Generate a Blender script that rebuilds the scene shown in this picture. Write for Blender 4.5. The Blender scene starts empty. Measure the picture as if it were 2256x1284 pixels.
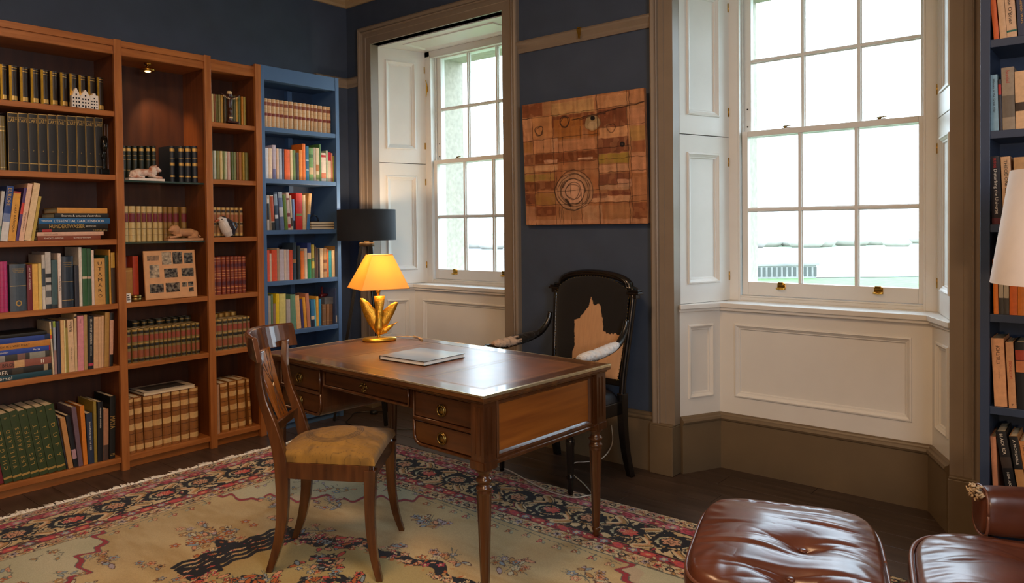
import bpy, bmesh, math, random
import numpy as np
from mathutils import Matrix, Vector
random.seed(7); rng = np.random.default_rng(7)
SC = bpy.context.scene
COL = SC.collection
PI = math.pi

# ------------------------------------------------------------------ camera
cam_d = bpy.data.cameras.new('camera'); cam = bpy.data.objects.new('camera', cam_d); COL.objects.link(cam)
cam_d.sensor_width = 36.0; cam_d.lens = 36.0*1638.25/2256; cam_d.shift_y = -112.7/2256
cam_d.clip_start = .05; cam_d.clip_end = 800
_f = Vector((-.6402, .7680, -.0193)).normalized(); _r = Vector((.7680, .6403, -.0107)); _r = (_r-_f*_r.dot(_f)).normalized(); _u = _r.cross(_f)
cam.matrix_world = Matrix(((_r.x, _u.x, -_f.x, 4.4234), (_r.y, _u.y, -_f.y, -3.6766), (_r.z, _u.z, -_f.z, 1.3737), (0, 0, 0, 1)))
SC.camera = cam
# ------------------------------------------------------------------ world, lights, exposure
vs = SC.view_settings; SC.display_settings.display_device = 'sRGB'
vs.view_transform = 'Standard'; vs.look = 'None'; vs.gamma = 1.0; vs.use_curve_mapping = False; vs.exposure = 0.22
wd = bpy.data.worlds.new('overcast_sky'); SC.world = wd; wd.use_nodes = True
nt = wd.node_tree; bg = nt.nodes['Background']
tc = nt.nodes.new('ShaderNodeTexCoord'); sp = nt.nodes.new('ShaderNodeSeparateXYZ'); cr = nt.nodes.new('ShaderNodeValToRGB')
nt.links.new(tc.outputs['Generated'], sp.inputs[0]); nt.links.new(sp.outputs[2], cr.inputs[0]); nt.links.new(cr.outputs[0], bg.inputs[0])
cr.color_ramp.elements[0].position = .0; cr.color_ramp.elements[0].color = (.74, .87, 1, 1)
cr.color_ramp.elements[1].position = .9; cr.color_ramp.elements[1].color = (.62, .79, 1, 1)
SKY = 7.6; bg.inputs[1].default_value = SKY
def lamp(name, kind, loc, power, col, size=.1, rot=None, **k):
    d = bpy.data.lights.new(name, kind); o = bpy.data.objects.new(name, d); COL.objects.link(o); o.location = loc
    d.energy = power; d.color = col
    if kind == 'AREA': d.shape = 'DISK'; d.size = size
    elif kind == 'SPOT': d.shadow_soft_size = size
    else: d.shadow_soft_size = size
    for a, b in k.items(): setattr(d, a, b)
    if rot: o.rotation_euler = rot
    return o
WARM = (1, .62, .34)
lamp('assumed_ceiling_light', 'AREA', (2.3, -2.6, 3.18), 42, WARM, .9)  # assumed warm ceiling light, an unseen area light added without a fitting
lamp('assumed_ceiling_light', 'AREA', (4.3, -4.4, 3.18), 40, WARM, .9)  # second assumed ceiling light, unseen, added behind the camera
# assumed warm point light, unseen, added behind and to the right of the camera
lamp('assumed_low_light', 'POINT', (5.1, -4.1, 1.15), 70, WARM, .16)
# unseen cool area light just inside the right wall, facing into the room
lamp('cool_area_light', 'AREA', (5.5, -2.9, 1.9), 40, (.80, .89, 1), 1.3, rot=(0, math.radians(90), 0))

# ------------------------------------------------------------------ materials
def srgb(h):
    h = h.lstrip('#'); c = [int(h[i:i+2], 16)/255 for i in (0, 2, 4)]
    return tuple(((x/12.92) if x <= .04045 else ((x+.055)/1.055)**2.4) for x in c)
MATS = {}
def mat(key, col, rough=.6, metal=0., noise=.12, nscale=30., bump=0., bscale=200., spec=.5, coat=0., coatr=.1, trans=0., emit=None, est=0., stretch=None, col2=None, lo=.3, hi=.7, sheen=0.):
    if key in MATS: return MATS[key]
    m = bpy.data.materials.new(key); MATS[key] = m; m.use_nodes = True; t = m.node_tree; b = t.nodes['Principled BSDF']
    c = srgb(col) if isinstance(col, str) else col
    b.inputs['Roughness'].default_value = rough; b.inputs['Metallic'].default_value = metal
    b.inputs['Specular IOR Level'].default_value = spec; b.inputs['Coat Weight'].default_value = coat; b.inputs['Coat Roughness'].default_value = coatr
    if sheen: b.inputs['Sheen Weight'].default_value = sheen
    if trans: b.inputs['Transmission Weight'].default_value = trans
    tcn = t.nodes.new('ShaderNodeTexCoord'); mp = t.nodes.new('ShaderNodeMapping'); t.links.new(tcn.outputs['Object'], mp.inputs[0])
    if stretch: mp.inputs['Scale'].default_value = stretch
    n = t.nodes.new('ShaderNodeTexNoise'); n.inputs['Scale'].default_value = nscale; n.inputs['Detail'].default_value = 5; t.links.new(mp.outputs[0], n.inputs['Vector'])
    r = t.nodes.new('ShaderNodeValToRGB'); t.links.new(n.outputs[0], r.inputs[0]); r.color_ramp.elements[0].position = lo; r.color_ramp.elements[1].position = hi
    if col2: c2 = srgb(col2) if isinstance(col2, str) else col2; a0, a1 = c2, c
    else: a0 = tuple(x*(1-noise) for x in c); a1 = tuple(min(1, x*(1+noise)) for x in c)
    r.color_ramp.elements[0].color = (*a0, 1); r.color_ramp.elements[1].color = (*a1, 1)
    t.links.new(r.outputs[0], b.inputs['Base Color'])
    if bump:
        n2 = t.nodes.new('ShaderNodeTexNoise'); n2.inputs['Scale'].default_value = bscale; n2.inputs['Detail'].default_value = 4; t.links.new(mp.outputs[0], n2.inputs['Vector'])
        bp = t.nodes.new('ShaderNodeBump'); bp.inputs['Strength'].default_value = bump; bp.inputs['Distance'].default_value = .002
        t.links.new(n2.outputs[0], bp.inputs['Height']); t.links.new(bp.outputs[0], b.inputs['Normal'])
    if emit: b.inputs['Emission Color'].default_value = (*srgb(emit), 1); b.inputs['Emission Strength'].default_value = est
    return m
def wood(key, col, col2, rough=.35, stretch=(1, 1, .06), nscale=45, coat=0., bump=.05):
    return mat(key, col, rough=rough, col2=col2, nscale=nscale, stretch=stretch, bump=bump, bscale=90, coat=coat, coatr=.08, lo=.32, hi=.68)
def vcol_mat(key, rough=.9, bump=.3, bscale=500, spec=.3, sheen=0., noise=.1):
    m = bpy.data.materials.new(key); m.use_nodes = True; t = m.node_tree; b = t.nodes['Principled BSDF']
    a = t.nodes.new('ShaderNodeAttribute'); a.attribute_name = 'pattern'
    n = t.nodes.new('ShaderNodeTexNoise'); n.inputs['Scale'].default_value = bscale; n.inputs['Detail'].default_value = 3
    tcn = t.nodes.new('ShaderNodeTexCoord'); t.links.new(tcn.outputs['Object'], n.inputs['Vector'])
    mx = t.nodes.new('ShaderNodeMix'); mx.data_type = 'RGBA'; mx.blend_type = 'MULTIPLY'; mx.inputs[0].default_value = 1
    mr = t.nodes.new('ShaderNodeMapRange'); mr.inputs[3].default_value = 1-noise*2; mr.inputs[4].default_value = 1+noise; t.links.new(n.outputs[0], mr.inputs[0])
    t.links.new(a.outputs[0], mx.inputs[6]); t.links.new(mr.outputs[0], mx.inputs[7]); t.links.new(mx.outputs[2], b.inputs['Base Color'])
    b.inputs['Roughness'].default_value = rough; b.inputs['Specular IOR Level'].default_value = spec
    if sheen: b.inputs['Sheen Weight'].default_value = sheen
    bp = t.nodes.new('ShaderNodeBump'); bp.inputs['Strength'].default_value = bump; bp.inputs['Distance'].default_value = .003
    t.links.new(n.outputs[0], bp.inputs['Height']); t.links.new(bp.outputs[0], b.inputs['Normal'])
    return m

M_WALL = mat('navy_wall_paint', '#3a4659', rough=.75, noise=.10, nscale=6, bump=.08, bscale=150)
M_TRIM = mat('taupe_trim_paint', '#817363', rough=.42, noise=.05, nscale=8)
M_BASE = mat('taupe_skirting_paint', '#6a5a44', rough=.42, noise=.05, nscale=8)
M_WHITE = mat('white_joinery_paint', '#dbdad5', rough=.4, noise=.02, nscale=8)
M_CEIL = mat('ceiling_paint', '#b5a58c', rough=.8, noise=.03)
M_FLOOR = mat('dark_floor_board', '#4c3c32', rough=.32, col2='#2a1f19', nscale=14, stretch=(.16, 2.2, 1), bump=.12, bscale=60, lo=.25, hi=.75)
M_STONE = mat('stone_reveal', '#b0a89a', rough=.9, noise=.14, nscale=30, bump=.5, bscale=40)
M_BRASS = mat('brass', '#c9a14a', rough=.25, metal=1, noise=.08)
M_OLDBRASS = mat('aged_brass', '#8a7442', rough=.38, metal=1, noise=.2)
M_GOLD = mat('gold_leaf', '#d9a93c', rough=.3, metal=.85, noise=.15, nscale=60)
M_PAGES = mat('page_block', '#d8c8a8', rough=.85, noise=.12, nscale=4, stretch=(60, 1, 1))
M_PAGES2 = mat('page_block_aged', '#b08f62', rough=.85, noise=.15, nscale=4, stretch=(60, 1, 1))
M_BOOKWOOD = wood('cherry_bookcase_wood', '#ab6b36', '#915526', rough=.38, stretch=(1, 1, .08))
M_BOOKWOODH = wood('cherry_shelf_wood', '#ab6b36', '#915526', rough=.38, stretch=(1, .08, 1))
M_BACKSHADE = wood('cherry_back_shaded', '#4a2611', '#381a0a', rough=.45, stretch=(1, 1, .1), nscale=25)  # same cherry wood, shade of the shelf interiors put into the colour
M_CARCSHADE = wood('cherry_carcass_shaded', '#7c4520', '#653414', rough=.42, stretch=(1, 1, .08))  # cherry again, darkened in colour for the shaded inner sides
M_BLUE = mat('blue_bookcase_paint', '#4a6a94', rough=.4, noise=.04, nscale=8)
M_BLUED = mat('dark_blue_bookcase_paint', '#34435c', rough=.4, noise=.04, nscale=8)
M_BLACK = mat('black_lacquer', '#15130f', rough=.3, noise=.2)
M_TEXTG = mat('gilt_lettering', '#c7a25a', rough=.4, metal=.5, noise=.05)
M_TEXTW = mat('white_lettering', '#e6e0d2', rough=.6, noise=.02)
M_TEXTK = mat('black_lettering', '#1b1814', rough=.6, noise=.02)
M_TEXTR = mat('red_lettering', '#b3241c', rough=.6, noise=.02)

# glass: mirror reflection by fresnel over clear transparency
def glass_mat(key, tint=(.97, .99, .98)):
    m = bpy.data.materials.new(key); m.use_nodes = True; t = m.node_tree; t.nodes.remove(t.nodes['Principled BSDF']); o = t.nodes['Material Output']
    tr = t.nodes.new('ShaderNodeBsdfTransparent'); tr.inputs[0].default_value = (*tint, 1); g = t.nodes.new('ShaderNodeBsdfGlossy'); g.inputs['Roughness'].default_value = .02
    lw = t.nodes.new('ShaderNodeLayerWeight'); pw = t.nodes.new('ShaderNodeMath'); pw.operation = 'POWER'; pw.inputs[1].default_value = 4.0; ma = t.nodes.new('ShaderNodeMath'); ma.operation = 'MULTIPLY_ADD'; ma.inputs[1].default_value = .6; ma.inputs[2].default_value = .03
    mx = t.nodes.new('ShaderNodeMixShader'); t.links.new(lw.outputs['Facing'], pw.inputs[0]); t.links.new(pw.outputs[0], ma.inputs[0]); t.links.new(ma.outputs[0], mx.inputs[0])
    t.links.new(tr.outputs[0], mx.inputs[1]); t.links.new(g.outputs[0], mx.inputs[2]); t.links.new(mx.outputs[0], o.inputs[0])
    return m
M_GLASS = glass_mat('window_glass'); M_SHELFGLASS = glass_mat('glass_shelf', (.55, .75, .68))
M_GEDGE = mat('glass_shelf_edge', '#2c3f3a', rough=.15, noise=.05)

# ------------------------------------------------------------------ mesh helpers
class MB:
    def __init__(s): s.v = []; s.f = []; s.m = []; s.sm = []
    def add(s, vs, fs, m=0, smooth=False, M=None):
        n = len(s.v)
        if M is not None: vs = [M @ Vector(v) for v in vs]
        s.v += [tuple(v) for v in vs]; s.f += [tuple(i+n for i in f) for f in fs]; s.m += [m]*len(fs); s.sm += [smooth]*len(fs); return s
    def box(s, x0, y0, z0, x1, y1, z1, m=0, M=None):
        x0, x1 = sorted((x0, x1)); y0, y1 = sorted((y0, y1)); z0, z1 = sorted((z0, z1))
        return s.add([(x0,y0,z0),(x1,y0,z0),(x1,y1,z0),(x0,y1,z0),(x0,y0,z1),(x1,y0,z1),(x1,y1,z1),(x0,y1,z1)],
            [(0,3,2,1),(4,5,6,7),(0,1,5,4),(1,2,6,5),(2,3,7,6),(3,0,4,7)], m, M=M)
    def loft(s, secs, m=0, smooth=True, cap=True, close=True, M=None):
        """secs: equal-length lists of points, joined one after another"""
        k = len(secs[0]); vs = [p for q in secs for p in q]; fs = []
        for i in range(len(secs)-1):
            for j in range(k if close else k-1):
                a = i*k+j; b = i*k+(j+1) % k; fs.append((a, b, b+k, a+k))
        s.add(vs, fs, m, smooth, M)
        if cap:
            n = len(s.v)-len(vs); s.f += [tuple(n+j for j in range(k))[::-1], tuple(n+(len(secs)-1)*k+j for j in range(k))]; s.m += [m]*2; s.sm += [False]*2
        return s
    def lathe(s, prof, n=16, m=0, c=(0, 0, 0), M=None, smooth=True, rib=None):
        secs = []
        for (r, z) in prof:
            q = []
            for j in range(n):
                a = 2*PI*j/n; rr = r*(1-(rib if rib and j % 2 else 0)); q.append((c[0]+rr*math.cos(a), c[1]+rr*math.sin(a), c[2]+z))
            secs.append(q)
        return s.loft(secs, m, smooth, M=M)
    def tube(s, pts, r, n=8, m=0, M=None, flat=1.0):
        pts = [Vector(p) for p in pts]; secs = []; up = Vector((0, 0, 1)); px = None
        for i, p in enumerate(pts):
            t = (pts[min(i+1, len(pts)-1)]-pts[max(i-1, 0)]).normalized()
            if px is None:
                ref = up if abs(t.dot(up)) < .95 else Vector((1, 0, 0)); px = t.cross(ref).normalized()
            px = (px-t*px.dot(t)).normalized(); py = t.cross(px); rr = r[i] if isinstance(r, (list, tuple)) else r
            secs.append([p+px*rr*math.cos(2*PI*j/n)+py*rr*flat*math.sin(2*PI*j/n) for j in range(n)])
        return s.loft(secs, m, True, M=M)
    def prism(s, poly, z0, z1, m=0, M=None, smooth=False):
        k = len(poly); vs = [(x, y, z0) for x, y in poly]+[(x, y, z1) for x, y in poly]
        return s.add(vs, [tuple(range(k))[::-1], tuple(range(k, 2*k))]+[(i, (i+1) % k, (i+1) % k+k, i+k) for i in range(k)], m, smooth, M)
    def ball(s, c, r, n=12, m=0, M=None):
        rx, ry, rz = r if isinstance(r, tuple) else (r, r, r); secs = []
        for i in range(n//2+1):
            a = -PI/2+PI*i/(n//2); q = max(math.cos(a), .02)
            secs.append([(c[0]+rx*q*math.cos(2*PI*j/n), c[1]+ry*q*math.sin(2*PI*j/n), c[2]+rz*math.sin(a)) for j in range(n)])
        return s.loft(secs, m, True, M=M)
    def mesh(s, name, mats):
        me = bpy.data.meshes.new(name); me.from_pydata(s.v, [], s.f); mats = mats if isinstance(mats, (list, tuple)) else [mats]
        for q in mats: me.materials.append(q)
        me.polygons.foreach_set('material_index', s.m); me.polygons.foreach_set('use_smooth', s.sm); me.update(); return me
    def build(s, name, mats, parent=None, bevel=0, subsurf=0, loc=None, kind=None):
        o = bpy.data.objects.new(name, s.mesh(name, mats)); COL.objects.link(o)
        if parent: o.parent = parent
        if loc: o.location = loc
        if kind: o['kind'] = kind
        if bevel:
            b = o.modifiers.new('bevel', 'BEVEL'); b.width = bevel; b.segments = 2; b.limit_method = 'ANGLE'; b.angle_limit = math.radians(40)
        if subsurf: q = o.modifiers.new('subsurf', 'SUBSURF'); q.levels = q.render_levels = subsurf
        return o
def inst(name, me, parent=None, loc=None, M=None):
    o = bpy.data.objects.new(name, me); COL.objects.link(o)
    if parent: o.parent = parent
    if loc: o.location = loc
    if M is not None: o.matrix_local = M
    return o
def tag(o, label=None, cat=None, group=None, kind=None):
    if label: o['label'] = label
    if cat: o['category'] = cat
    if group: o['group'] = group
    if kind: o['kind'] = kind
    return o
def thing(name, label, cat, loc=(0, 0, 0), rz=0, group=None):
    o = bpy.data.objects.new(name, None); COL.objects.link(o); o.location = loc; o.rotation_euler = (0, 0, rz); o.empty_display_size = .1
    return tag(o, label, cat, group)
def root(name, kind='structure'):
    o = bpy.data.objects.new(name, None); COL.objects.link(o); o['kind'] = kind; return o
def text_mesh(txt, size=1.0, ext=.0):
    cu = bpy.data.curves.new('lettering', 'FONT'); cu.body = txt; cu.size = size; cu.align_x = 'CENTER'; cu.align_y = 'CENTER'; cu.resolution_u = 2; cu.extrude = ext
    ob = bpy.data.objects.new('lettering', cu); me = bpy.data.meshes.new_from_object(ob); bpy.data.objects.remove(ob); bpy.data.curves.remove(cu)
    me.name = 'lettering'; return me
_tx = {}
def lettering(txt, M, length, height, m, parent, name='title', thick=.0003):
    """flat raised letters; M maps text x,y,z(out) to the parent's frame"""
    if txt not in _tx:
        me = text_mesh(txt, 1.0, .0); co = np.empty(len(me.vertices)*3); me.vertices.foreach_get('co', co); co = co.reshape(-1, 3)
        _tx[txt] = (co.copy(), [tuple(p.vertices) for p in me.polygons]); bpy.data.meshes.remove(me)
    co, fs = _tx[txt]; lo = co.min(0); hi = co.max(0); d = hi-lo
    sx = length/d[0]; sy = height/d[1]
    if sx > sy*1.35: sx = sy*1.35
    q = (co-(lo+hi)/2)*np.array([sx, sy, 1])+np.array([0, 0, thick])
    b = MB(); b.add([tuple(x) for x in q], fs, M=M)
    return b.build(name, m, parent)
# ================================================================== ROOM SHELL
WL = -.305; WR = 5.75; YB = -6.3; ZC = 3.26           # left wall, right wall, near wall, ceiling
W1, W2, OW, ZT, ZS = -.005, 2.513, 1.308, 2.76, .93   # window openings: left edges, width, head, sill
YO = .87
def struct(name, b, mats, parent=None, bevel=0):
    o = b.build(name, mats, parent, bevel=bevel); o['kind'] = 'structure'; return o
b = MB().box(WL-.2, YB-.2, -.2, WR+.2, YO, -.022)
floor = struct('floor', b, mat('sub_floor', '#1a1410', rough=.9))
# floor boards: rows run across the room (along x), each board a piece of its own
_pl = {}
y = -.001+.30; row = 0
while y > YB:
    x = WL+.0-rng.uniform(0, 1.2)
    while x < WR:
        L = rng.uniform(1.5, 2.6); x0 = max(x, WL-.02); x1 = min(x+L, WR+.02)
        if x1-x0 > .05:
            bb = MB().box(x0+.0012, y-.1385, -.022, x1-.0012, y, -rng.uniform(0, .0008)); o = bb.build('floor_board', M_FLOOR, floor, bevel=.0012)
        x += L
    y -= .14; row += 1
ceil = struct('ceiling', MB().box(WL-.2, YB-.2, ZC, WR+.2, YO, ZC+.15), M_CEIL)
struct('wall_left', MB().box(WL-.2, YB-.2, -.1, WL, YO, ZC), M_WALL)
struct('wall_right', MB().box(WR, YB-.2, -.1, WR+.2, YO, ZC), M_WALL)
struct('wall_near', MB().box(WL-.2, YB-.2, -.1, WR+.2, YB, ZC), M_WALL)
b = MB()
I = .125
b.prism([(WL, 0), (W1-.002, 0), (W1-.03, .01), (W1+.088, .44), (W1+.088, YO), (WL, YO)][::1], -.1, ZT)
b.prism([(W1+OW+.002, 0), (W2-.002, 0), (W2-.03, .01), (W2+.088, .44), (W2+.088, YO), (W1+OW-.088, YO), (W1+OW-.088, .44), (W1+OW+.03, .01)], -.1, ZT)
b.prism([(W2+OW+.002, 0), (WR, 0), (WR, YO), (W2+OW-.088, YO), (W2+OW-.088, .44), (W2+OW+.03, .01)], -.1, ZT)
b.box(WL, 0, ZT, WR, YO, ZC)
for w in (W1, W2): b.box(w, .325, -.1, w+OW, YO, .90)
struct('wall_far', b, M_WALL)

def sweep_plan(b, path, prof, m=0, closed_ends=True):
    """profile (out, z) swept along a plan polyline; 'out' is to the right-hand side of travel, i.e. -y when moving +x"""
    n = len(path); secs = []
    for i, (x, y) in enumerate(path):
        dirs = []
        if i > 0: d = Vector((x-path[i-1][0], y-path[i-1][1])).normalized(); dirs.append(d)
        if i < n-1: d = Vector((path[i+1][0]-x, path[i+1][1]-y)).normalized(); dirs.append(d)
        ns = [Vector((d.y, -d.x)) for d in dirs]; nn = sum(ns, Vector((0, 0))).normalized(); k = 1/max(.3, nn.dot(ns[0]))
        secs.append([(x+nn.x*o*k, y+nn.y*o*k, z) for o, z in prof])
    return b.loft(secs, m, smooth=False)
BASE = [(0, 0), (.024, 0), (.024, .283), (.030, .287), (.034, .297), (.030, .307), (.018, .311), (.014, .320), (.006, .325), (0, .325)]
BASE2 = [(0, 0), (.022, 0), (.022, .268), (.028, .272), (.033, .283), (.028, .295), (.016, .299), (.012, .306), (.004, .312), (0, .312)]
RAIL = [(0, 2.462), (.012, 2.462), (.016, 2.476), (.016, 2.488), (.024, 2.500), (.034, 2.514), (.034, 2.524), (.026, 2.535), (0, 2.537)]
CORN = [(0, 3.083), (.02, 3.083), (.03, 3.10), (.06, 3.115), (.075, 3.15), (.12, 3.20), (.13, 3.22), (.15, 3.23), (.15, ZC+.01), (0, ZC+.01)]
struct('baseboard_far', sweep_plan(MB(), [(W1+OW+.13, 0), (W2-.13, 0)], BASE), M_BASE)
struct('baseboard_left', sweep_plan(MB(), [(WL, YB), (WL, 0), (W1-.13, 0)], BASE), M_BASE)
struct('trim_1', sweep_plan(MB(), [(W1+OW+.128, 0), (W2-.128, 0)], RAIL), M_TRIM)
struct('trim_2', sweep_plan(MB(), [(WL, -.31), (WL, 0), (W1-.128, 0)], RAIL), M_TRIM)
struct('trim_3', sweep_plan(MB(), [(WL, YB), (WL, 0), (WR, 0), (WR, YB)], CORN), mat('cornice_paint', '#a8906c', rough=.5, noise=.04))
struct('baseboard_right', sweep_plan(MB(), [(WR, 0), (WR, YB), (WL, YB)], BASE), M_BASE)

def planM(p0, p1, z=0.):
    x = Vector((p1[0]-p0[0], p1[1]-p0[1], 0)).normalized(); zz = Vector((0, 0, 1)); y = zz.cross(x)
    return Matrix(((x.x, y.x, 0, p0[0]), (x.y, y.y, 0, p0[1]), (0, 0, 1, z), (0, 0, 0, 1))), math.hypot(p1[0]-p0[0], p1[1]-p0[1])
def ring(b, x0, z0, x1, z1, prof, m=0, M=None):
    """nested rectangles (inset, y) joined by quads, mitred corners"""
    vs = []; fs = []
    for (i, y) in prof: vs += [(x0+i, y, z0+i), (x1-i, y, z0+i), (x1-i, y, z1-i), (x0+i, y, z1-i)]
    for k in range(len(prof)-1):
        for j in range(4): a = 4*k+j; c = 4*k+(j+1) % 4; fs.append((a, c, c+4, a+4))
    return b.add(vs, fs, m, M=M)
MOULD = [(0, 0), (.003, -.007), (.010, -.009), (.014, -.004), (.020, .0), (.024, .004), (.030, .005), (.033, .011), (.036, .012)]
def panelled(name, parent, M, w, h, px0, pz0, px1, pz1, m, th=.022):
    """flat framed board with a moulded, sunk panel"""
    b = MB()
    for (a0, c0, a1, c1) in ((0, 0, px0, h), (px1, 0, w, h), (px0, 0, px1, pz0), (px0, pz1, px1, h)): b.box(a0, 0, c0, a1, th, c1, M=M)
    ring(b, px0, pz0, px1, pz1, MOULD, M=M)
    o = b.build(name, m, parent); i = .036
    p = MB().box(px0+i-.002, .012, pz0+i-.002, px1-i+.002, .021, pz1-i+.002, M=M).build('panel', m, o)
    return o
ARCH = [(0, .062), (0, -.014), (.052, -.014), (.055, -.019), (.084, -.019), (.087, -.031), (.093, -.035), (.099, -.029), (.104, -.036), (.118, -.042), (.128, -.036), (.132, -.028), (.132, .001)]
def window(idx, wx):
    R = root('window_%d' % idx)
    xr = wx+OW
    # architrave: profile mitred up, over and down
    b = MB(); secs = []
    for t, yy in ARCH: secs.append([(wx-t, yy, .275), (wx-t, yy, ZT+t), (xr+t, yy, ZT+t), (xr+t, yy, .275)])
    b.loft(secs, 0, smooth=False, cap=False, close=False); b.build('architrave', M_TRIM, R)
    for s, x0 in ((-1, wx), (1, xr)):
        b = MB(); o0, o1 = (x0-.139, x0+.001) if s < 0 else (x0-.001, x0+.139)
        b.box(o0, -.046, 0, o1, .062, .268); b.box(o0+.003, -.043, .268, o1-.003, .06, .279); b.build('plinth_block', M_BASE, R, bevel=.003)
    # recess skirting, panelling, sill
    sweep_plan(MB(), [(wx+.0, .05), (wx+.1225, .295), (xr-.1225, .295), (xr, .05)], BASE2).build('recess_skirting', M_BASE, R)
    z0 = .305; hh = .895-z0
    M, w = planM((wx+.1225, .297), (xr-.1225, .297), z0); panelled('apron_panel', R, M, w, hh, .085, .100, w-.085, .512, M_WHITE)
    for a, c in (((wx, .05), (wx+.1225, .297)), ((xr-.1225, .297), (xr, .05))):
        M, w = planM(a, c, z0); panelled('side_panel', R, M, w, hh, .055, .098, w-.045, .51, M_WHITE)
    b = MB()
    for i, (z_, z2) in enumerate(((.888, .905), (.905, .931))):
        e = .0 if i else -.010; q = .265-e
        b.prism([(wx-.001, .045), (wx+.014+e, .035-e), (wx+.141+e, q), (xr-.141-e, q), (xr-.014-e, .035-e), (xr+.001, .045), (xr+.001, .062), (xr-.120, .44), (wx+.120, .44), (wx-.001, .062)], z_, z2)
    b.build('sill_board', M_WHITE, R, bevel=.004)
    # soffit
    b = MB().prism([(wx, .062), (xr, .062), (xr-.124, .43), (wx+.124, .43)], ZT-.008, ZT+.01)
    so = b.build('soffit', M_WHITE, R)
    b = MB(); 
    ring(b, wx+.20, .13, xr-.20, .37, [(0, 0), (.003, -.007), (.012, -.008), (.018, -.002), (.024, -.004), (.030, .0)], M=Matrix(((1, 0, 0, 0), (0, 0, 1, 0), (0, 1, 0, ZT-.008), (0, 0, 0, 1))))
    b.build('soffit_moulding', M_WHITE, so)
    # shutters (two leaves each side), hinged on the frame
    for s in (0, 1):
        a, c = ((wx+.001, .060), (wx+.125, .430)) if s == 0 else ((xr-.125, .430), (xr-.001, .060))
        for zb, zt in ((.933, 1.868), (1.873, ZT-.0085)):
            M, w = planM(a, c, zb); h = zt-zb; pz0 = .105; pz1 = h-.095 if zb < 1 else h-.09
            x0, x1 = (.055, .308) if s == 0 else (w-.308, w-.055)
            sh = panelled('shutter', R, M, w, h, x0, pz0, x1, pz1, M_WHITE, th=.018)
            for hz in (.14, h-.14):
                hx = w-.004 if s == 0 else .004
                b = MB().box(hx-.005, -.0012, hz-.025, hx+.004, .001, hz+.025, M=M); b.tube([M @ Vector((hx, -.002, hz-.025)), M @ Vector((hx, -.002, hz+.025))], .0022, 6)
                b.build('hinge', M_BRASS, sh)
    # box frame
    b = MB(); jl, jr = wx+.124, xr-.124
    for x0, x1 in ((jl-.03, jl+.052), (jr-.052, jr+.03)):
        b.box(x0, .430, .93, x1, .60, ZT-.008)
    for x0, x1 in ((jl+.052, jl+.062), (jr-.062, jr-.052)):      # staff bead and parting bead
        b.box(x0, .430, .93, x1, .448, ZT-.04); b.box(x0, .488, .93, x1, .500, ZT-.04)
    b.box(jl-.03, .430, ZT-.05, jr+.03, .60, ZT-.008); b.box(jl+.05, .430, ZT-.062, jr-.05, .448, ZT-.05)
    b.box(jl-.012, .430, .905, jr+.012, .62, .935); b.box(jl+.01, .436, .935, jr-.01, .60, .952); b.box(jl+.01, .444, .952, jr-.01, .60, .962)
    b.build('box_frame', M_WHITE, R, bevel=.002)
    gx0, gx1 = wx+.2255, wx+.2255+.8713
    def sash(name, y, zb, zg0, zm, zg1, ztop, so_):
        S = root(name, None); del S['kind']; S.parent = R
        b = MB(); b.box(gx0-so_, y, zb, gx0, y+.04, ztop); b.box(gx1, y, zb, gx1+so_, y+.04, ztop); b.box(gx0, y, zb, gx1, y+.04, zg0); b.box(gx0, y, zg1, gx1, y+.04, ztop)
        b.build('sash_frame', M_WHITE, S, bevel=.003)
        g = (gx1-gx0)/3
        for k in (1, 2):
            xx = gx0+g*k; b = MB().box(xx-.008, y+.002, zg0, xx+.008, y+.036, zg1); b.box(xx-.013, y+.014, zg0, xx+.013, y+.024, zg1); b.build('glazing_bar', M_WHITE, S, bevel=.002)
        for k in range(3):
            x0, x1 = gx0+g*k+(.005 if k else 0), gx0+g*(k+1)-(.005 if k < 2 else 0)
            b = MB().box(x0, y+.002, zm-.008, x1, y+.036, zm+.008); b.box(x0, y+.014, zm-.013, x1, y+.024, zm+.013); b.build('glazing_bar', M_WHITE, S, bevel=.002)
            for (a, c) in ((zg0, zm-.005), (zm+.005, zg1)):
                p = MB().box(x0-.002, y+.0175, a-.002, x1+.002, y+.0205, c+.002).build('pane', M_GLASS, S)
        return S
    lo = sash('lower_sash', .452, .964, 1.041, 1.451, 1.866, 1.898, .034)
    up = sash('upper_sash', .504, 1.864, 1.898, 2.301, 2.702, 2.742, .046)
    for lx in (gx0+.19, gx1-.183):
        b = MB().box(lx-.022, .448, 1.004, lx+.022, .4525, 1.040); b.tube([(lx-.02, .446, 1.012), (lx-.02, .432, 1.010), (lx, .428, 1.008), (lx+.02, .432, 1.010), (lx+.02, .446, 1.012)], .005, 8)
        b.box(lx-.015, .436, 1.030, lx+.015, .4525, 1.046); b.build('sash_lift', M_BRASS, lo, bevel=.002)
    for lx in (gx0+.215, gx1-.175):
        b = MB().box(lx-.022, .462, 1.898, lx+.022, .486, 1.902); b.lathe([(.008, 0), (.009, .006), (.005, .012)], 10, c=(lx-.008, .474, 1.902)); b.tube([(lx-.02, .474, 1.909), (lx+.028, .470, 1.913)], [.0045, .003], 6)
        b.build('sash_lock', M_OLDBRASS, lo)
    for zz in (1.93, 2.03):
        MB().lathe([(.0045, 0), (.0045, .003)], 10, M=Matrix.Translation((gx0-.02, .5035, zz)) @ Matrix.Rotation(PI/2, 4, 'X')).build('sash_screw', M_TEXTK, up)
    if idx == 1:
        b = MB().tube([(jl+.028, .415, 2.40), (jl+.028, .422, 2.44), (jl+.028, .424, 2.49), (jl+.028, .412, 2.53)], [.003, .005, .005, .003], 8); b.box(jl+.020, .422, 2.44, jl+.036, .431, 2.48)
        b.build('cord_cleat', M_BRASS, R)
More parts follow.
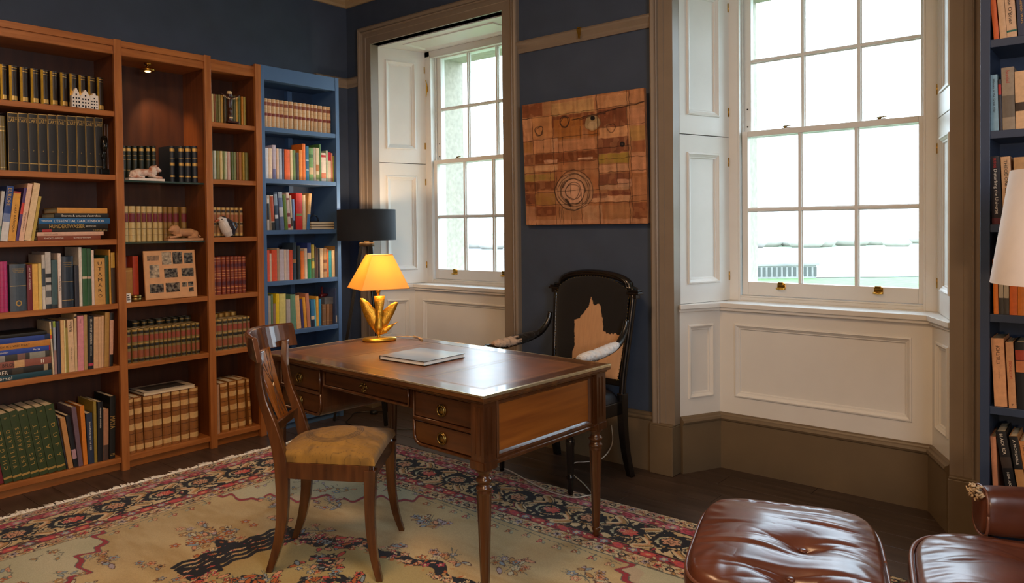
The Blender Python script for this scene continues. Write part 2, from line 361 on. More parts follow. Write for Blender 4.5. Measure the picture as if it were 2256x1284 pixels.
    # stone reveal outside
    b = MB(); b.box(wx+.08, .60, .80, wx+.112, YO+.01, ZT+.02); b.box(xr-.112, .60, .80, xr-.08, YO+.01, ZT+.02); b.box(wx+.09, .60, ZT-.02, xr-.09, YO+.01, ZT+.04); b.box(wx+.05, .61, .84, xr-.05, YO+.06, .915)
    b.build('stone_reveal', M_STONE, R)
window(1, W1); window(2, W2)

# brass picture hook on the rail
t = thing('picture_hook', 'small brass picture hook on the taupe rail above the painting', 'hook', (1.917, 0, 2.50))
b = MB().prism([(-.014, .030), (.016, .034), (.013, -.006), (.006, -.030), (-.001, -.028), (-.004, -.004)], -.041, -.035, M=Matrix(((1, 0, 0, 0), (0, 0, 1, 0), (0, 1, 0, 0), (0, 0, 0, 1))))
b.box(-.008, -.041, .030, .010, -.006, .0385); b.build('hook_plate', M_BRASS, t)

# ------------------------------------------------------------------ outside: lawn, terrace wall, fields, misty trees
def terrain(name, pts, m):
    b = MB().prism([(x, y) for x, y in pts], -.1, 0); o = b.build(name, m); o['kind'] = 'structure'; return o
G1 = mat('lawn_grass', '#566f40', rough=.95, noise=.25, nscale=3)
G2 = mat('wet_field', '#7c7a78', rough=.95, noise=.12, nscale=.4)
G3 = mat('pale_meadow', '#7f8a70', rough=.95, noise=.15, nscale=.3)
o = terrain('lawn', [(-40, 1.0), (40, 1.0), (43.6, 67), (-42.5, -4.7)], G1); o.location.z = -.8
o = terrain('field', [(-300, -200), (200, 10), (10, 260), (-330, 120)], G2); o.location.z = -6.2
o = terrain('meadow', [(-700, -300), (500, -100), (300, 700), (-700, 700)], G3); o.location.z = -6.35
t = thing('garden_wall', 'low pale balustrade wall at the lawn edge outside the right window', 'wall', (-6.1, 25.7, -.8), math.radians(39.8))
b = MB().box(-1.4, -.15, 0, 1.2, .15, .50); b.box(-1.5, -.2, .50, 1.3, .2, .58); b.build('wall_body', mat('garden_stone', '#8c8a86', rough=.9, noise=.2, nscale=2), t)
for xx in np.arange(-1.3, 1.1, .2): MB().box(xx, -.17, .08, xx+.11, -.149, .44).build('wall_slot', mat('garden_shade', '#50524e', rough=.9), t)  # dark raised boxes carry the shade of the wall's gaps in their colour
b = MB()
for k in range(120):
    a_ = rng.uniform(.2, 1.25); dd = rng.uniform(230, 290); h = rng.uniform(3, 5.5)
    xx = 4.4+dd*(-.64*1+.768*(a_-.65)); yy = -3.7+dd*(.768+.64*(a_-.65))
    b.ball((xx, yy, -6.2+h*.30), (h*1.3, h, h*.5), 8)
o = b.build('misty_trees', mat('haze_pale_foliage', '#a19c92', rough=1, noise=.12, nscale=.3)); tag(o, 'belt of pale trees fading in mist beyond the fields', 'trees', kind='stuff')  # haze is put into the pale, greyed foliage colour
# ================================================================== BOOKCASES
# wooden case: front plane x=0, back x=-.29, bays between posts
case = thing('bookcase', 'tall cherry wood bookcase in three bays along the left wall', 'bookcase', (0, -1.9, 0))
def cw(b, name, m, parent=case, bevel=.0012, **k):
    o = b.build(name, m, parent, bevel=bevel, **k); o.location = (0, 1.9, 0); return o
H = 2.453
POSTS = [(-2.80, -2.758), (-1.872, -1.83), (-1.338, -1.296), (-.992, -.950)]
for k, (y0, y1) in enumerate(POSTS):
    b = MB().box(-.290, y0+.006, 0, .0, y1-.006, H-.003, 1); b.box(-.012, y0, 0, .012, y1, H, 0); cw(b, 'post', [M_BOOKWOOD, M_CARCSHADE])
BAYS = [(-2.764, -1.866), (-1.836, -1.332), (-1.302, -.986)]
ZW = [2.046, 1.687, 1.322, .957, .603, .076]
for k, (y0, y1) in enumerate(BAYS):
    cw(MB().box(-.289, y0, .0, -.281, y1, H-.03), 'back_panel', M_BACKSHADE, bevel=0)
    for i, z in enumerate(ZW):
        if k == 1 and i in (0, 1, 2): continue
        cw(MB().box(-.281, y0, z-.030, -.001, y1, z), 'shelf', M_BOOKWOODH, bevel=.002)
    if k == 1:
        for z in (1.663, 1.304):
            sh = cw(MB().box(-.27, y0+.001, z-.010, -.035, y1-.001, z), 'glass_shelf', [M_SHELFGLASS], bevel=0)
            MB().box(-.036, y0+.001, z-.0102, -.0345, y1-.001, z+.0002).build('glass_edge', M_GEDGE, sh)
    cw(MB().box(-.05, y0, .0, -.03, y1, .05), 'plinth', M_BOOKWOODH)
    cw(MB().box(-.29, y0, 2.37, -.0, y1, 2.388), 'top_board', M_BOOKWOODH)
    cw(MB().box(-.024, y0, 2.368, -.004, y1, 2.42), 'lower_rail', M_BOOKWOODH)
    if k < 2: cw(MB().box(-.02, y0, 2.414, .008, y1, H-.004), 'top_rail', M_BOOKWOODH)
    else: cw(MB().box(-.02, y0, 2.414, -.001, y1, H-.016), 'top_rail', M_BOOKWOODH)
    cw(MB().box(-.29, y0, 2.43, -.019, y1, H-.018), 'cap_board', M_BOOKWOODH)
# brass spot lamp under the top board of the middle bay
t = thing('spot_lamp', 'small brass spot lamp under the top of the middle bay', 'lamp', (-.10, -1.635, 2.37))
b = MB().lathe([(.022, 0), (.022, -.008), (.010, -.014), (.010, -.024)], 14); b.build('lamp_mount', M_BRASS, t)
b = MB().lathe([(.012, -.024), (.034, -.028), (.044, -.040), (.042, -.048), (.036, -.050)], 18); b.build('lamp_head', M_BRASS, t)
b = MB().ball((0, 0, -.046), (.02, .02, .010), 10); b.build('bulb', mat('lit_bulb', '#ffd9a0', emit='#ffc070', est=6), t)
sl_ = lamp('spot_lamp_light', 'SPOT', (-.10, -1.625, 2.31), 9, (1, .62, .30), .012, spot_size=math.radians(70), spot_blend=.8)
sl_.rotation_euler = Vector((-.17, .17, -.42)).to_track_quat('-Z', 'Y').to_euler()

# blue case on the left wall
def blue_case(name, label, M, w, zs, zsb, H, m, back, pst, batten=None, top=None, d=.285):
    """front plane local y=0, x from 0 to w"""
    t = thing(name, label, 'bookcase'); t.matrix_world = M
    for x0, x1 in ((0, pst), (w-pst, w)): MB().box(x0, 0, 0, x1, d, H).build('post', m, t, bevel=.0015)
    MB().box(pst, d-.010, 0, w-pst, d-.002, H-.01).build('back_panel', back, t)
    for z in zs: MB().box(pst-.001, .004, z-.030, w-pst+.001, d-.01, z).build('shelf', m, t, bevel=.0015)
    if batten is not None: MB().box(batten-.018, d-.05, .05, batten+.018, d-.010, H-.10).build('batten', m, t)
    MB().box(pst-.001, .003, H-.095, w-pst+.001, .022, H-.001).build('fascia', m, t, bevel=.001)
    MB().box(pst-.001, .02, H-.09, w-pst+.001, d-.01, H-.070).build('top_board', m, t)
    MB().box(pst-.001, .02, 0, w-pst+.001, .04, .07).build('plinth', m, t)
    return t
ML = Matrix(((0, -1, 0, 0), (1, 0, 0, 0), (0, 0, 1, 0), (0, 0, 0, 1)))      # local x -> +y, local y -> -x
blue_case('bookcase', 'blue painted bookcase in the corner by the left window', Matrix.Translation((0, -.949, 0)) @ ML, .633, [2.053, 1.707, 1.363, 1.018, .674, .33, .07], 0, 2.458, M_BLUE, mat('blue_case_back', '#2c405e', rough=.6), .03, .60*.633)
blue_case('bookcase', 'dark blue bookcase at the right edge beside the right window', Matrix.Translation((3.972, -.30, 0)), 1.25, [2.412, 2.067, 1.719, 1.360, 1.014, .657, .30, .07], 0, 2.83, M_BLUED, mat('blue_case_back', '#2c405e'), .032, None, d=.29)

# ================================================================== BOOKS
CLOTH = {}
def cover_mat(hexc, gl=.55):
    k = 'book_cover_'+hexc.lstrip('#')
    return mat(k, hexc, rough=gl, noise=.10, nscale=60, bump=.06, bscale=400)
_bm = {}
def book_meshes(w, h, d, hexc, style, decos, aged):
    key = (round(w, 3), round(h, 3), round(d, 2), hexc, style, tuple(decos), aged)
    if key in _bm: return _bm[key]
    style = style if style != 'e' else 'f'
    bul = {'f': .0014, 'r': min(.007, w*.24), 'l': min(.012, w*.32)}[style]; n = 5 if style == 'f' else 7
    th = min(.0028, w*.16)
    arc = [(w*j/(n-1), bul*(2*j/(n-1)-1)**2) for j in range(n)]
    inner = [(w-th, .012), (w-th, d)]
    # cover: a C section extruded upwards
    poly = arc+[(w, d), (w-th, d), (w-th, .006+bul), (th, .006+bul), (th, d), (0, d)]
    b = MB(); k = len(poly)
    vs = [(x, y, 0) for x, y in poly]+[(x, y, h) for x, y in poly]
    fs = [(i, (i+1) % k, (i+1) % k+k, i+k) for i in range(k)]
    # end caps split so that they stay planar and simple
    A = list(range(n)); 
    b.add(vs, fs, 0)
    def cap(off, flip):
        q = [tuple(A+[n+2, n+3]), (n-1, n, n+1, n+2), (n+3, n+4, n+5, 0)]
        for f in q:
            f = tuple(off+i for i in f); b.f.append(f if flip else f[::-1]); b.m.append(0); b.sm.append(False)
    cap(0, False); cap(k, True)
    me = b.mesh('cover', cover_mat(hexc, .5 if style == 'f' else .42))
    e = .003 if d > .1 else .002
    pg = MB().box(th, .006+bul, e, w-th, d-e, h-e).mesh('pages', M_PAGES2 if aged else M_PAGES)
    out = [('cover', me), ('pages', pg)]
    groups = {}
    for (f0, f1, hx, pr) in decos: groups.setdefault((hx, pr), []).append((f0, f1))
    for (hx, pr), L in groups.items():
        q = MB()
        for f0, f1 in L:
            z0, z1 = f0*h, f1*h; q.loft([[(x, y-pr, z0) for x, y in arc]+[(w*.98, bul+.001, z0), (w*.02, bul+.001, z0)], [(x, y-pr, z1) for x, y in arc]+[(w*.98, bul+.001, z1), (w*.02, bul+.001, z1)]], 0, smooth=False)
        nm = 'spine_bands' if (len(L) > 1 or L[0][1]-L[0][0] < .03) else 'spine_label'
        mm = M_TEXTG if hx == 'G' else cover_mat(hx, .5)
        out.append((nm, q.mesh(nm, mm)))
    _bm[key] = out; return out
def book(M, w, h, d, hexc, style, label, group, decos=(), titles=(), aged=False, name='book'):
    if style != 'f' and w > .012: w -= .0014
    t = bpy.data.objects.new(name, None); COL.objects.link(t); t.matrix_world = M; t.empty_display_size = .05
    tag(t, label, 'book', group)
    for nm, me in book_meshes(w, h, d, hexc, style, decos, aged):
        o_ = inst(nm, me, t)
        if nm == 'spine_bands': o_['kind'] = 'stuff'
    for (mode, txt, fc, fl, fs, col) in titles:
        m = {'G': M_TEXTG, 'W': M_TEXTW, 'K': M_TEXTK, 'R': M_TEXTR}[col]
        zc = fc*h; y = -.0006
        if mode == 'd': TM = Matrix(((0, 1, 0, w/2), (0, 0, -1, y), (-1, 0, 0, zc), (0, 0, 0, 1)))
        elif mode == 'u': TM = Matrix(((0, -1, 0, w/2), (0, 0, -1, y), (1, 0, 0, zc), (0, 0, 0, 1)))
        else: TM = Matrix(((1, 0, 0, w/2), (0, 0, -1, y), (0, 1, 0, zc), (0, 0, 0, 1)))
        if mode == 's':
            k = len(txt); Ls = fl*h/k
            for i, chx in enumerate(txt):
                if chx == ' ': continue
                T2 = Matrix(((1, 0, 0, w/2), (0, 0, -1, y), (0, 1, 0, zc+fl*h/2-(i+.5)*Ls), (0, 0, 0, 1)))
                lettering(chx, T2, w*fs*.9, Ls*.62, m, t, 'title')
        elif mode == 'D':      # the same, read downwards
            k = len(txt); Ls = fl*h/k
            for i, chx in enumerate(txt):
                T2 = Matrix(((0, 1, 0, w/2), (0, 0, -1, y), (-1, 0, 0, zc+fl*h/2-(i+.5)*Ls), (0, 0, 0, 1)))
                lettering(chx, T2, Ls*.4, w*fs, m, t, 'title')
        elif mode == 'U':      # letters turned on their side, spread out, read upwards
            k = len(txt); Ls = fl*h/k
            for i, chx in enumerate(txt):
                if chx == ' ': continue
                T2 = Matrix(((0, -1, 0, w/2), (0, 0, -1, y), (1, 0, 0, zc-fl*h/2+(i+.5)*Ls), (0, 0, 0, 1)))
                lettering(chx, T2, Ls*.55, w*fs, m, t, 'title')
        elif mode == 'h': lettering(txt, TM, w*fl, h*fs, m, t)
        else: lettering(txt, TM, h*fl, w*fs, m, t)
    return t
# ---- spine decorations and lettering used by the books
DECOS = [
(),
((0.72,0.74,'G',0.0006),(0.05,0.06,'G',0.0006),(0.8,0.81,'G',0.0006)),
((0.13,0.14,'G',0.0004),(0.985,0.995,'G',0.0004)),
((0.0,0.3,'#6f8f88',0.0002),),
((0,0.35,'#c9c9c9',0.0002),(0.35,0.5,'#6f80a8',0.0002)),
((0.965,1,'#9a2c22',0.0003),),
((0.5,0.72,'#c0342a',0.0002),),
((0.1,0.10400000000000001,'#7e1848',0.001),(0.17,0.17400000000000002,'#7e1848',0.001),(0.25,0.254,'#7e1848',0.001),(0.33,0.334,'#7e1848',0.001),(0.42,0.424,'#7e1848',0.001),(0.5,0.504,'#7e1848',0.001),(0.6,0.604,'#7e1848',0.001),(0.72,0.724,'#7e1848',0.001),(0.84,0.844,'#7e1848',0.001)),
((0.535,0.545,'G',0.0004),),
((0.0,0.35,'#c9c3b6',0.0002),(0.42,0.75,'#35404a',0.0002)),
((0.55,0.62,'#22262a',0.0003),(0.42,0.47,'#22262a',0.0003),(0,0.08,'#22303a',0.0003),(0.2,0.32,'#54585a',0.0003)),
((0,0.08,'#22282a',0.0002),),
((0.5,0.507,'G',0.0004),(0.135,0.142,'G',0.0004)),
((0.47,0.51,'#c9b69a',0.0003),),
((0.47,0.51,'#b59a86',0.0003),),
((0.7,1,'#b8913a',0.0002),),
((0.75,0.86,'#e0b320',0.0003),(0.68,0.75,'#c8422a',0.0003)),
((0.88,1,'#8aa33a',0.0003),(0,0.45,'#9a7a74',0.0003)),
((0,1,'#d3ab74',0.0001),),
((0.93,0.955,'#22201c',0.0003),),
((0.06,0.11,'#b33a50',0.0003),),
((0,0.22,'#15130f',0.0003),(0.87,1,'#15130f',0.0003)),
((0.055,0.085,'G',0.0003),),
((0.16,0.34,'#b08a92',0.0003),),
((0,0.3,'#4a3a34',0.0003),),
((0.85,0.93,'G',0.0005),(0.6,0.61,'G',0.0005),(0.72,0.73,'G',0.0005),(0.3,0.31,'G',0.0005)),
((0.85,0.93,'G',0.0005),(0.46,0.54,'G',0.0005),(0.66,0.67,'G',0.0005),(0.15,0.19,'G',0.0005)),
((0.56,0.8,'#6b1f2a',0.0004),(0.545,0.555,'#3a2418',0.0006),(0.36,0.37,'#3a2418',0.0006),(0.18,0.19,'#3a2418',0.0006),(0.81,0.82,'#3a2418',0.0006)),
((0.9,0.93,'G',0.0004),(0.1,0.12,'G',0.0004)),
((0.96,0.99,'G',0.0005),(0.86,0.93,'#1e1a12',0.0005),(0.62,0.8,'#8a3f2a',0.0004),(0.44,0.52,'#1e1a12',0.0006),(0.55,0.57,'G',0.0005),(0.14,0.36,'#8a4a2c',0.0004),(0.03,0.1,'#1e1a12',0.0005)),
((0.93,0.95,'G',0.0004),),
((0.93,0.985,'#c9a46c',0.0006),(0.7,0.8,'#c9a46c',0.0006),(0.42,0.53,'#c9a46c',0.0006),(0.05,0.14,'#c9a46c',0.0006),(0.62,0.63,'#5a3216',0.001),(0.35,0.36,'#5a3216',0.001),(0.86,0.87,'#5a3216',0.001),(0.2,0.21,'#5a3216',0.001)),
((0.93,0.98,'G',0.0005),(0.82,0.9,'#2a1c10',0.0006),(0.5,0.75,'#9a5a34',0.0004),(0.4,0.46,'#2a1c10',0.0006),(0.12,0.34,'#94683c',0.0004),(0.03,0.08,'G',0.0005)),
((0.88,0.97,'#c98a4c',0.0006),(0.895,0.955,'#7a2c16',0.0009),(0.72,0.8,'#4e1420',0.0005),(0.55,0.64,'#c98a4c',0.0006),(0.565,0.625,'#7a2c16',0.0009),(0.42,0.51,'#c98a4c',0.0006),(0.435,0.495,'#7a2c16',0.0009),(0.24,0.34,'#4e1420',0.0005),(0.07,0.19,'#c98a4c',0.0006),(0.09,0.17,'#7a2c16',0.0009)),
((0.9,0.98,'G',0.0006),),
((0.76,0.88,'#8a4a34',0.0004),(0.4,0.5,'#7c2a20',0.0005),(0.94,0.95,'#a87c4c',0.0006),(0.2,0.205,'#a87c4c',0.0006),(0.63,0.635,'#a87c4c',0.0006),(0.05,0.055,'#a87c4c',0.0006)),
((0.0,0.3,'#6a6c9a',0.0003),),
((0.3,0.6,'#cfe0e6',0.0003),(0.32,0.58,'#2a5f86',0.0004)),
((0.2,0.4,'#c9b48a',0.0003),(0.7,0.8,'#3f6a3a',0.0003)),
((0.3,0.5,'#a8703a',0.0003),(0.05,0.2,'#7a8a4a',0.0003)),
((0.85,0.93,'#b52a22',0.0003),(0.1,0.3,'#c4795a',0.0003)),
((0.72,1,'#b5203a',0.0003),),
((0.78,0.9,'#d9d4c6',0.0003),(0.3,0.76,'#1d1c1c',0.0003)),
((0.25,0.97,'#b04a1e',0.0003),(0,0.22,'#2a2a26',0.0003)),
((0.65,0.95,'#7f93a6',0.0003),(0.3,0.4,'#c8ced2',0.0003)),
((0.35,0.6,'#b9bcc4',0.0003),(0.85,1,'#8fa0b0',0.0003)),
((0.05,0.15,'#a8202a',0.0003),(0.35,0.45,'#7a3038',0.0003),(0.8,0.85,'#7a3038',0.0003)),
((0.1,0.35,'#4a3c2e',0.0003),),
((0,0.3,'#1a1e28',0.0003),),
((0.38,0.44,'#7a8a4a',0.0005),),
((0,0.42,'#3a6a9a',0.0003),),
((0.45,0.55,'#b07a4a',0.0003),),
((0,0.55,'#1c7a46',0.0003),(0.55,0.72,'#d8c0a0',0.0003)),
((0.0,0.3,'#4a6a3a',0.0003),(0.5,0.6,'#5a7a4a',0.0003)),
((0.2,0.3,'#7a4a2a',0.0003),(0.5,0.6,'#7a4a2a',0.0003)),
((0.28,0.4,'#d8c0a0',0.0003),(0,0.25,'#1a2238',0.0003)),
((0.8,0.81,'G',0.0004),(0.2,0.21,'G',0.0004)),
((0.1,0.135,'#1c6b5c',0.0004),),
((0.7,0.9,'#b02a26',0.0003),),
((0.2,0.55,'#6c6256',0.0003),),
((0.31,0.46,'#3a2a22',0.0003),),
((0.0,0.09,'#5a1f2a',0.0003),),
((0,0.3,'#3a3a38',0.0003),),
((0,0.3,'#44423e',0.0003),),
((0.55,0.72,'#c97a4a',0.0003),(0.73,0.88,'#b0442a',0.0003)),
((0.47,0.63,'#3a302c',0.0003),),
((0.5,1,'#14161a',0.0003),),
]
TITLES = [
(),
(('h', 'HISTOIRE DE', 0.915, 0.86, 0.02, 'G'), ('h', "L'ART", 0.868, 0.9, 0.06, 'G'), ('h', '1', 0.36, 0.12, 0.018, 'G')),
(('h', 'HISTOIRE DE', 0.915, 0.86, 0.02, 'G'), ('h', "L'ART", 0.868, 0.9, 0.06, 'G'), ('h', '2', 0.36, 0.12, 0.018, 'G')),
(('h', 'HISTOIRE DE', 0.915, 0.86, 0.02, 'G'), ('h', "L'ART", 0.868, 0.9, 0.06, 'G'), ('h', '3', 0.36, 0.12, 0.018, 'G')),
(('h', 'HISTOIRE DE', 0.915, 0.86, 0.02, 'G'), ('h', "L'ART", 0.868, 0.9, 0.06, 'G'), ('h', '4', 0.36, 0.12, 0.018, 'G')),
(('h', 'HISTOIRE DE', 0.915, 0.86, 0.02, 'G'), ('h', "L'ART", 0.868, 0.9, 0.06, 'G'), ('h', '5', 0.36, 0.12, 0.018, 'G')),
(('h', 'HISTOIRE DE', 0.915, 0.86, 0.02, 'G'), ('h', "L'ART", 0.868, 0.9, 0.06, 'G'), ('h', '6', 0.36, 0.12, 0.018, 'G')),
(('h', 'HISTOIRE DE', 0.915, 0.86, 0.02, 'G'), ('h', "L'ART", 0.868, 0.9, 0.06, 'G'), ('h', '7', 0.36, 0.12, 0.018, 'G')),
(('h', 'HISTOIRE DE', 0.915, 0.86, 0.02, 'G'), ('h', "L'ART", 0.868, 0.9, 0.06, 'G'), ('h', '8', 0.36, 0.12, 0.018, 'G')),
(('h', 'HISTOIRE DE', 0.915, 0.86, 0.02, 'G'), ('h', "L'ART", 0.868, 0.9, 0.06, 'G'), ('h', '9', 0.36, 0.12, 0.018, 'G')),
(('h', 'HISTOIRE DE', 0.915, 0.86, 0.02, 'G'), ('h', "L'ART", 0.868, 0.9, 0.06, 'G'), ('h', '10', 0.36, 0.12, 0.018, 'G')),
(('d', 'EUROPE', 0.8, 0.32, 0.55, 'G'),),
(('d', "L'ART BAROQUE", 0.45, 0.65, 0.38, 'K'),),
(('u', "L'ARCHITECTURE", 0.33, 0.4, 0.32, 'K'),),
(('h', 'THE OXFORD', 0.9, 0.7, 0.025, 'G'), ('h', 'COMPANION', 0.865, 0.7, 0.025, 'G'), ('h', 'TO WINE', 0.83, 0.6, 0.025, 'G'), ('h', 'o', 0.17, 0.38, 0.13, 'G')),
(('d', 'ART AND SYMBOLS', 0.7, 0.5, 0.3, 'W'),),
(('d', 'TRANSCHIN', 0.45, 0.3, 0.5, 'K'),),
(('h', 'HISTOIRE', 0.88, 0.7, 0.018, 'G'), ('h', 'GENERALE', 0.84, 0.7, 0.018, 'G'), ('h', 'ANTIQUE', 0.8, 0.6, 0.018, 'G')),
(('s', 'UTAMARO', 0.54, 0.82, 0.42, 'K'),),
(('u', 'Bibles', 0.87, 0.2, 0.45, 'K'), ('u', 'La Bible et les Saints', 0.34, 0.36, 0.16, 'K')),
(('u', 'Japon', 0.9, 0.12, 0.22, 'K'),),
(('u', 'Paysages', 0.6, 0.22, 0.4, 'R'),),
(('d', 'LES ARTS ET LES DIEUX', 0.7, 0.48, 0.36, 'W'), ('d', 'DICTIONNAIRE', 0.34, 0.17, 0.22, 'W')),
(('U', 'CHAGALL', 0.47, 0.6, 0.46, 'G'), ('h', '*', 0.93, 0.5, 0.03, 'G')),
(('U', 'VUILLARD', 0.47, 0.6, 0.46, 'G'), ('h', '*', 0.93, 0.5, 0.03, 'G')),
(('U', 'LES FAUVES', 0.47, 0.6, 0.46, 'G'), ('h', '*', 0.93, 0.5, 0.03, 'G')),
(('U', 'LES NAIFS', 0.47, 0.6, 0.46, 'G'), ('h', '*', 0.93, 0.5, 0.03, 'G')),
(('U', 'ROUAULT', 0.47, 0.6, 0.46, 'G'), ('h', '*', 0.93, 0.5, 0.03, 'G')),
(('U', 'DALI', 0.47, 0.6, 0.46, 'G'), ('h', '*', 0.93, 0.5, 0.03, 'G')),
(('D', 'DUFY', 0.47, 0.6, 0.46, 'G'), ('h', '*', 0.93, 0.5, 0.03, 'G')),
(('d', 'IMAGES DE NOTRE MER', 0.55, 0.7, 0.26, 'W'),),
(('d', 'FERNAND HODLER', 0.73, 0.5, 0.25, 'W'),),
(('d', 'MAYA', 0.58, 0.2, 0.85, 'G'), ('h', '==', 0.07, 0.8, 0.03, 'G')),
(('d', "Else O'Brien", 0.5, 0.5, 0.42, 'K'),),
(('d', 'HIDDEN WAYS', 0.45, 0.5, 0.24, 'G'),),
(('d', 'History of the Great War', 0.62, 0.6, 0.36, 'K'),),
(('d', 'Istanbul', 0.85, 0.2, 0.3, 'R'),),
(('d', 'Disturbing the Universe', 0.48, 0.66, 0.42, 'W'), ('d', 'FREEMAN', 0.9, 0.14, 0.3, 'R')),
(('d', 'THEODORE ZELDIN', 0.62, 0.66, 0.34, 'K'),),
(('u', 'STRUTHOF', 0.76, 0.27, 0.3, 'K'), ('u', 'Albert Bergmann', 0.48, 0.16, 0.09, 'K')),
(('u', 'LA LISTE NOIRE', 0.58, 0.27, 0.36, 'R'), ('h', '7', 0.05, 0.4, 0.03, 'K')),
(('d', 'BLACK SEA', 0.82, 0.3, 0.3, 'W'), ('d', 'NEAL ASCHERSON', 0.22, 0.38, 0.24, 'W')),
(('d', 'A MOVEABLE', 0.76, 0.4, 0.3, 'W'),),
(('d', 'The Castle', 0.8, 0.3, 0.36, 'K'),),
]
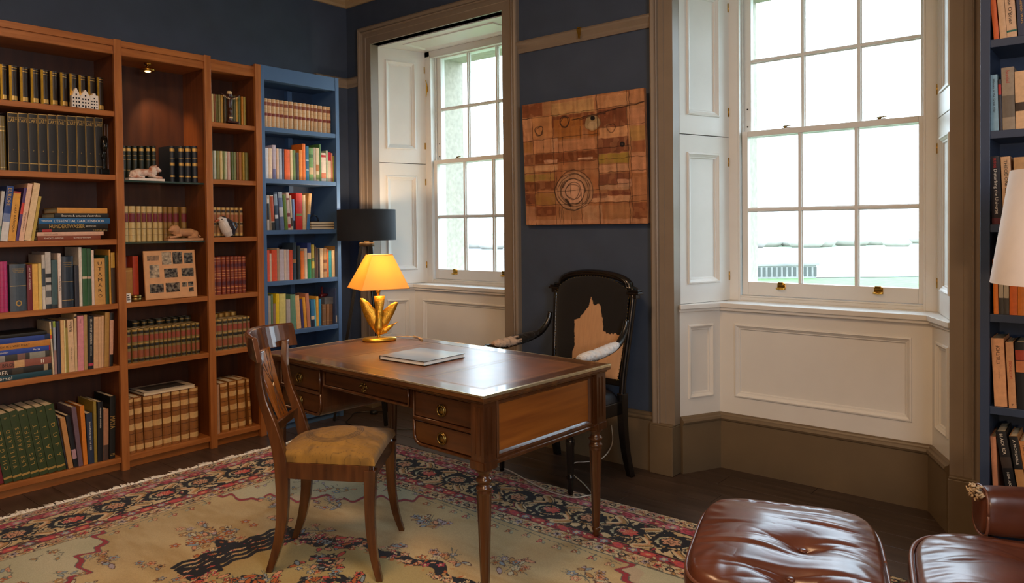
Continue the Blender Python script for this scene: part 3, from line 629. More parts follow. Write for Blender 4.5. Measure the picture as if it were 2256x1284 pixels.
# (axis, shelf z, phrase, group, aged, rows (plane, pos, side, w, h, lean, depth, colour, style, look, deco, title))
SHELVES = [
(0,2.046,"in left bay's top row",'dark gilt volumes in the top row of the left bay',0,[
(-0.03,-2.4472,0,0.0236,0.1859,0,0.19,'#2a2018','G','tall dark gilt volume',0,0),
(-0.03,-2.4128,0,0.0328,0.1859,0,0.19,'#2a2018','G','tall dark gilt volume',0,0),
(-0.03,-2.3734,0,0.04,0.1859,0,0.19,'#2a2018','G','tall dark gilt volume',0,0),
(-0.03,-2.3244,0,0.0399,0.1859,0,0.19,'#2a2018','G','tall dark gilt volume',0,0),
(-0.03,-2.2754,0,0.0402,0.1859,0,0.19,'#2a2018','G','tall dark gilt volume',0,0),
(-0.03,-2.2282,0,0.04,0.1859,0,0.19,'#2a2018','G','tall dark gilt volume',0,0),
(-0.03,-2.1835,0,0.0383,0.1859,0,0.19,'#2a2018','G','tall dark gilt volume',0,0),
(-0.03,-2.1346,0,0.038,0.1859,0,0.19,'#2a2018','G','tall dark gilt volume',0,0),
(-0.03,-2.0887,0,0.0392,0.1859,0,0.19,'#2a2018','G','tall dark gilt volume',0,0),
(-0.03,-2.043,0,0.0389,0.1859,0,0.19,'#2a2018','G','tall dark gilt volume',0,0),
(-0.03,-1.9955,0,0.039,0.1859,0,0.19,'#2a2018','G','tall dark gilt volume',0,0),
(-0.03,-1.9477,0,0.0366,0.1859,0,0.19,'#2a2018','G','tall dark gilt volume',0,0),
]),
(0,1.687,"on left bay's second shelf",'black volumes on the second shelf of the left bay',0,[
(-0.03,-2.4322,0,0.0423,0.2793,0,0.22,'#6a5a2c','l','olive gold-banded volume',1,0),
(-0.03,-2.3838,0,0.0452,0.3014,0,0.22,'#141414','e','black art history volume',2,1),
(-0.03,-2.3366,0,0.0455,0.3037,0,0.22,'#141414','e','black art history volume',2,2),
(-0.03,-2.289,0,0.0427,0.3059,0,0.22,'#141414','e','black art history volume',2,3),
(-0.03,-2.2442,0,0.0434,0.3078,0,0.22,'#141414','e','black art history volume',2,4),
(-0.03,-2.1986,0,0.0442,0.3098,0,0.22,'#141414','e','black art history volume',2,5),
(-0.03,-2.1522,0,0.045,0.3118,0,0.22,'#141414','e','black art history volume',2,6),
(-0.03,-2.1049,0,0.0458,0.3138,0,0.22,'#141414','e','black art history volume',2,7),
(-0.03,-2.0568,0,0.0438,0.3158,0,0.22,'#141414','e','black art history volume',2,8),
(-0.03,-2.0107,0,0.0445,0.3176,0,0.22,'#141414','e','black art history volume',2,9),
(-0.03,-1.9638,0,0.0423,0.3194,0,0.22,'#141414','e','black art history volume',2,10),
(-0.1,-1.8879,0,0.0123,0.2963,0,0.22,'#4a2c18','l','thin brown volume',0,0),
(-0.1,-1.8745,0,0.0154,0.2937,0,0.22,'#3a2212','l','thin dark brown volume',0,0),
]),
(0,1.322,"on left bay's third shelf",'leaning books on the third shelf of the left bay',0,[
(-0.02,-2.4325,1,0.0137,0.2586,5.8,0.21,'#b8b8b4','f','pale grey book',3,0),
(-0.02,-2.3997,1,0.0316,0.2851,7.0,0.21,'#24407e','f','blue book lettered EUROPE',4,11),
(-0.02,-2.3649,1,0.0326,0.2579,7.0,0.21,'#cf9738','f','yellow Baroque art book',5,12),
(-0.02,-2.3506,1,0.0126,0.2804,9.1,0.21,'#4a2e68','f','thin purple and red book',6,0),
(-0.02,-2.3275,1,0.0218,0.3027,9.1,0.21,'#d9b196','f','peach book with black lettering',0,13),
(-0.02,-2.2953,1,0.0297,0.3065,9.8,0.21,'#d6bb92','f','cream book',0,0),
(-0.02,-2.2796,1,0.0134,0.2374,9.8,0.21,'#b0983e','f','short olive yellow book',0,0),
]),
(0,0.957,"on left bay's fourth shelf",'books on the fourth shelf of the left bay',0,[
(-0.025,-2.4488,0,0.0514,0.2613,0,0.2,'#a8235f','l','magenta cloth-wrapped book',7,0),
(-0.025,-2.3911,0,0.0756,0.2455,0,0.2,'#3d4a56','r','thick slate dictionary',8,14),
(-0.025,-2.3139,0,0.0227,0.2401,0,0.2,'#6b1a20','f','dark red book',0,15),
(-0.025,-2.2891,0,0.0256,0.242,0,0.2,'#d9a94e','f','yellow book',0,0),
(-0.025,-2.2613,0,0.0148,0.2438,0,0.2,'#d6bb66','f','pale yellow book',0,0),
(-0.025,-2.2442,0,0.0149,0.2896,0,0.2,'#b9b3a8','f','tall grey and white book',9,0),
(-0.025,-2.2276,0,0.0262,0.3039,0,0.2,'#b5b2ac','f','tall white book with black pictures',10,0),
(-0.025,-2.1985,0,0.0265,0.2597,0,0.2,'#3f5a5e','f','teal grey book',11,0),
(-0.025,-2.1675,0,0.0154,0.2949,0,0.2,'#d9c9bd','f','tall thin white book',0,16),
(-0.025,-2.1481,0,0.0597,0.2766,0,0.2,'#1d2836','r','thick navy volume with gold rules',12,17),
(-0.025,-2.0855,0,0.0206,0.2249,0,0.2,'#2c2c34','f','short charcoal book',0,0),
(-0.025,-2.0631,0,0.0148,0.3247,0,0.2,'#cfc8bb','f','tall white-spined book',0,0),
(-0.025,-2.0465,0,0.0245,0.3178,0,0.2,'#2f5a34','f','tall green book with pale band',13,0),
(-0.025,-2.0201,0,0.0193,0.3157,0,0.2,'#2c5232','f','tall green book with red band',14,0),
(-0.025,-1.999,0,0.0134,0.3066,0,0.2,'#d9c3b6','f','thin pinkish white book',0,0),
(-0.025,-1.9838,0,0.0554,0.2592,0,0.2,'#c79a58','f','thick tan book with stacked black capitals',0,18),
(-0.025,-1.9266,0,0.0175,0.2746,0,0.2,'#2a4a2c','f','thin dark green book',0,0),
(-0.025,-1.906,0,0.0088,0.3069,0,0.2,'#c9963e','f','very thin gold book',0,0),
(-0.025,-1.8953,0,0.0202,0.29,0,0.2,'#3a2a18','f','dark book with yellow top',15,0),
]),
(0,0.603,"on left bay's fifth shelf",'upright books on the fifth shelf of the left bay',0,[
(-0.02,-2.2041,0,0.0076,0.284,-2.5,0.19,'#d2c3a4','f','thin white book with yellow top',16,0),
(-0.02,-2.1954,0,0.0118,0.285,-0.9,0.19,'#9aa6b4','f','pale blue-grey book with green top',17,0),
(-0.02,-2.1795,0,0.0152,0.2831,-0.5,0.19,'#2a2e48','f','navy book',0,0),
(-0.02,-2.1629,0,0.0167,0.2874,0,0.19,'#cfa66e','f','cream book with red lettering',18,0),
(-0.02,-2.1393,1,0.0061,0.2852,0,0.19,'#e0d79a','f','thin pale yellow book',0,0),
(-0.02,-2.1387,0,0.0129,0.2433,-0.4,0.19,'#94843a','f','short olive book',0,0),
(-0.02,-2.1253,0,0.0291,0.2853,-0.8,0.19,'#d6b48e','f','thick cream book lettered Bibles',0,19),
(-0.02,-2.0828,1,0.0125,0.315,0,0.19,'#c8ad80','f','tall beige book with dark band',19,0),
(-0.02,-2.0504,1,0.0296,0.3016,0.5,0.19,'#cf8790','f','pink book',0,20),
(-0.02,-2.0315,1,0.0168,0.3047,0.6,0.19,'#a98a58','f','khaki book with red lettering',0,21),
(-0.02,-2.0017,1,0.0258,0.2954,1.2,0.19,'#14171c','f','black book with white lettering',20,22),
(-0.02,-1.9766,1,0.0236,0.2869,1.4,0.19,'#c9a077','f','peach book',0,0),
(-0.02,-1.9602,1,0.0155,0.2861,1.4,0.19,'#cda57c','f','second peach book',0,0),
(-0.02,-1.9482,1,0.0111,0.2907,1.4,0.19,'#d0a983','f','thin peach book',0,0),
(-0.02,-1.9211,1,0.0226,0.3072,1.9,0.19,'#ab8546','f','tall ochre book',0,0),
(-0.02,-1.8983,1,0.0183,0.3014,1.9,0.19,'#c99a80','f','pink book with black foot',21,0),
]),
(0,0.076,"on left bay's bottom shelf",'books on the bottom shelf of the left bay',0,[
(-0.02,-2.4871,0,0.0465,0.261,-8.7,0.22,'#6e1f2a','f','dark red volume',0,0),
(-0.02,-2.4378,0,0.0385,0.3647,-8.7,0.22,'#31411f','f','tall dark green volume with gilt capitals',22,23),
(-0.02,-2.3972,0,0.0398,0.3636,-8.7,0.22,'#31411f','f','tall dark green volume with gilt capitals',22,24),
(-0.02,-2.3559,0,0.0378,0.3694,-8.7,0.22,'#31411f','f','green volume lettered LES FAUVES',22,25),
(-0.02,-2.3163,0,0.038,0.3639,-8.7,0.22,'#31411f','f','green volume lettered LES NAIFS',22,26),
(-0.02,-2.2761,0,0.04,0.3686,-8.7,0.22,'#31411f','f','tall dark green volume with gilt capitals',22,27),
(-0.02,-2.2339,0,0.0407,0.3681,-8.7,0.22,'#31411f','f','tall dark green volume with gilt capitals',22,28),
(-0.02,-2.1909,0,0.0414,0.3697,-8.7,0.22,'#31411f','f','upside-down green volume with four gilt letters',22,29),
(-0.02,-2.1465,0,0.0058,0.3022,-8.7,0.22,'#2a3038','f','thin black and white book',0,0),
(-0.02,-2.1381,0,0.0239,0.2853,-7.3,0.22,'#b8854e','f','tan cloth book',0,0),
(-0.02,-2.1103,0,0.0204,0.2938,-7.2,0.22,'#171a20','f','black book with pink patch',23,0),
(-0.02,-2.0871,0,0.0225,0.3318,-5.3,0.22,'#6a5560','f','mauve grey book',0,0),
(-0.02,-2.0615,0,0.0209,0.3303,-2.3,0.22,'#d07a22','f','bright orange book',0,0),
(-0.02,-2.0378,0,0.03,0.2818,-1.3,0.22,'#24324a','f','short navy book',0,30),
(-0.02,-1.9916,1,0.0144,0.3435,0,0.22,'#8f7a2e','f','olive yellow book',0,0),
(-0.02,-1.9618,1,0.0274,0.3353,1.1,0.22,'#14161a','f','black book with small lettering',0,31),
(-0.02,-1.9326,1,0.0265,0.2877,1.1,0.22,'#a8795c','f','short brown picture book',24,0),
(-0.02,-1.8974,1,0.03,0.3548,1.5,0.22,'#121412','f','tall black book lettered MAYA',0,32),
]),
(0,1.6635,"on middle bay's upper glass shelf",'dark volumes on the upper glass shelf',0,[
(-0.105,-1.8077,0,0.0175,0.201,0,0.155,'#1f2415','l','dark green gilt-tooled volume',25,0),
(-0.105,-1.7862,0,0.0217,0.2026,0,0.155,'#1f2415','l','dark green gilt-tooled volume',25,0),
(-0.105,-1.7612,0,0.026,0.2045,0,0.155,'#1f2415','l','dark green gilt-tooled volume',25,0),
(-0.105,-1.7269,0,0.0277,0.2071,0,0.155,'#1f2415','l','dark green gilt-tooled volume',25,0),
(-0.105,-1.6888,0,0.0281,0.21,0,0.155,'#1f2415','l','dark green gilt-tooled volume',25,0),
(-0.105,-1.6481,0,0.0263,0.2131,0,0.155,'#1f2415','l','dark green gilt-tooled volume',25,0),
(-0.105,-1.6146,0,0.0252,0.2156,0,0.155,'#1f2415','l','dark green gilt-tooled volume',25,0),
(-0.105,-1.5052,0,0.0321,0.2239,0,0.155,'#1e2630','l','dark blue gilt-tooled volume',26,0),
(-0.105,-1.4489,0,0.0343,0.2282,0,0.155,'#1e2630','l','dark blue gilt-tooled volume',26,0),
(-0.105,-1.407,0,0.0371,0.2314,0,0.155,'#1e2630','l','dark blue gilt-tooled volume',26,0),
(-0.105,-1.3621,0,0.0369,0.2348,0,0.155,'#1e2630','l','dark blue gilt-tooled volume',26,0),
]),
(0,1.3045,'on lower glass shelf','gilt volumes with maroon labels on the lower glass shelf',0,[
(-0.105,-1.784,0,0.0256,0.2103,0,0.15,'#c2ab74','l','ivory gilt volume with maroon label',27,0),
(-0.105,-1.7533,0,0.0389,0.2103,0,0.15,'#c2ab74','l','ivory gilt volume with maroon label',27,0),
(-0.105,-1.7112,0,0.0243,0.2103,0,0.15,'#c2ab74','l','ivory gilt volume with maroon label',27,0),
(-0.105,-1.6823,0,0.0272,0.2103,0,0.15,'#c2ab74','l','ivory gilt volume with maroon label',27,0),
(-0.105,-1.6504,0,0.0302,0.2103,0,0.15,'#c2ab74','l','ivory gilt volume with maroon label',27,0),
(-0.105,-1.6135,0,0.0285,0.2103,0,0.15,'#c2ab74','l','ivory gilt volume with maroon label',27,0),
(-0.105,-1.5829,0,0.0261,0.2103,0,0.15,'#c2ab74','l','ivory gilt volume with maroon label',27,0),
(-0.13,-1.5403,0,0.0265,0.2103,0,0.15,'#8e6c36','l','gold volume with maroon label',27,0),
(-0.13,-1.5103,0,0.0296,0.2103,0,0.15,'#8e6c36','l','gold volume with maroon label',27,0),
(-0.13,-1.4772,0,0.0356,0.2103,0,0.15,'#8e6c36','l','gold volume with maroon label',27,0),
(-0.13,-1.4272,0,0.0348,0.2103,0,0.15,'#8e6c36','l','gold volume with maroon label',27,0),
]),
(0,0.957,"on middle bay's picture shelf",'books beside the picture panel',0,[
(-0.06,-1.8079,0,0.0439,0.1955,0,0.12,'#9c6b2e','f','short ochre volume',28,0),
(-0.18,-1.7518,0,0.0333,0.2567,0,0.09,'#6b1f14','f','dark red book behind ochre volume',0,0),
(-0.1,-1.7443,0,0.0325,0.2619,0,0.12,'#a83a1c','f','bright red book',0,0),
]),
(0,0.603,"on middle bay's fourth shelf",'olive and russet leather volumes of the middle bay',0,[
(-0.02,-1.8222,0,0.0284,0.1928,0,0.15,'#7c6a3a','l','olive and russet leather volume',29,0),
(-0.02,-1.7866,0,0.0324,0.1928,0,0.15,'#7c6a3a','l','olive and russet leather volume',29,0),
(-0.02,-1.7521,0,0.0321,0.1928,0,0.15,'#7c6a3a','l','olive and russet leather volume',29,0),
(-0.02,-1.7178,0,0.0295,0.1928,0,0.15,'#7c6a3a','l','olive and russet leather volume',29,0),
(-0.02,-1.6861,0,0.0261,0.1928,0,0.15,'#7c6a3a','l','olive and russet leather volume',29,0),
(-0.02,-1.6586,0,0.0263,0.1928,0,0.15,'#7c6a3a','l','olive and russet leather volume',29,0),
(-0.02,-1.63,0,0.0243,0.1928,0,0.15,'#7c6a3a','l','olive and russet leather volume',29,0),
(-0.02,-1.6042,0,0.0214,0.1928,0,0.15,'#7c6a3a','l','olive and russet leather volume',29,0),
(-0.02,-1.5804,0,0.0247,0.1928,0,0.15,'#7c6a3a','l','olive and russet leather volume',29,0),
(-0.02,-1.5534,0,0.021,0.1928,0,0.15,'#7c6a3a','l','olive and russet leather volume',29,0),
(-0.02,-1.5284,0,0.0275,0.1928,0,0.15,'#7c6a3a','l','olive and russet leather volume',29,0),
(-0.02,-1.4969,0,0.0302,0.1928,0,0.15,'#7c6a3a','l','olive and russet leather volume',29,0),
(-0.02,-1.4635,0,0.0265,0.1928,0,0.15,'#7c6a3a','l','olive and russet leather volume',29,0),
(-0.02,-1.4313,0,0.0227,0.1928,0,0.15,'#7c6a3a','l','olive and russet leather volume',29,0),
(-0.02,-1.4045,0,0.0246,0.1928,0,0.15,'#7c6a3a','l','olive and russet leather volume',29,0),
]),
(0,0.603,"behind the fourth shelf's leather volumes",'dark back row behind the leather volumes',0,[
(-0.18,-1.7143,0,0.0434,0.2229,0,0.09,'#2c2a1a','l','dark book of the hidden back row',30,0),
(-0.18,-1.6604,0,0.0327,0.2195,0,0.09,'#2c2a1a','l','dark book of the hidden back row',30,0),
(-0.18,-1.62,0,0.0386,0.2192,0,0.09,'#2c2a1a','l','dark book of the hidden back row',30,0),
(-0.18,-1.5698,0,0.0535,0.2202,0,0.09,'#2c2a1a','l','dark book of the hidden back row',30,0),
(-0.18,-1.5108,0,0.036,0.2197,0,0.09,'#2c2a1a','l','dark book of the hidden back row',30,0),
(-0.18,-1.4683,0,0.0341,0.2193,0,0.09,'#2c2a1a','l','dark book of the hidden back row',30,0),
(-0.18,-1.4261,0,0.0329,0.2198,0,0.09,'#2c2a1a','l','dark book of the hidden back row',30,0),
(-0.18,-1.3891,0,0.0375,0.2193,0,0.09,'#2c2a1a','l','dark book of the hidden back row',30,0),
]),
(0,0.076,"on middle bay's bottom shelf",'large tan leather volumes of the middle bay',0,[
(-0.02,-1.8185,0,0.0429,0.3215,-2.1,0.21,'#8c5a2c','l','large tan leather volume',31,0),
(-0.02,-1.7719,0,0.0436,0.3215,-2.1,0.21,'#8c5a2c','l','large tan leather volume',31,0),
(-0.02,-1.7246,0,0.0519,0.3215,-1.0,0.21,'#8c5a2c','l','large tan leather volume',31,0),
(-0.02,-1.6705,0,0.0506,0.3215,-1.0,0.21,'#8c5a2c','l','large tan leather volume',31,0),
(-0.02,-1.6161,0,0.0523,0.3215,-0.6,0.21,'#8c5a2c','l','large tan leather volume',31,0),
(-0.02,-1.5622,0,0.0509,0.3215,0,0.21,'#8c5a2c','l','large tan leather volume',31,0),
(-0.02,-1.5073,0,0.0503,0.3215,0,0.21,'#8c5a2c','l','large tan leather volume',31,0),
(-0.02,-1.3984,1,0.0545,0.3215,0.4,0.21,'#8c5a2c','l','large tan leather volume',31,0),
]),
(0,2.053,"on right bay's top row",'gilt-edged books in the top row of the right bay',0,[
(-0.045,-1.2739,0,0.0099,0.1747,0,0.12,'#6a7038','l','olive gilt-edged book',0,0),
(-0.045,-1.2626,0,0.0142,0.1747,0,0.12,'#d9c48a','l','cream gilt-edged book',0,0),
(-0.045,-1.2463,0,0.0114,0.1754,0,0.12,'#7a4a22','l','brown gilt-edged book',0,0),
(-0.045,-1.2328,0,0.0157,0.1756,0,0.12,'#6a6a3c','l','olive gilt-edged book',0,0),
(-0.045,-1.2157,0,0.0137,0.1763,0,0.12,'#8d8a5c','l','olive gilt-edged book',0,0),
(-0.045,-1.1999,0,0.0173,0.1769,0,0.12,'#b8913c','l','gold gilt-edged book',0,0),
(-0.045,-1.1796,0,0.0175,0.178,0,0.12,'#4a3c1e','l','olive gilt-edged book',0,0),
(-0.045,-1.1592,0,0.0279,0.1791,0,0.12,'#3c3018','l','olive gilt-edged book',0,0),
(-0.045,-1.1269,0,0.0148,0.1817,0,0.12,'#4c4a28','l','olive gilt-edged book',0,0),
(-0.045,-1.1107,0,0.0134,0.1823,0,0.12,'#5c5a34','l','olive gilt-edged book',0,0),
(-0.045,-1.0958,0,0.0134,0.1827,0,0.12,'#c49a3c','l','bright gold gilt-edged book',0,0),
(-0.045,-1.0801,0,0.0203,0.1832,0,0.12,'#55602e','l','olive gilt-edged book',0,0),
(-0.045,-1.0568,0,0.0113,0.1846,0,0.12,'#d08a34','l','orange gold gilt-edged book',0,0),
(-0.045,-1.0432,0,0.0198,0.1848,0,0.12,'#94863a','l','olive gilt-edged book',0,0),
]),
(0,1.691,"on right bay's second shelf",'slim books on the second shelf of the right bay',0,[
(-0.045,-1.2732,0,0.0149,0.1795,0,0.12,'#5a6236','l','olive slim book',0,0),
(-0.045,-1.2569,0,0.0185,0.1796,0,0.12,'#b4bcb0','l','pale teal slim book',0,0),
(-0.045,-1.2363,0,0.0215,0.1799,0,0.12,'#74763c','l','olive green slim book',0,0),
(-0.045,-1.2126,0,0.0195,0.1805,0,0.12,'#cdbb80','l','cream slim book',0,0),
(-0.045,-1.1917,0,0.0094,0.1809,0,0.12,'#6c7a40','l','moss green slim book',0,0),
(-0.045,-1.1801,0,0.016,0.1806,0,0.12,'#c0c4a8','l','pale green slim book',0,0),
(-0.045,-1.1604,0,0.0206,0.1809,0,0.12,'#c8a8a0','l','pinkish white slim book',0,0),
(-0.045,-1.1346,0,0.0155,0.1816,0,0.12,'#5c6e3c','l','leaf green slim book',0,0),
(-0.045,-1.1176,0,0.0179,0.1817,0,0.12,'#7f8a5a','l','sage slim book',0,0),
(-0.045,-1.0975,0,0.0157,0.182,0,0.12,'#7c5230','l','brown slim book',0,0),
(-0.045,-1.0803,0,0.0226,0.1821,0,0.12,'#a5703a','l','tan slim book',0,0),
(-0.045,-1.0547,0,0.0137,0.1828,0,0.12,'#b89a40','l','gold slim book',0,0),
(-0.045,-1.0387,0,0.0283,0.1828,0,0.12,'#6c6a34','l','khaki slim book',0,0),
]),
(0,1.328,"on right bay's third shelf",'marbled leather volumes of the right bay',0,[
(-0.06,-1.2729,0,0.0113,0.1848,0,0.14,'#a98a5c','l','marbled leather volume',32,0),
(-0.06,-1.258,0,0.0229,0.1848,0,0.14,'#a98a5c','l','marbled leather volume',32,0),
(-0.06,-1.2316,0,0.0274,0.1848,0,0.14,'#a98a5c','l','marbled leather volume',32,0),
(-0.06,-1.1991,0,0.0277,0.1848,0,0.14,'#a98a5c','l','marbled leather volume',32,0),
(-0.06,-1.1677,0,0.0257,0.1848,0,0.14,'#a98a5c','l','marbled leather volume',32,0),
(-0.06,-1.1383,0,0.026,0.1848,0,0.14,'#a98a5c','l','marbled leather volume',32,0),
(-0.06,-1.1071,0,0.0285,0.1848,0,0.14,'#a98a5c','l','marbled leather volume',32,0),
(-0.06,-1.0733,0,0.0227,0.1848,0,0.14,'#a98a5c','l','marbled leather volume',32,0),
]),
(0,0.957,"on right bay's fourth shelf",'red leather volumes with gilt squares',0,[
(-0.03,-1.2814,0,0.0213,0.2393,0,0.15,'#7a2f18','l','red leather volume with gilt squares',33,0),
(-0.03,-1.2565,0,0.0322,0.2393,0,0.15,'#7a2f18','l','red leather volume with gilt squares',33,0),
(-0.03,-1.2207,0,0.0268,0.2393,0,0.15,'#7a2f18','l','red leather volume with gilt squares',33,0),
(-0.03,-1.1903,0,0.0241,0.2393,0,0.15,'#7a2f18','l','red leather volume with gilt squares',33,0),
(-0.03,-1.1625,0,0.0251,0.2393,0,0.15,'#7a2f18','l','red leather volume with gilt squares',33,0),
(-0.03,-1.1337,0,0.0231,0.2393,0,0.15,'#7a2f18','l','red leather volume with gilt squares',33,0),
(-0.03,-1.1076,0,0.0248,0.2393,0,0.15,'#7a2f18','l','red leather volume with gilt squares',33,0),
(-0.03,-1.0791,0,0.0265,0.2393,0,0.15,'#7a2f18','l','red leather volume with gilt squares',33,0),
]),
(0,0.603,"on right bay's fifth shelf",'olive and russet leather volumes of the right bay',0,[
(-0.02,-1.2863,0,0.0196,0.1967,0,0.13,'#86744a','l','olive and russet leather volume',29,0),
(-0.02,-1.2625,0,0.0318,0.1967,0,0.13,'#86744a','l','olive and russet leather volume',29,0),
(-0.02,-1.2263,0,0.0331,0.1967,0,0.13,'#86744a','l','olive and russet leather volume',29,0),
(-0.02,-1.1906,0,0.0326,0.1967,0,0.13,'#86744a','l','olive and russet leather volume',29,0),
(-0.02,-1.1554,0,0.0329,0.1967,0,0.13,'#86744a','l','olive and russet leather volume',29,0),
(-0.02,-1.1207,0,0.0315,0.1967,0,0.13,'#86744a','l','olive and russet leather volume',29,0),
(-0.02,-1.0865,0,0.0273,0.1967,0,0.13,'#86744a','l','olive and russet leather volume',29,0),
(-0.02,-1.0565,0,0.0202,0.1967,0,0.13,'#86744a','l','olive and russet leather volume',29,0),
]),
(0,0.603,"behind right bay's fifth shelf volumes",'gilt back row in the right bay',0,[
(-0.17,-1.2025,0,0.0309,0.2163,0,0.09,'#b07a2a','l','gilt book of the hidden back row',34,0),
(-0.17,-1.169,0,0.0375,0.218,0,0.09,'#b07a2a','l','gilt book of the hidden back row',34,0),
(-0.17,-1.127,0,0.0389,0.219,0,0.09,'#b07a2a','l','gilt book of the hidden back row',34,0),
(-0.17,-1.0835,0,0.0413,0.2191,0,0.09,'#b07a2a','l','gilt book of the hidden back row',34,0),
]),
(0,0.076,"on right bay's bottom shelf",'tan leather volumes of the right bay',0,[
(-0.02,-1.2547,1,0.0325,0.3083,0,0.21,'#b08a6c','l','pinkish tan leather volume',0,0),
(-0.02,-1.2408,0,0.0488,0.3142,-1.8,0.21,'#96622c','l','tan leather volume',31,0),
(-0.02,-1.1815,0,0.0515,0.3158,-1.8,0.21,'#96622c','l','tan leather volume',31,0),
(-0.02,-1.1264,0,0.0506,0.3168,-0.5,0.21,'#96622c','l','tan leather volume',31,0),
(-0.02,-1.0538,0,0.0211,0.3162,-3.4,0.21,'#96622c','l','thin tan leather volume',31,0),
]),
(0,2.053,"on blue bookcase's top shelf",'pale calf volumes on the top shelf of the blue bookcase',0,[
(-0.03,-0.8965,0,0.0223,0.1925,0,0.14,'#cfae84','l','pale calf volume with red label',35,0),
(-0.03,-0.872,0,0.03,0.1925,0,0.14,'#cfae84','l','pale calf volume with red label',35,0),
(-0.03,-0.8398,0,0.0295,0.1925,0,0.14,'#cfae84','l','pale calf volume with red label',35,0),
(-0.03,-0.808,0,0.0252,0.1925,0,0.14,'#cfae84','l','pale calf volume with red label',35,0),
(-0.03,-0.7798,0,0.0331,0.1925,0,0.14,'#cfae84','l','pale calf volume with red label',35,0),
(-0.03,-0.7443,0,0.0327,0.1925,0,0.14,'#cfae84','l','pale calf volume with red label',35,0),
(-0.03,-0.7077,0,0.0378,0.1925,0,0.14,'#cfae84','l','pale calf volume with red label',35,0),
(-0.03,-0.6667,0,0.0319,0.1925,0,0.14,'#cfae84','l','pale calf volume with red label',35,0),
(-0.03,-0.6324,0,0.0282,0.1925,0,0.14,'#cfae84','l','pale calf volume with red label',35,0),
(-0.03,-0.6018,0,0.0341,0.1925,0,0.14,'#cfae84','l','pale calf volume with red label',35,0),
(-0.03,-0.5653,0,0.0287,0.1925,0,0.14,'#cfae84','l','pale calf volume with red label',35,0),
(-0.03,-0.5332,0,0.0257,0.1925,0,0.14,'#cfae84','l','pale calf volume with red label',35,0),
(-0.03,-0.5042,0,0.0318,0.1925,0,0.14,'#cfae84','l','pale calf volume with red label',35,0),
(-0.03,-0.4683,0,0.0363,0.1925,0,0.14,'#cfae84','l','pale calf volume with red label',35,0),
(-0.03,-0.4277,0,0.0316,0.1925,0,0.14,'#cfae84','l','pale calf volume with red label',35,0),
(-0.03,-0.3918,0,0.0328,0.1925,0,0.14,'#cfae84','l','pale calf volume with red label',35,0),
]),
(0,1.707,"on blue bookcase's second shelf",'paperbacks on the second shelf of the blue bookcase',0,[
(-0.03,-0.9024,0,0.0238,0.206,0,0.13,'#c8cdd6','f','pale blue-white book',0,0),
(-0.03,-0.8764,0,0.0255,0.2053,0,0.13,'#dcc8ae','f','cream book',0,0),
(-0.03,-0.8456,0,0.0242,0.2302,0,0.13,'#b7aebe','f','tall mauve-grey book',36,0),
(-0.03,-0.8154,0,0.016,0.2084,0,0.13,'#d8bea6','f','thin cream book',0,0),
(-0.03,-0.7963,0,0.0222,0.2085,0,0.13,'#a9b6c9','f','pale blue book',0,0),
(-0.03,-0.771,0,0.0131,0.209,0,0.13,'#34405a','f','thin navy book',0,0),
(-0.03,-0.7524,0,0.0398,0.2076,0,0.13,'#e0642a','f','orange book',0,0),
(-0.03,-0.7088,0,0.0181,0.208,0,0.13,'#d9c79a','f','cream yellow book',0,0),
(-0.03,-0.6883,0,0.0206,0.2054,0,0.13,'#6f8a4e','f','mottled green book',0,0),
(-0.03,-0.6629,0,0.0216,0.1907,0,0.13,'#3f3c3c','f','short charcoal book',0,0),
(-0.03,-0.6373,0,0.0241,0.2118,0,0.13,'#e08a34','f','amber book',0,0),
(-0.03,-0.6116,0,0.0251,0.2565,0,0.13,'#e0731f','f','tall orange book',0,0),
(-0.03,-0.584,0,0.0245,0.2434,0,0.13,'#2a6f96','f','teal blue book',37,0),
(-0.03,-0.5562,0,0.0347,0.2329,0,0.13,'#6f9a5c','f','green floral book',38,0),
(-0.03,-0.5198,0,0.0183,0.2356,0,0.13,'#b3a894','f','grey-cream book',0,0),
(-0.03,-0.4982,0,0.0268,0.2358,0,0.13,'#cfc0a0','f','cream floral book',39,0),
(-0.03,-0.4697,0,0.0135,0.2647,0,0.13,'#4f7a3e','f','thin tall green book',0,0),
(-0.03,-0.4528,0,0.0383,0.2038,0,0.13,'#dccfc0','f','white book with red top',40,0),
(-0.03,-0.4119,0,0.0146,0.2222,0,0.13,'#b4c4a8','f','pale green book',0,0),
(-0.03,-0.3947,0,0.0242,0.2113,0,0.13,'#d9ccbc','f','white book with red cap',41,0),
(-0.03,-0.368,0,0.0122,0.2075,0,0.13,'#cf8f80','f','thin pink book',0,0),
(-0.03,-0.3532,0,0.0122,0.1869,0,0.13,'#9aa83c','f','thin lime book',0,0),
(-0.03,-0.3383,0,0.0114,0.2332,0,0.13,'#a8744a','f','tan book',0,0),
]),
(0,1.363,"on blue bookcase's third shelf",'books on the third shelf of the blue bookcase',0,[
(-0.03,-0.8789,1,0.016,0.2352,0,0.13,'#b9aFA4','f','black and white book',42,0),
(-0.03,-0.8607,0,0.0248,0.2351,-3.0,0.13,'#c8bfae','f','white book with rust panel',43,0),
(-0.03,-0.8305,0,0.025,0.2559,-3.0,0.13,'#2c3d52','f','navy book with pale flecks',44,0),
(-0.03,-0.7934,0,0.0308,0.2569,-3.6,0.13,'#5a6a8c','f','blue-grey book',45,0),
(-0.03,-0.7571,0,0.0211,0.2416,-3.6,0.13,'#5c7a2a','f','green book',0,0),
(-0.03,-0.7326,0,0.0212,0.2562,-3.2,0.13,'#c9b3a6','f','white book with red spots',46,0),
(-0.03,-0.7091,0,0.0135,0.2369,-2.7,0.13,'#c7b79a','f','cream book with dark foot',47,0),
(-0.03,-0.6899,0,0.0147,0.211,-2.0,0.13,'#7893c0','f','short blue book',48,0),
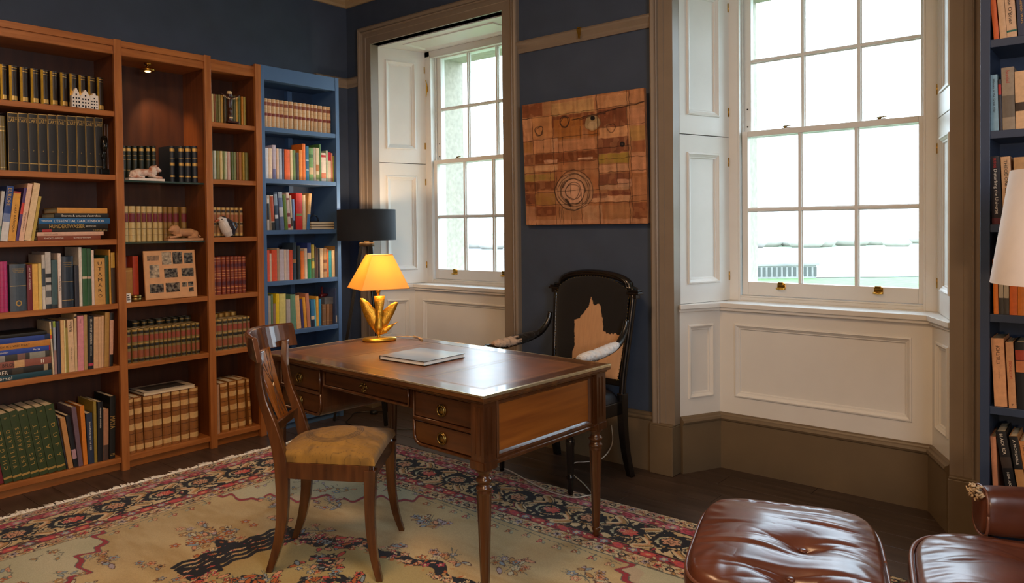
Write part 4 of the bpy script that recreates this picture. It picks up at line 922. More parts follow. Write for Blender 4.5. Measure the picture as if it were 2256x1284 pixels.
(-0.03,-0.619,1,0.0493,0.2556,0,0.13,'#c6281f','f','thick red book',49,0),
(-0.03,-0.5924,1,0.0232,0.2422,0,0.13,'#d3b789','f','cream book',0,0),
(-0.03,-0.5632,1,0.025,0.2547,5.7,0.13,'#c89b5e','f','tan book with blue foot',50,0),
]),
(0,1.018,"on blue bookcase's fourth shelf",'paperbacks on the fourth shelf of the blue bookcase',0,[
(-0.03,-0.9009,0,0.0187,0.2095,0,0.13,'#d8512e','f','coral book',0,0),
(-0.03,-0.8801,0,0.0129,0.1879,0,0.13,'#cdb9a0','f','thin cream book',0,0),
(-0.03,-0.8651,0,0.0389,0.2093,0,0.13,'#d4502f','f','thick coral book',0,0),
(-0.03,-0.8246,0,0.0169,0.2214,0,0.13,'#a8947c','f','grey-beige book',0,0),
(-0.03,-0.8044,0,0.033,0.2122,0,0.13,'#c0bccc','f','pale lilac book',0,0),
(-0.03,-0.7697,0,0.0166,0.2101,0,0.13,'#cfc0b6','f','white book',0,0),
(-0.03,-0.7514,0,0.0212,0.2095,0,0.13,'#c4b6bc','f','lilac-white book',0,0),
(-0.03,-0.7285,0,0.0259,0.2069,0,0.13,'#d2502f','f','slim coral book',0,0),
(-0.03,-0.6998,0,0.0261,0.2549,0,0.13,'#2a3a4a','f','tall dark blue book',51,0),
(-0.03,-0.6657,0,0.0241,0.2344,0,0.13,'#232c2e','f','black-green book',0,0),
(-0.03,-0.6376,0,0.0289,0.1961,0,0.13,'#d9762a','f','orange book',0,0),
(-0.03,-0.607,0,0.0221,0.2125,0,0.13,'#d2bfa8','f','off-white book',0,0),
(-0.03,-0.5825,0,0.03,0.2515,0,0.13,'#2a3a7c','f','tall blue,white and green book',52,0),
(-0.03,-0.5484,0,0.0237,0.2382,0,0.13,'#b8a83e','f','tall yellow-green floral book',53,0),
(-0.03,-0.5211,0,0.0119,0.2234,0,0.13,'#4a2e1c','f','dark brown book',0,0),
(-0.03,-0.5074,0,0.0126,0.213,0,0.13,'#5a3a20','f','brown book',0,0),
(-0.03,-0.4936,0,0.0138,0.2085,0,0.13,'#1c1a1a','f','black book',0,0),
(-0.03,-0.4774,0,0.0266,0.209,0,0.13,'#d8bc94','f','cream book',0,0),
(-0.03,-0.4483,0,0.0269,0.2107,0,0.13,'#b48a58','f','mottled brown book',54,0),
(-0.03,-0.4196,0,0.016,0.2022,0,0.13,'#cf6a26','f','thin orange book',0,0),
(-0.03,-0.4018,0,0.0235,0.1914,0,0.13,'#3aa0ae','f','turquoise book',0,0),
(-0.03,-0.3758,0,0.0268,0.1932,0,0.13,'#d9c29c','f','ivory book',0,0),
(-0.03,-0.3465,0,0.0264,0.2226,0,0.13,'#b0884a','f','tan-gold book',0,0),
]),
(0,0.674,"on blue bookcase's fifth shelf",'books on the fifth shelf of the blue bookcase',0,[
(-0.03,-0.8802,1,0.0203,0.2462,0.5,0.13,'#a39a90','f','grey-beige book',0,0),
(-0.03,-0.8641,1,0.014,0.2539,0.6,0.13,'#5a7a5a','f','green book',0,0),
(-0.03,-0.8441,1,0.0178,0.1905,0.4,0.13,'#8a6a58','f','short brown book',0,0),
(-0.03,-0.8164,1,0.0251,0.2559,0.4,0.13,'#d8bc1e','f','yellow book',0,0),
(-0.03,-0.7657,1,0.0485,0.2523,0.6,0.13,'#c9c074','f','wide pale yellow book',0,0),
(-0.03,-0.7579,0,0.0302,0.2107,0,0.13,'#a8a2a0','f','short grey speckled book',0,0),
(-0.03,-0.7232,0,0.0402,0.2412,-0.5,0.13,'#5f8a74','f','sage green book',0,0),
(-0.03,-0.6768,0,0.0355,0.2303,-3.7,0.13,'#d6ac78','f','cream book',0,0),
(-0.03,-0.6389,0,0.0196,0.2049,-3.7,0.13,'#3a3466','f','indigo book',0,0),
(-0.03,-0.6158,0,0.0209,0.2147,-3.7,0.13,'#d59a2c','f','ochre book',0,0),
(-0.03,-0.5901,0,0.027,0.2393,-3.7,0.13,'#b87a60','f','salmon book',0,0),
(-0.03,-0.5572,0,0.0273,0.1904,-1.4,0.13,'#2a6ea0','f','blue book with white scene',55,0),
(-0.03,-0.5276,0,0.0107,0.192,-1.4,0.13,'#5ab4cc','f','cyan book',0,0),
(-0.03,-0.4964,1,0.0192,0.2117,0,0.13,'#d9a43a','f','yellow book with blue edge',0,0),
(-0.03,-0.4747,1,0.0193,0.1917,0.4,0.13,'#2a86b4','f','bright blue book',0,0),
(-0.03,-0.4638,0,0.0293,0.1508,0,0.13,'#7a5a3c','f','brown calf volume',56,0),
(-0.03,-0.4051,1,0.0258,0.1496,1.1,0.13,'#8a6240','f','brown calf volume',56,0),
(-0.03,-0.3766,1,0.0248,0.1471,1.1,0.13,'#6a4a30','f','dark brown calf volume',56,0),
]),
(1,2.067,"on right-edge bookcase's top visible shelf",'books on the top visible shelf at the right edge',0,[
(-0.285,4.0141,0,0.0173,0.1902,-4.6,0.15,'#d8642c','f','orange book',0,0),
(-0.285,4.0344,0,0.0217,0.1947,-3.8,0.15,'#d9b088','f','pale peach book',0,0),
(-0.285,4.057,0,0.0309,0.2032,-3.5,0.15,'#dcb592','f','cream book with green oval mark',57,33),
(-0.285,4.0918,0,0.0286,0.2031,-2.9,0.15,'#38415c','f','navy book with pale lettering',0,34),
]),
(1,1.719,"on right-edge bookcase's second visible shelf",'books on the second visible shelf at the right edge',0,[
(-0.285,4.0039,0,0.0263,0.2149,-1.4,0.15,'#7fa6bc','f','light blue book',0,35),
(-0.285,4.032,0,0.0095,0.1952,-1.3,0.15,'#2a2430','f','thin dark book with red patch',58,0),
(-0.285,4.0432,0,0.0398,0.2371,-1.3,0.15,'#9a8a76','f','grey photographic book',59,36),
(-0.285,4.0853,0,0.0402,0.2176,-1.3,0.15,'#dcb48a','f','cream book with picture patch',60,0),
]),
(1,1.36,"on right-edge bookcase's third visible shelf",'books on the third visible shelf at the right edge',0,[
(-0.285,4.0092,0,0.0334,0.2607,-2.2,0.15,'#1a1620','f','black book lettered Disturbing the Universe',61,37),
(-0.285,4.0462,0,0.0305,0.2573,-2.2,0.15,'#d6ab80','f','tan book with long serif lettering',0,38),
(-0.285,4.0802,0,0.0461,0.2529,-0.6,0.15,'#c99a66','f','plain tan book behind the white shade',0,0),
]),
(1,1.014,"on right-edge bookcase's fourth visible shelf",'paperbacks on the fourth visible shelf at the right edge',0,[
(-0.285,4.0149,0,0.0157,0.2102,-1.3,0.13,'#dd7a26','f','orange paperback',0,0),
(-0.285,4.0328,0,0.0149,0.2106,-1.1,0.13,'#b0a898','f','black and white paperback',62,0),
(-0.285,4.049,0,0.0155,0.211,-0.5,0.13,'#b4ac9a','f','grey paperback with photo foot',63,0),
(-0.285,4.0659,0,0.025,0.2113,0,0.13,'#d96a2a','f','wide orange paperback',0,0),
(-0.285,4.0923,0,0.0206,0.2119,0,0.13,'#dd7f2c','f','amber paperback',0,0),
(-0.285,4.1143,0,0.0164,0.2123,0,0.13,'#d9822c','f','amber paperback at frame edge',0,0),
]),
(1,0.657,"on right-edge bookcase's fifth visible shelf",'books on the fifth visible shelf at the right edge',0,[
(-0.285,4.0182,0,0.0413,0.2626,-2.7,0.17,'#dba274','f','thick peach book lettered STRUTHOF',0,39),
(-0.285,4.0649,0,0.0242,0.2513,-2.7,0.17,'#cf9a6e','f','peach book lettered LA LISTE NOIRE',0,40),
(-0.285,4.0921,0,0.0333,0.2547,-2.1,0.17,'#0f1318','f','black book with orange panels',64,0),
]),
(1,0.3,"on right-edge bookcase's lowest visible shelf",'books on the lowest visible shelf at the right edge',0,[
(-0.285,4.0147,0,0.0177,0.237,-2.5,0.17,'#cf8e6a','f','thin peach book',0,0),
(-0.285,4.0623,0,0.0341,0.2608,-9.1,0.17,'#12141a','f','black book lettered BLACK SEA',65,41),
(-0.285,4.1008,0,0.0277,0.2499,-8.3,0.17,'#c9935c','f','tan book with black title panel',66,42),
(-0.285,4.1307,0,0.0254,0.2363,-8.1,0.17,'#c98a54','f','brown book with red rules',0,43),
]),
]# ------------------------------------------------------------------ place the upright books
ORDN = 'first second third fourth fifth sixth seventh eighth ninth tenth eleventh twelfth thirteenth fourteenth fifteenth sixteenth seventeenth eighteenth nineteenth twentieth twenty-first twenty-second twenty-third twenty-fourth'.split()
for (ax, z, phrase, group, aged, rows) in SHELVES:
    for i, (pv, x, side, w, h, th, d, hexc, style, look, dk, tk) in enumerate(rows):
        T = Matrix.Translation((pv, x, z)) @ ML if ax == 0 else Matrix.Translation((x, pv, z))
        T = T @ Matrix.Rotation(math.radians(th), 4, 'Y') @ Matrix.Translation((-w if side else 0, 0, .0003))
        deco = DECOS[dk]; st = style
        if style == 'G':      # gilt volume: lit edge put in as a gold strip, dark spine with gilt tooling
            st = 'r'; deco = ((.93, .945, 'G', .0006), (.86, .875, 'G', .0006), (.04, .16, 'G', .0005))
        b_ = book(T, w, h, d, hexc, st, look+', '+ORDN[i]+' from left '+phrase, group, deco, TITLES[tk], bool(aged))
        if style == 'e':
            q = MB().box(.0002, -.0008, .002, .0014, .002, h-.002); q.box(w-.0016, -.0008, .002, w-.0004, .002, h-.002); q.build('edge_highlights', M_TEXTG, b_, kind='stuff')  # highlights along the spine edges, put in as thin gold strips
        if style == 'G':
            q = MB().box(.0005, -.0012, .002, w*.30, .004, h-.002).build('lit_gilt_strip', M_GOLD, b_)
# ------------------------------------------------------------------ lying books
def flat_book(yr, x, z, w, h, d, hexc, label, group, titles=(), deco=(), style='f', fore=False):
    if not fore: T = Matrix(((0, -1, 0, x), (0, 0, -1, yr), (1, 0, 0, z+.0002), (0, 0, 0, 1)))
    else: T = Matrix(((0, 1, 0, x), (0, 0, 1, yr), (1, 0, 0, z+.0002), (0, 0, 0, 1)))
    return book(T, w, h, d, hexc, style, label, group, deco, titles)
g = 'books lying in a pile on the left bay\'s third shelf'
z = 1.322
for (y0, y1, w, c, lab, ti, de) in (
    (-2.262, -1.949, .024, '#7a3a20', 'rust brown book at the bottom of the lying pile', (('d', 'la vie artistique', .30, .28, .42, 'W'), ('d', 'ENCYCLOPEDIE', .75, .3, .28, 'W')), ()),
    (-2.262, -1.931, .020, '#d0a892', 'pale pink book lying second from the bottom of the pile', (('d', 'Mythes et Legendes', .8, .2, .28, 'K'),), ()),
    (-2.256, -1.906, .016, '#191613', 'thin black book lying under the large-lettered black book', (('d', "L'HIMALAYA", .12, .2, .6, 'G'),), ((.82, .95, '#a02a2a', .0003),)),
    (-2.258, -1.908, .028, '#14120f', 'thick black lying book with large pale capitals', (('d', 'HUNDERTWASSER', .60, .5, .72, 'G'), ('d', 'ARCHITECTURE', .26, .15, .28, 'W')), ()),
    (-2.254, -1.898, .030, '#1f5d92', 'blue lying book lettered ESSENTIAL GARDENBOOK', (('d', "L'ESSENTIAL GARDENBOOK", .44, .72, .46, 'W'), ('d', 'TERENCE', .9, .14, .22, 'W')), ()),
    (-2.178, -1.904, .026, '#15181c', 'black lying book with pale script lettering', (('d', "Secrets & astuces d'autrefois", .52, .72, .46, 'W'),), ()),
    (-2.165, -1.910, .029, '#c28a3c', 'gold book on top of the lying pile', (), ())):
    flat_book(y1, -.022 if w > .02 else -.026, z, w, y1-y0, .2, c, lab, g, ti, de); z += w+.0005
g = 'books lying in a pile on the left bay\'s fifth shelf'
z = .603
for (y1, w, c, lab, ti, de) in (
    (-2.2095, .028, '#123f4c', 'teal lying book lettered Universel, lowest of its pile', (('d', 'Universel', .73, .35, .62, 'W'),), ()),
    (-2.2095, .033, '#1c1a16', 'dark lying book with bold white capitals above the teal one', (('d', 'D\u00dcRER', .73, .24, .72, 'W'), ('h', 'II', .1, .0, .0, 'G'))[:1], ((.05, .11, '#a09070', .0003), (.4, .55, '#3a342a', .0003))),
    (-2.2095, .037, '#8a5244', 'mauve brown lying book lettered UN ART BELGE', (('d', 'UN ART BELGE', .72, .4, .5, 'K'), ('d', 'II', .13, .04, .5, 'W')), ((.38, .52, '#c9a070', .0003),)),
    (-2.218, .033, '#3a3832', 'lying book with black and white photographs', (), ((.06, .28, '#8a8a80', .0003), (.34, .45, '#7a5a50', .0003), (.62, .75, '#8d8a84', .0003))),
    (-2.213, .026, '#27449a', 'blue lying book lettered Art Contemporain', (('d', 'Art Contemporain', .74, .3, .5, 'W'), ('d', 'Taschen'[:0]+'Paris', .2, .1, .36, 'W')), ((0, .02, '#a02038', .0003),)),
    (-2.213, .032, '#bb7f35', 'ochre lying book in the fifth shelf pile', (('d', 'LES TRES BEAUX LIVRES D\'ART', .6, .62, .32, 'K'),), ()),
    (-2.206, .027, '#26408c', 'royal blue lying book with pink title patch', (), ((.72, .9, '#8a5a80', .0003), (.0, .1, '#1a2c50', .0003))),
    (-2.228, .018, '#14130f', 'thin black book on top of the fifth shelf pile', (('d', 'PHOTOGRAPHIE', .8, .18, .5, 'W'),), ())):
    flat_book(y1, -.024, z, w, .33, .22, c, lab, g, ti, de); z += w+.0005
z = 1.363
g = 'books lying on the third shelf of the blue bookcase'
for k, (y0, y1, w, c, lab) in enumerate(((-.541, -.326, .0185, '#3a2018', 'lowest lying book, pages outward, on blue bookcase\'s third shelf'), (-.544, -.325, .0195, '#2a1a18', 'middle lying book, pages outward, on blue bookcase\'s third shelf'), (-.545, -.334, .0185, '#4a3a30', 'top lying book, pages outward, on blue bookcase\'s third shelf'))):
    flat_book(y0, -.035-.14, z, w, y1-y0, .14, c, lab, g, fore=True); z += w+.0005
# flat picture book on the tan volumes of the middle bay
t = thing('picture_book', 'flat picture book lying on the tan leather volumes of middle bay', 'book', (-.13, -1.575, .398))
zt_ = .0
b = MB(); b.box(-.10, -.155, 0, .108, .155, .003); b.box(-.10, -.155, .016, .108, .155, .019); b.box(-.10, -.155, 0, .108, -.152, .019); b.build('cover', mat('book_cover_ivory', '#c4b5a0', rough=.4), t)
MB().box(-.098, -.1515, .003, .105, .153, .016).build('pages', M_PAGES, t)
MB().box(-.07, -.12, .019, .075, .115, .0195).build('cover_picture', mat('dark_cover_picture', '#2a2826', col2='#5a5650', rough=.3, nscale=30), t)

# ------------------------------------------------------------------ ornaments
def remesh(o, vox, smooth=2):
    m = o.modifiers.new('merge', 'REMESH'); m.mode = 'VOXEL'; m.voxel_size = vox; m.use_smooth_shade = True
    if smooth: s = o.modifiers.new('soften', 'SMOOTH'); s.iterations = smooth; s.factor = .5
M_CER = mat('white_ceramic', '#ddd6cf', rough=.25, noise=.03)
M_CERB = mat('dark_glaze', '#1e2230', rough=.25)
HX = Matrix(((0, 0, 1, 0), (1, 0, 0, 0), (0, 1, 0, 0), (0, 0, 0, 1)))      # prism x->+y, y->+z, extrude -> +x
for (yc, w, h, kind, lab) in ((-2.066, .046, .104, 0, 'white ceramic canal house with bell gable, leftmost of three'), (-2.0195, .046, .100, 1, 'white ceramic canal house with pointed gable, middle of three'), (-1.9745, .042, .086, 2, 'white ceramic canal house with flat cornice, rightmost of three')):
    t = thing('ceramic_house', lab, 'figurine', (-.0015, yc, 2.0465), 0, 'white ceramic canal houses on the top row')
    k = w/2
    if kind == 0: poly = [(-k, 0), (k, 0), (k, h*.6), (k*.7, h*.66), (k*.55, h*.82), (k*.3, h*.9), (k*.18, h), (-k*.18, h), (-k*.3, h*.9), (-k*.55, h*.82), (-k*.7, h*.66), (-k, h*.6)]
    elif kind == 1: poly = [(-k, 0), (k, 0), (k, h*.68), (k*.1, h), (-k*.1, h), (-k, h*.68)]
    else: poly = [(-k, 0), (k, 0), (k, h*.88), (k*.4, h*.88), (k*.35, h), (-k*.35, h), (-k*.4, h*.88), (-k, h*.88)]
    MB().prism(poly, -.026, 0, M=HX).build('house_body', M_CER, t, bevel=.001)
    wd_, hd = w*.17, h*.085
    for r in range(4):
        cols = 3 if r < 3 else 1
        zz = h*(.06+.19*r)
        for c in range(cols):
            yy = (c-(cols-1)/2)*w*.30
            if r == 0 and c == 1: MB().box(-.001, yy-wd_/2, 0, .0004, yy+wd_/2, h*.15).build('door', M_CERB, t)
            else: MB().box(-.001, yy-wd_/2, zz, .0004, yy+wd_/2, zz+hd).build('window', M_CERB, t)
# dark bust
t = thing('bust', 'small dark bust beside the black art volumes', 'figurine', (-.0135, -1.924, 1.6875)); t.scale = (.6, 1, 1)
b = MB(); b.box(-.022, -.022, 0, .022, .022, .03); b.lathe([(.012, .03), (.009, .08), (.011, .12)], 12); b.ball((0, 0, .165), (.026, .019, .042), 14); b.ball((.022, 0, .158), (.007, .006, .01), 8); b.ball((-.012, .004, .19), (.022, .02, .03), 12)
b.tube([(0, 0, .08), (.005, -.012, .10), (.012, -.004, .125)], .007, 8)
o = b.build('bust_body', mat('black_bronze', '#16130f', rough=.22, metal=.4), t); remesh(o, .0022, 3)
# lions on plinths (reclining), body one continuous merged surface
def lion(loc, flip, s, base, label, colbase):
    t = thing('lion_sculpture', label, 'sculpture', loc)
    M = Matrix.Diagonal((1, -1 if flip else 1, 1, 1)) @ Matrix.Scale(s, 4)
    b = MB()   # head at -y
    b.tube([(-.0, .085, .030), (0, .05, .040), (0, .0, .042), (0, -.04, .046)], [.022, .029, .027, .026], 12, M=M)
    b.ball((0, .078, .030), (.026, .030, .028), 12, M=M); b.ball((.018, .07, .022), (.012, .026, .020), 10, M=M)
    b.ball((0, -.058, .060), (.030, .032, .036), 14, M=M); b.ball((.006, -.085, .066), (.018, .020, .022), 12, M=M); b.ball((.010, -.103, .060), (.010, .011, .010), 10, M=M)
    for sx in (.012, -.012): b.ball((sx, -.074, .092), (.006, .006, .007), 8, M=M)
    b.tube([(.02, -.03, .024), (.022, -.07, .012), (.02, -.112, .008)], [.011, .009, .009], 8, M=M); b.tube([(-.02, -.03, .024), (-.022, -.07, .012), (-.02, -.105, .008)], [.011, .009, .009], 8, M=M)
    b.tube([(.025, .075, .012), (.030, .045, .008), (.028, .015, .008)], [.010, .009, .008], 8, M=M)
    b.tube([(0, .10, .025), (.012, .115, .010), (.026, .095, .006), (.03, .07, .007)], [.006, .005, .005, .007], 8, M=M)
    for k in range(16): a = k*PI/8; b.ball((.012*math.cos(a*2), -.062+.026*math.sin(a), .056+.026*math.cos(a)), .008, 8, M=M)
    o = b.build('lion_body', colbase, t); remesh(o, .0022, 2); o.location = (0, 0, .014)
    MB().box(-.034*s, -.125*s, 0, .034*s, .125*s, .0145).build('lion_base', base, t, bevel=.001)
    return t
lion((-.066, -1.678, 1.6635), True, .83, mat('white_marble', '#dccfc4', rough=.5), 'white and russet reclining lion on the upper glass shelf', mat('stained_plaster', '#d9c8ba', col2='#a8603c', rough=.6, nscale=28, lo=.38, hi=.6))
lion((-.068, -1.449, 1.3045), False, .88, mat('terracotta_base', '#b98d68', rough=.7), 'tan terracotta reclining lion on the lower glass shelf', mat('tan_terracotta', '#b5855f', rough=.7, noise=.12))
# picture panel with pasted photographs
t = thing('photo_panel', 'tan panel of small black and white photographs on middle bay', 'picture'); 
A = Vector((-.025, -1.706, .9598)); right = Vector((0.02, .304, .0)).normalized(); up = Vector((-.10, -.012, 1)).normalized(); nrm = right.cross(up).normalized()
up = nrm.cross(right).normalized()
PMx = Matrix(((right.x, up.x, nrm.x, A.x), (right.y, up.y, nrm.y, A.y), (right.z, up.z, nrm.z, A.z), (0, 0, 0, 1)))
t.matrix_world = PMx
MB().box(0, 0, -.012, .304, .290, 0).build('panel_board', mat('tan_board', '#c08a58', rough=.35, noise=.08, nscale=8), t, bevel=.001)
MB().box(.004, .004, 0, .300, .286, .0008).build('backing_sheet', mat('tan_sheet', '#c8976a', rough=.4, noise=.08), t)
ph = mat('photo_print', '#6f6a60', col2='#15151a', rough=.3, nscale=60, lo=.42, hi=.6); ph2 = mat('pale_print', '#b7a68c', col2='#55504a', rough=.3, nscale=40, lo=.35, hi=.6)
for k, (x0, y0, x1, y1) in enumerate(((.105, .205, .160, .280), (.168, .207, .225, .280), (.236, .207, .288, .272), (.030, .130, .086, .206), (.114, .126, .192, .180), (.216, .128, .290, .178), (.026, .040, .106, .092), (.118, .038, .200, .094), (.216, .066, .245, .092), (.252, .066, .284, .094), (.256, .032, .284, .060))):
    MB().box(x0, y0, .0008, x1, y1, .0014).build('photograph', ph if k not in (0, 3) else ph2, t)
MB().box(.02, .232, .0008, .088, .262, .0011).build('caption', mat('caption_ink', '#a57f5c', col2='#5a4634', rough=.6, nscale=90), t)
# tin and card
t = thing('round_tin', 'small brass tin on the middle bay shelf by the photo panel', 'tin', (-.055, -1.752, .9575))
MB().lathe([(.028, 0), (.034, .001), (.034, .020), (.032, .021)], 24).build('tin_body', M_OLDBRASS, t); MB().lathe([(.035, .021), (.0355, .033), (.030, .036), (.002, .0365)], 24).build('tin_lid', M_OLDBRASS, t)
t = thing('small_card', 'small white printed card at the left of the photo panel', 'card', (-.012, -1.809, .9575))
MB().box(-.001, -.014, 0, .001, .014, .052).build('card_sheet', mat('white_card', '#d9d6cf', rough=.6), t)
for k in range(3): MB().box(.001, -.009, .012+k*.012, .0014, .009-k*.003, .017+k*.012).build('printed_mark', M_TEXTK, t)
flat_book(-1.40, -.15, .957, .02, .0001+.13, .1, '#5a2a1c', 'dark red book behind the photo panel, lying flat', 'x') if False else None
# carved totem with a toothed arc
t = thing('carved_totem', 'dark carved totem with toothed crest on right bay\'s top row', 'figurine', (-.022, -1.157, 2.0535))
MD = mat('carved_dark_wood', '#4a2316', rough=.35, col2='#2a120b', nscale=40)
b = MB(); b.box(-.018, -.02, 0, .018, .058, .012); b.build('totem_base', MD, t, bevel=.002)
b = MB(); b.lathe([(.014, .012), (.017, .03), (.012, .05), (.015, .075), (.012, .10), (.015, .13), (.013, .16), (.016, .18), (.014, .195)], 10); b.ball((.010, 0, .075), (.012, .014, .02), 8); b.ball((.010, -.004, .045), (.010, .012, .012), 8); o = b.build('totem_body', MD, t); remesh(o, .0018, 1)
MB().lathe([(.0155, .182), (.0155, .200), (.010, .203)], 12).build('totem_cap', mat('bone', '#d6b98c', rough=.5), t)
MB().box(.011, -.011, .028, .0185, .012, .036).build('totem_band', mat('bone', '#d6b98c'), t)
b = MB(); pts = [(.014, -.066+.132*i/14, .158+.024*abs((i-7)/7)**1.6) for i in range(15)]; b.tube(pts, [.003+.004*math.sin(PI*i/14) for i in range(15)], 8); b.build('totem_crest', MD, t)
for i in range(2, 13):
    if i != 7: p = pts[i]; MB().lathe([(.0028, 0), (.0024, -.006), (.0004, -.011)], 6, c=(p[0]+.003, p[1], p[2]-.002)).build('tooth', mat('bone', '#d6b98c'), t)
# seabird jug: head and beak to the left, dark back and handle to the right
t = thing('bird_jug', 'black and white seabird shaped jug on right bay\'s third shelf', 'jug', (-.022, -1.200, 1.3285))
b = MB(); b.tube([(0, .026, .0), (0, .014, .030), (0, -.006, .066), (0, -.020, .092)], [.024, .036, .034, .026], 16); b.ball((0, -.022, .102), (.026, .032, .024), 14); o = b.build('jug_body', mat('white_glaze', '#cfc6be', rough=.2, noise=.04), t); remesh(o, .0022, 2)
b = MB(); b.tube([(.022, .046, .012), (.030, .040, .045), (.028, .024, .074), (.018, .010, .088)], [.008, .017, .017, .008], 12, flat=.6); b.tube([(0, .046, .006), (0, .056, .045), (0, .040, .084), (0, .012, .108)], [.014, .016, .016, .010], 12); b.ball((0, -.016, .116), (.020, .022, .012), 12); o = b.build('dark_wing', mat('black_glaze', '#2c2a33', rough=.16), t); remesh(o, .002, 1)
MB().tube([(0, .052, .088), (0, .074, .084), (0, .080, .060), (0, .066, .034), (0, .052, .026)], .005, 8).build('handle', mat('black_glaze', '#2c2a33'), t)
MB().tube([(.004, -.046, .102), (.004, -.062, .098), (.004, -.074, .088)], [.013, .010, .003], 10, flat=.6).build('beak', mat('orange_glaze', '#b8583a', rough=.25), t)
MB().lathe([(.005, 0), (.004, .002), (.0005, .003)], 10, M=Matrix.Translation((.022, -.034, .106)) @ Matrix.Rotation(PI/2, 4, 'Y')).build('eye', M_TEXTK, t)
# blue case: bangle on the lying books, box with red gavel, folder with tag
t = thing('glass_bangle', 'dark glass bangle standing on the lying books of blue bookcase', 'ornament', (-.08, -.488, 1.4215))
b = MB(); n = 22; b.tube([(0, -.035*math.cos(PI*i/n), .004+.040*math.sin(PI*i/n)) for i in range(n+1)], .0045, 8); b.build('bangle_ring', mat('dark_glass', '#20242c', rough=.08), t); MB().box(-.006, -.040, 0, .006, .040, .004).build('bangle_foot', mat('dark_glass', '#20242c'), t)
t = thing('grey_box', 'grey box standing on brown calf volumes of blue bookcase', 'box', (-.085, -.383, .8215))
MB().box(-.045, -.047, 0, .035, .047, .040).build('box_body', mat('grey_card', '#5c6068', rough=.7), t, bevel=.001); MB().box(-.046, -.048, .030, .036, .048, .049).build('box_lid', mat('grey_card', '#5c6068'), t, bevel=.001)
t = thing('red_figurine', 'dark red turned ornament on the grey box', 'ornament', (-.088, -.412, .8705))
b = MB(); b.tube([(0, -.030, .012), (0, .0, .014), (0, .036, .016)], [.012, .014, .008], 12); b.build('ornament_barrel', mat('red_lacquer', '#5a1620', rough=.18), t)
b = MB(); b.lathe([(.009, .016), (.005, .030), (.010, .044), (.004, .054), (.011, .064), (.008, .076), (.001, .080)], 14, c=(0, -.012, 0)); b.build('ornament_finial', mat('red_lacquer', '#5a1620'), t)
t = thing('box_file', 'slate blue box file with white label on blue bookcase', 'file', (-.022, -.3465, .6745))
MB().box(-.21, -.0095, 0, 0, .009, .262).build('file_body', mat('slate_card', '#4a5c86', rough=.5), t, bevel=.001)
MB().box(0, -.008, .012, .0006, .008, .062).build('file_label', mat('white_card', '#d9d6cf'), t)
# ================================================================== DESK
M_DESK = wood('mahogany', '#65401f', '#3c220f', rough=.28, stretch=(.08, 1, 1), nscale=30, coat=.35)
M_DESKV = wood('mahogany_upright', '#563318', '#371d0c', rough=.28, stretch=(1, 1, .08), nscale=34, coat=.35)
M_DESKLIT = wood('mahogany_side_lit', '#93571f', '#703c14', rough=.32, stretch=(1, .06, 1), nscale=26, coat=.3)  # desk wood with the brighter orange of the lit side in its colour
M_LEATHER = mat('desk_leather', '#7f4e2c', rough=.34, col2='#5a341b', nscale=9, bump=.10, bscale=120, coat=.2, coatr=.25, lo=.3, hi=.7)
DL, DW, DZ = 1.50, .80, .765
desk = thing('writing_desk', 'mahogany writing desk with leather top and fluted legs on the rug', 'desk', (2.645, -1.713, 0), -.038)
def dk(b, name, m, parent=desk, bevel=.0015, **k): return b.build(name, m, parent, bevel=bevel, **k)
b = MB(); b.box(-DL, 0, .742, 0, DW, .760); b.box(-DL+.010, .010, .733, -.010, DW-.010, .742); top = dk(b, 'desk_top', M_DESK, bevel=.003)
ix0, ix1, iy0, iy1 = -DL+.075, -.075, .075, DW-.075
b = MB(); b.box(-DL, 0, .7595, 0, iy0, DZ); b.box(-DL, iy1, .7595, 0, DW, DZ); b.box(-DL, iy0, .7595, ix0, iy1, DZ); b.box(ix1, iy0, .7595, 0, iy1, DZ); dk(b, 'top_border', M_DESK, top, .001)
cuts = [ix0, ix0+(ix1-ix0)*.26, ix0+(ix1-ix0)*.74, ix1]
for k in range(3):
    lp = dk(MB().box(cuts[k]+.0008, iy0+.0008, .7595, cuts[k+1]-.0008, iy1-.0008, DZ-.0006), 'leather_panel', M_LEATHER, top, 0)
b = MB()
for k in range(3):
    for i in (.016, .021): ring(b, cuts[k]+i, iy0+i, cuts[k+1]-i, iy1-i, [(0, 0), (.0011, 0)], M=Matrix(((1, 0, 0, 0), (0, 0, 1, 0), (0, 1, 0, DZ-.0003), (0, 0, 0, 1))))
dk(b, 'gilt_tooling', M_TEXTG, top, 0)
b = MB(); e = .0014
for (x0, y0, x1, y1) in ((-DL-e, -e, e, .0025), (-DL-e, DW-.0025, e, DW+e), (-DL-e, 0, -DL+.0025, DW)): b.box(x0, y0, .7590, x1, y1, DZ+.0006)
b.box(-.012, -e, .7560, e, DW+e, DZ+.0012)
dk(b, 'brass_edge', mat('desk_brass', '#ead9ae', rough=.32, metal=.9), top, .0004)
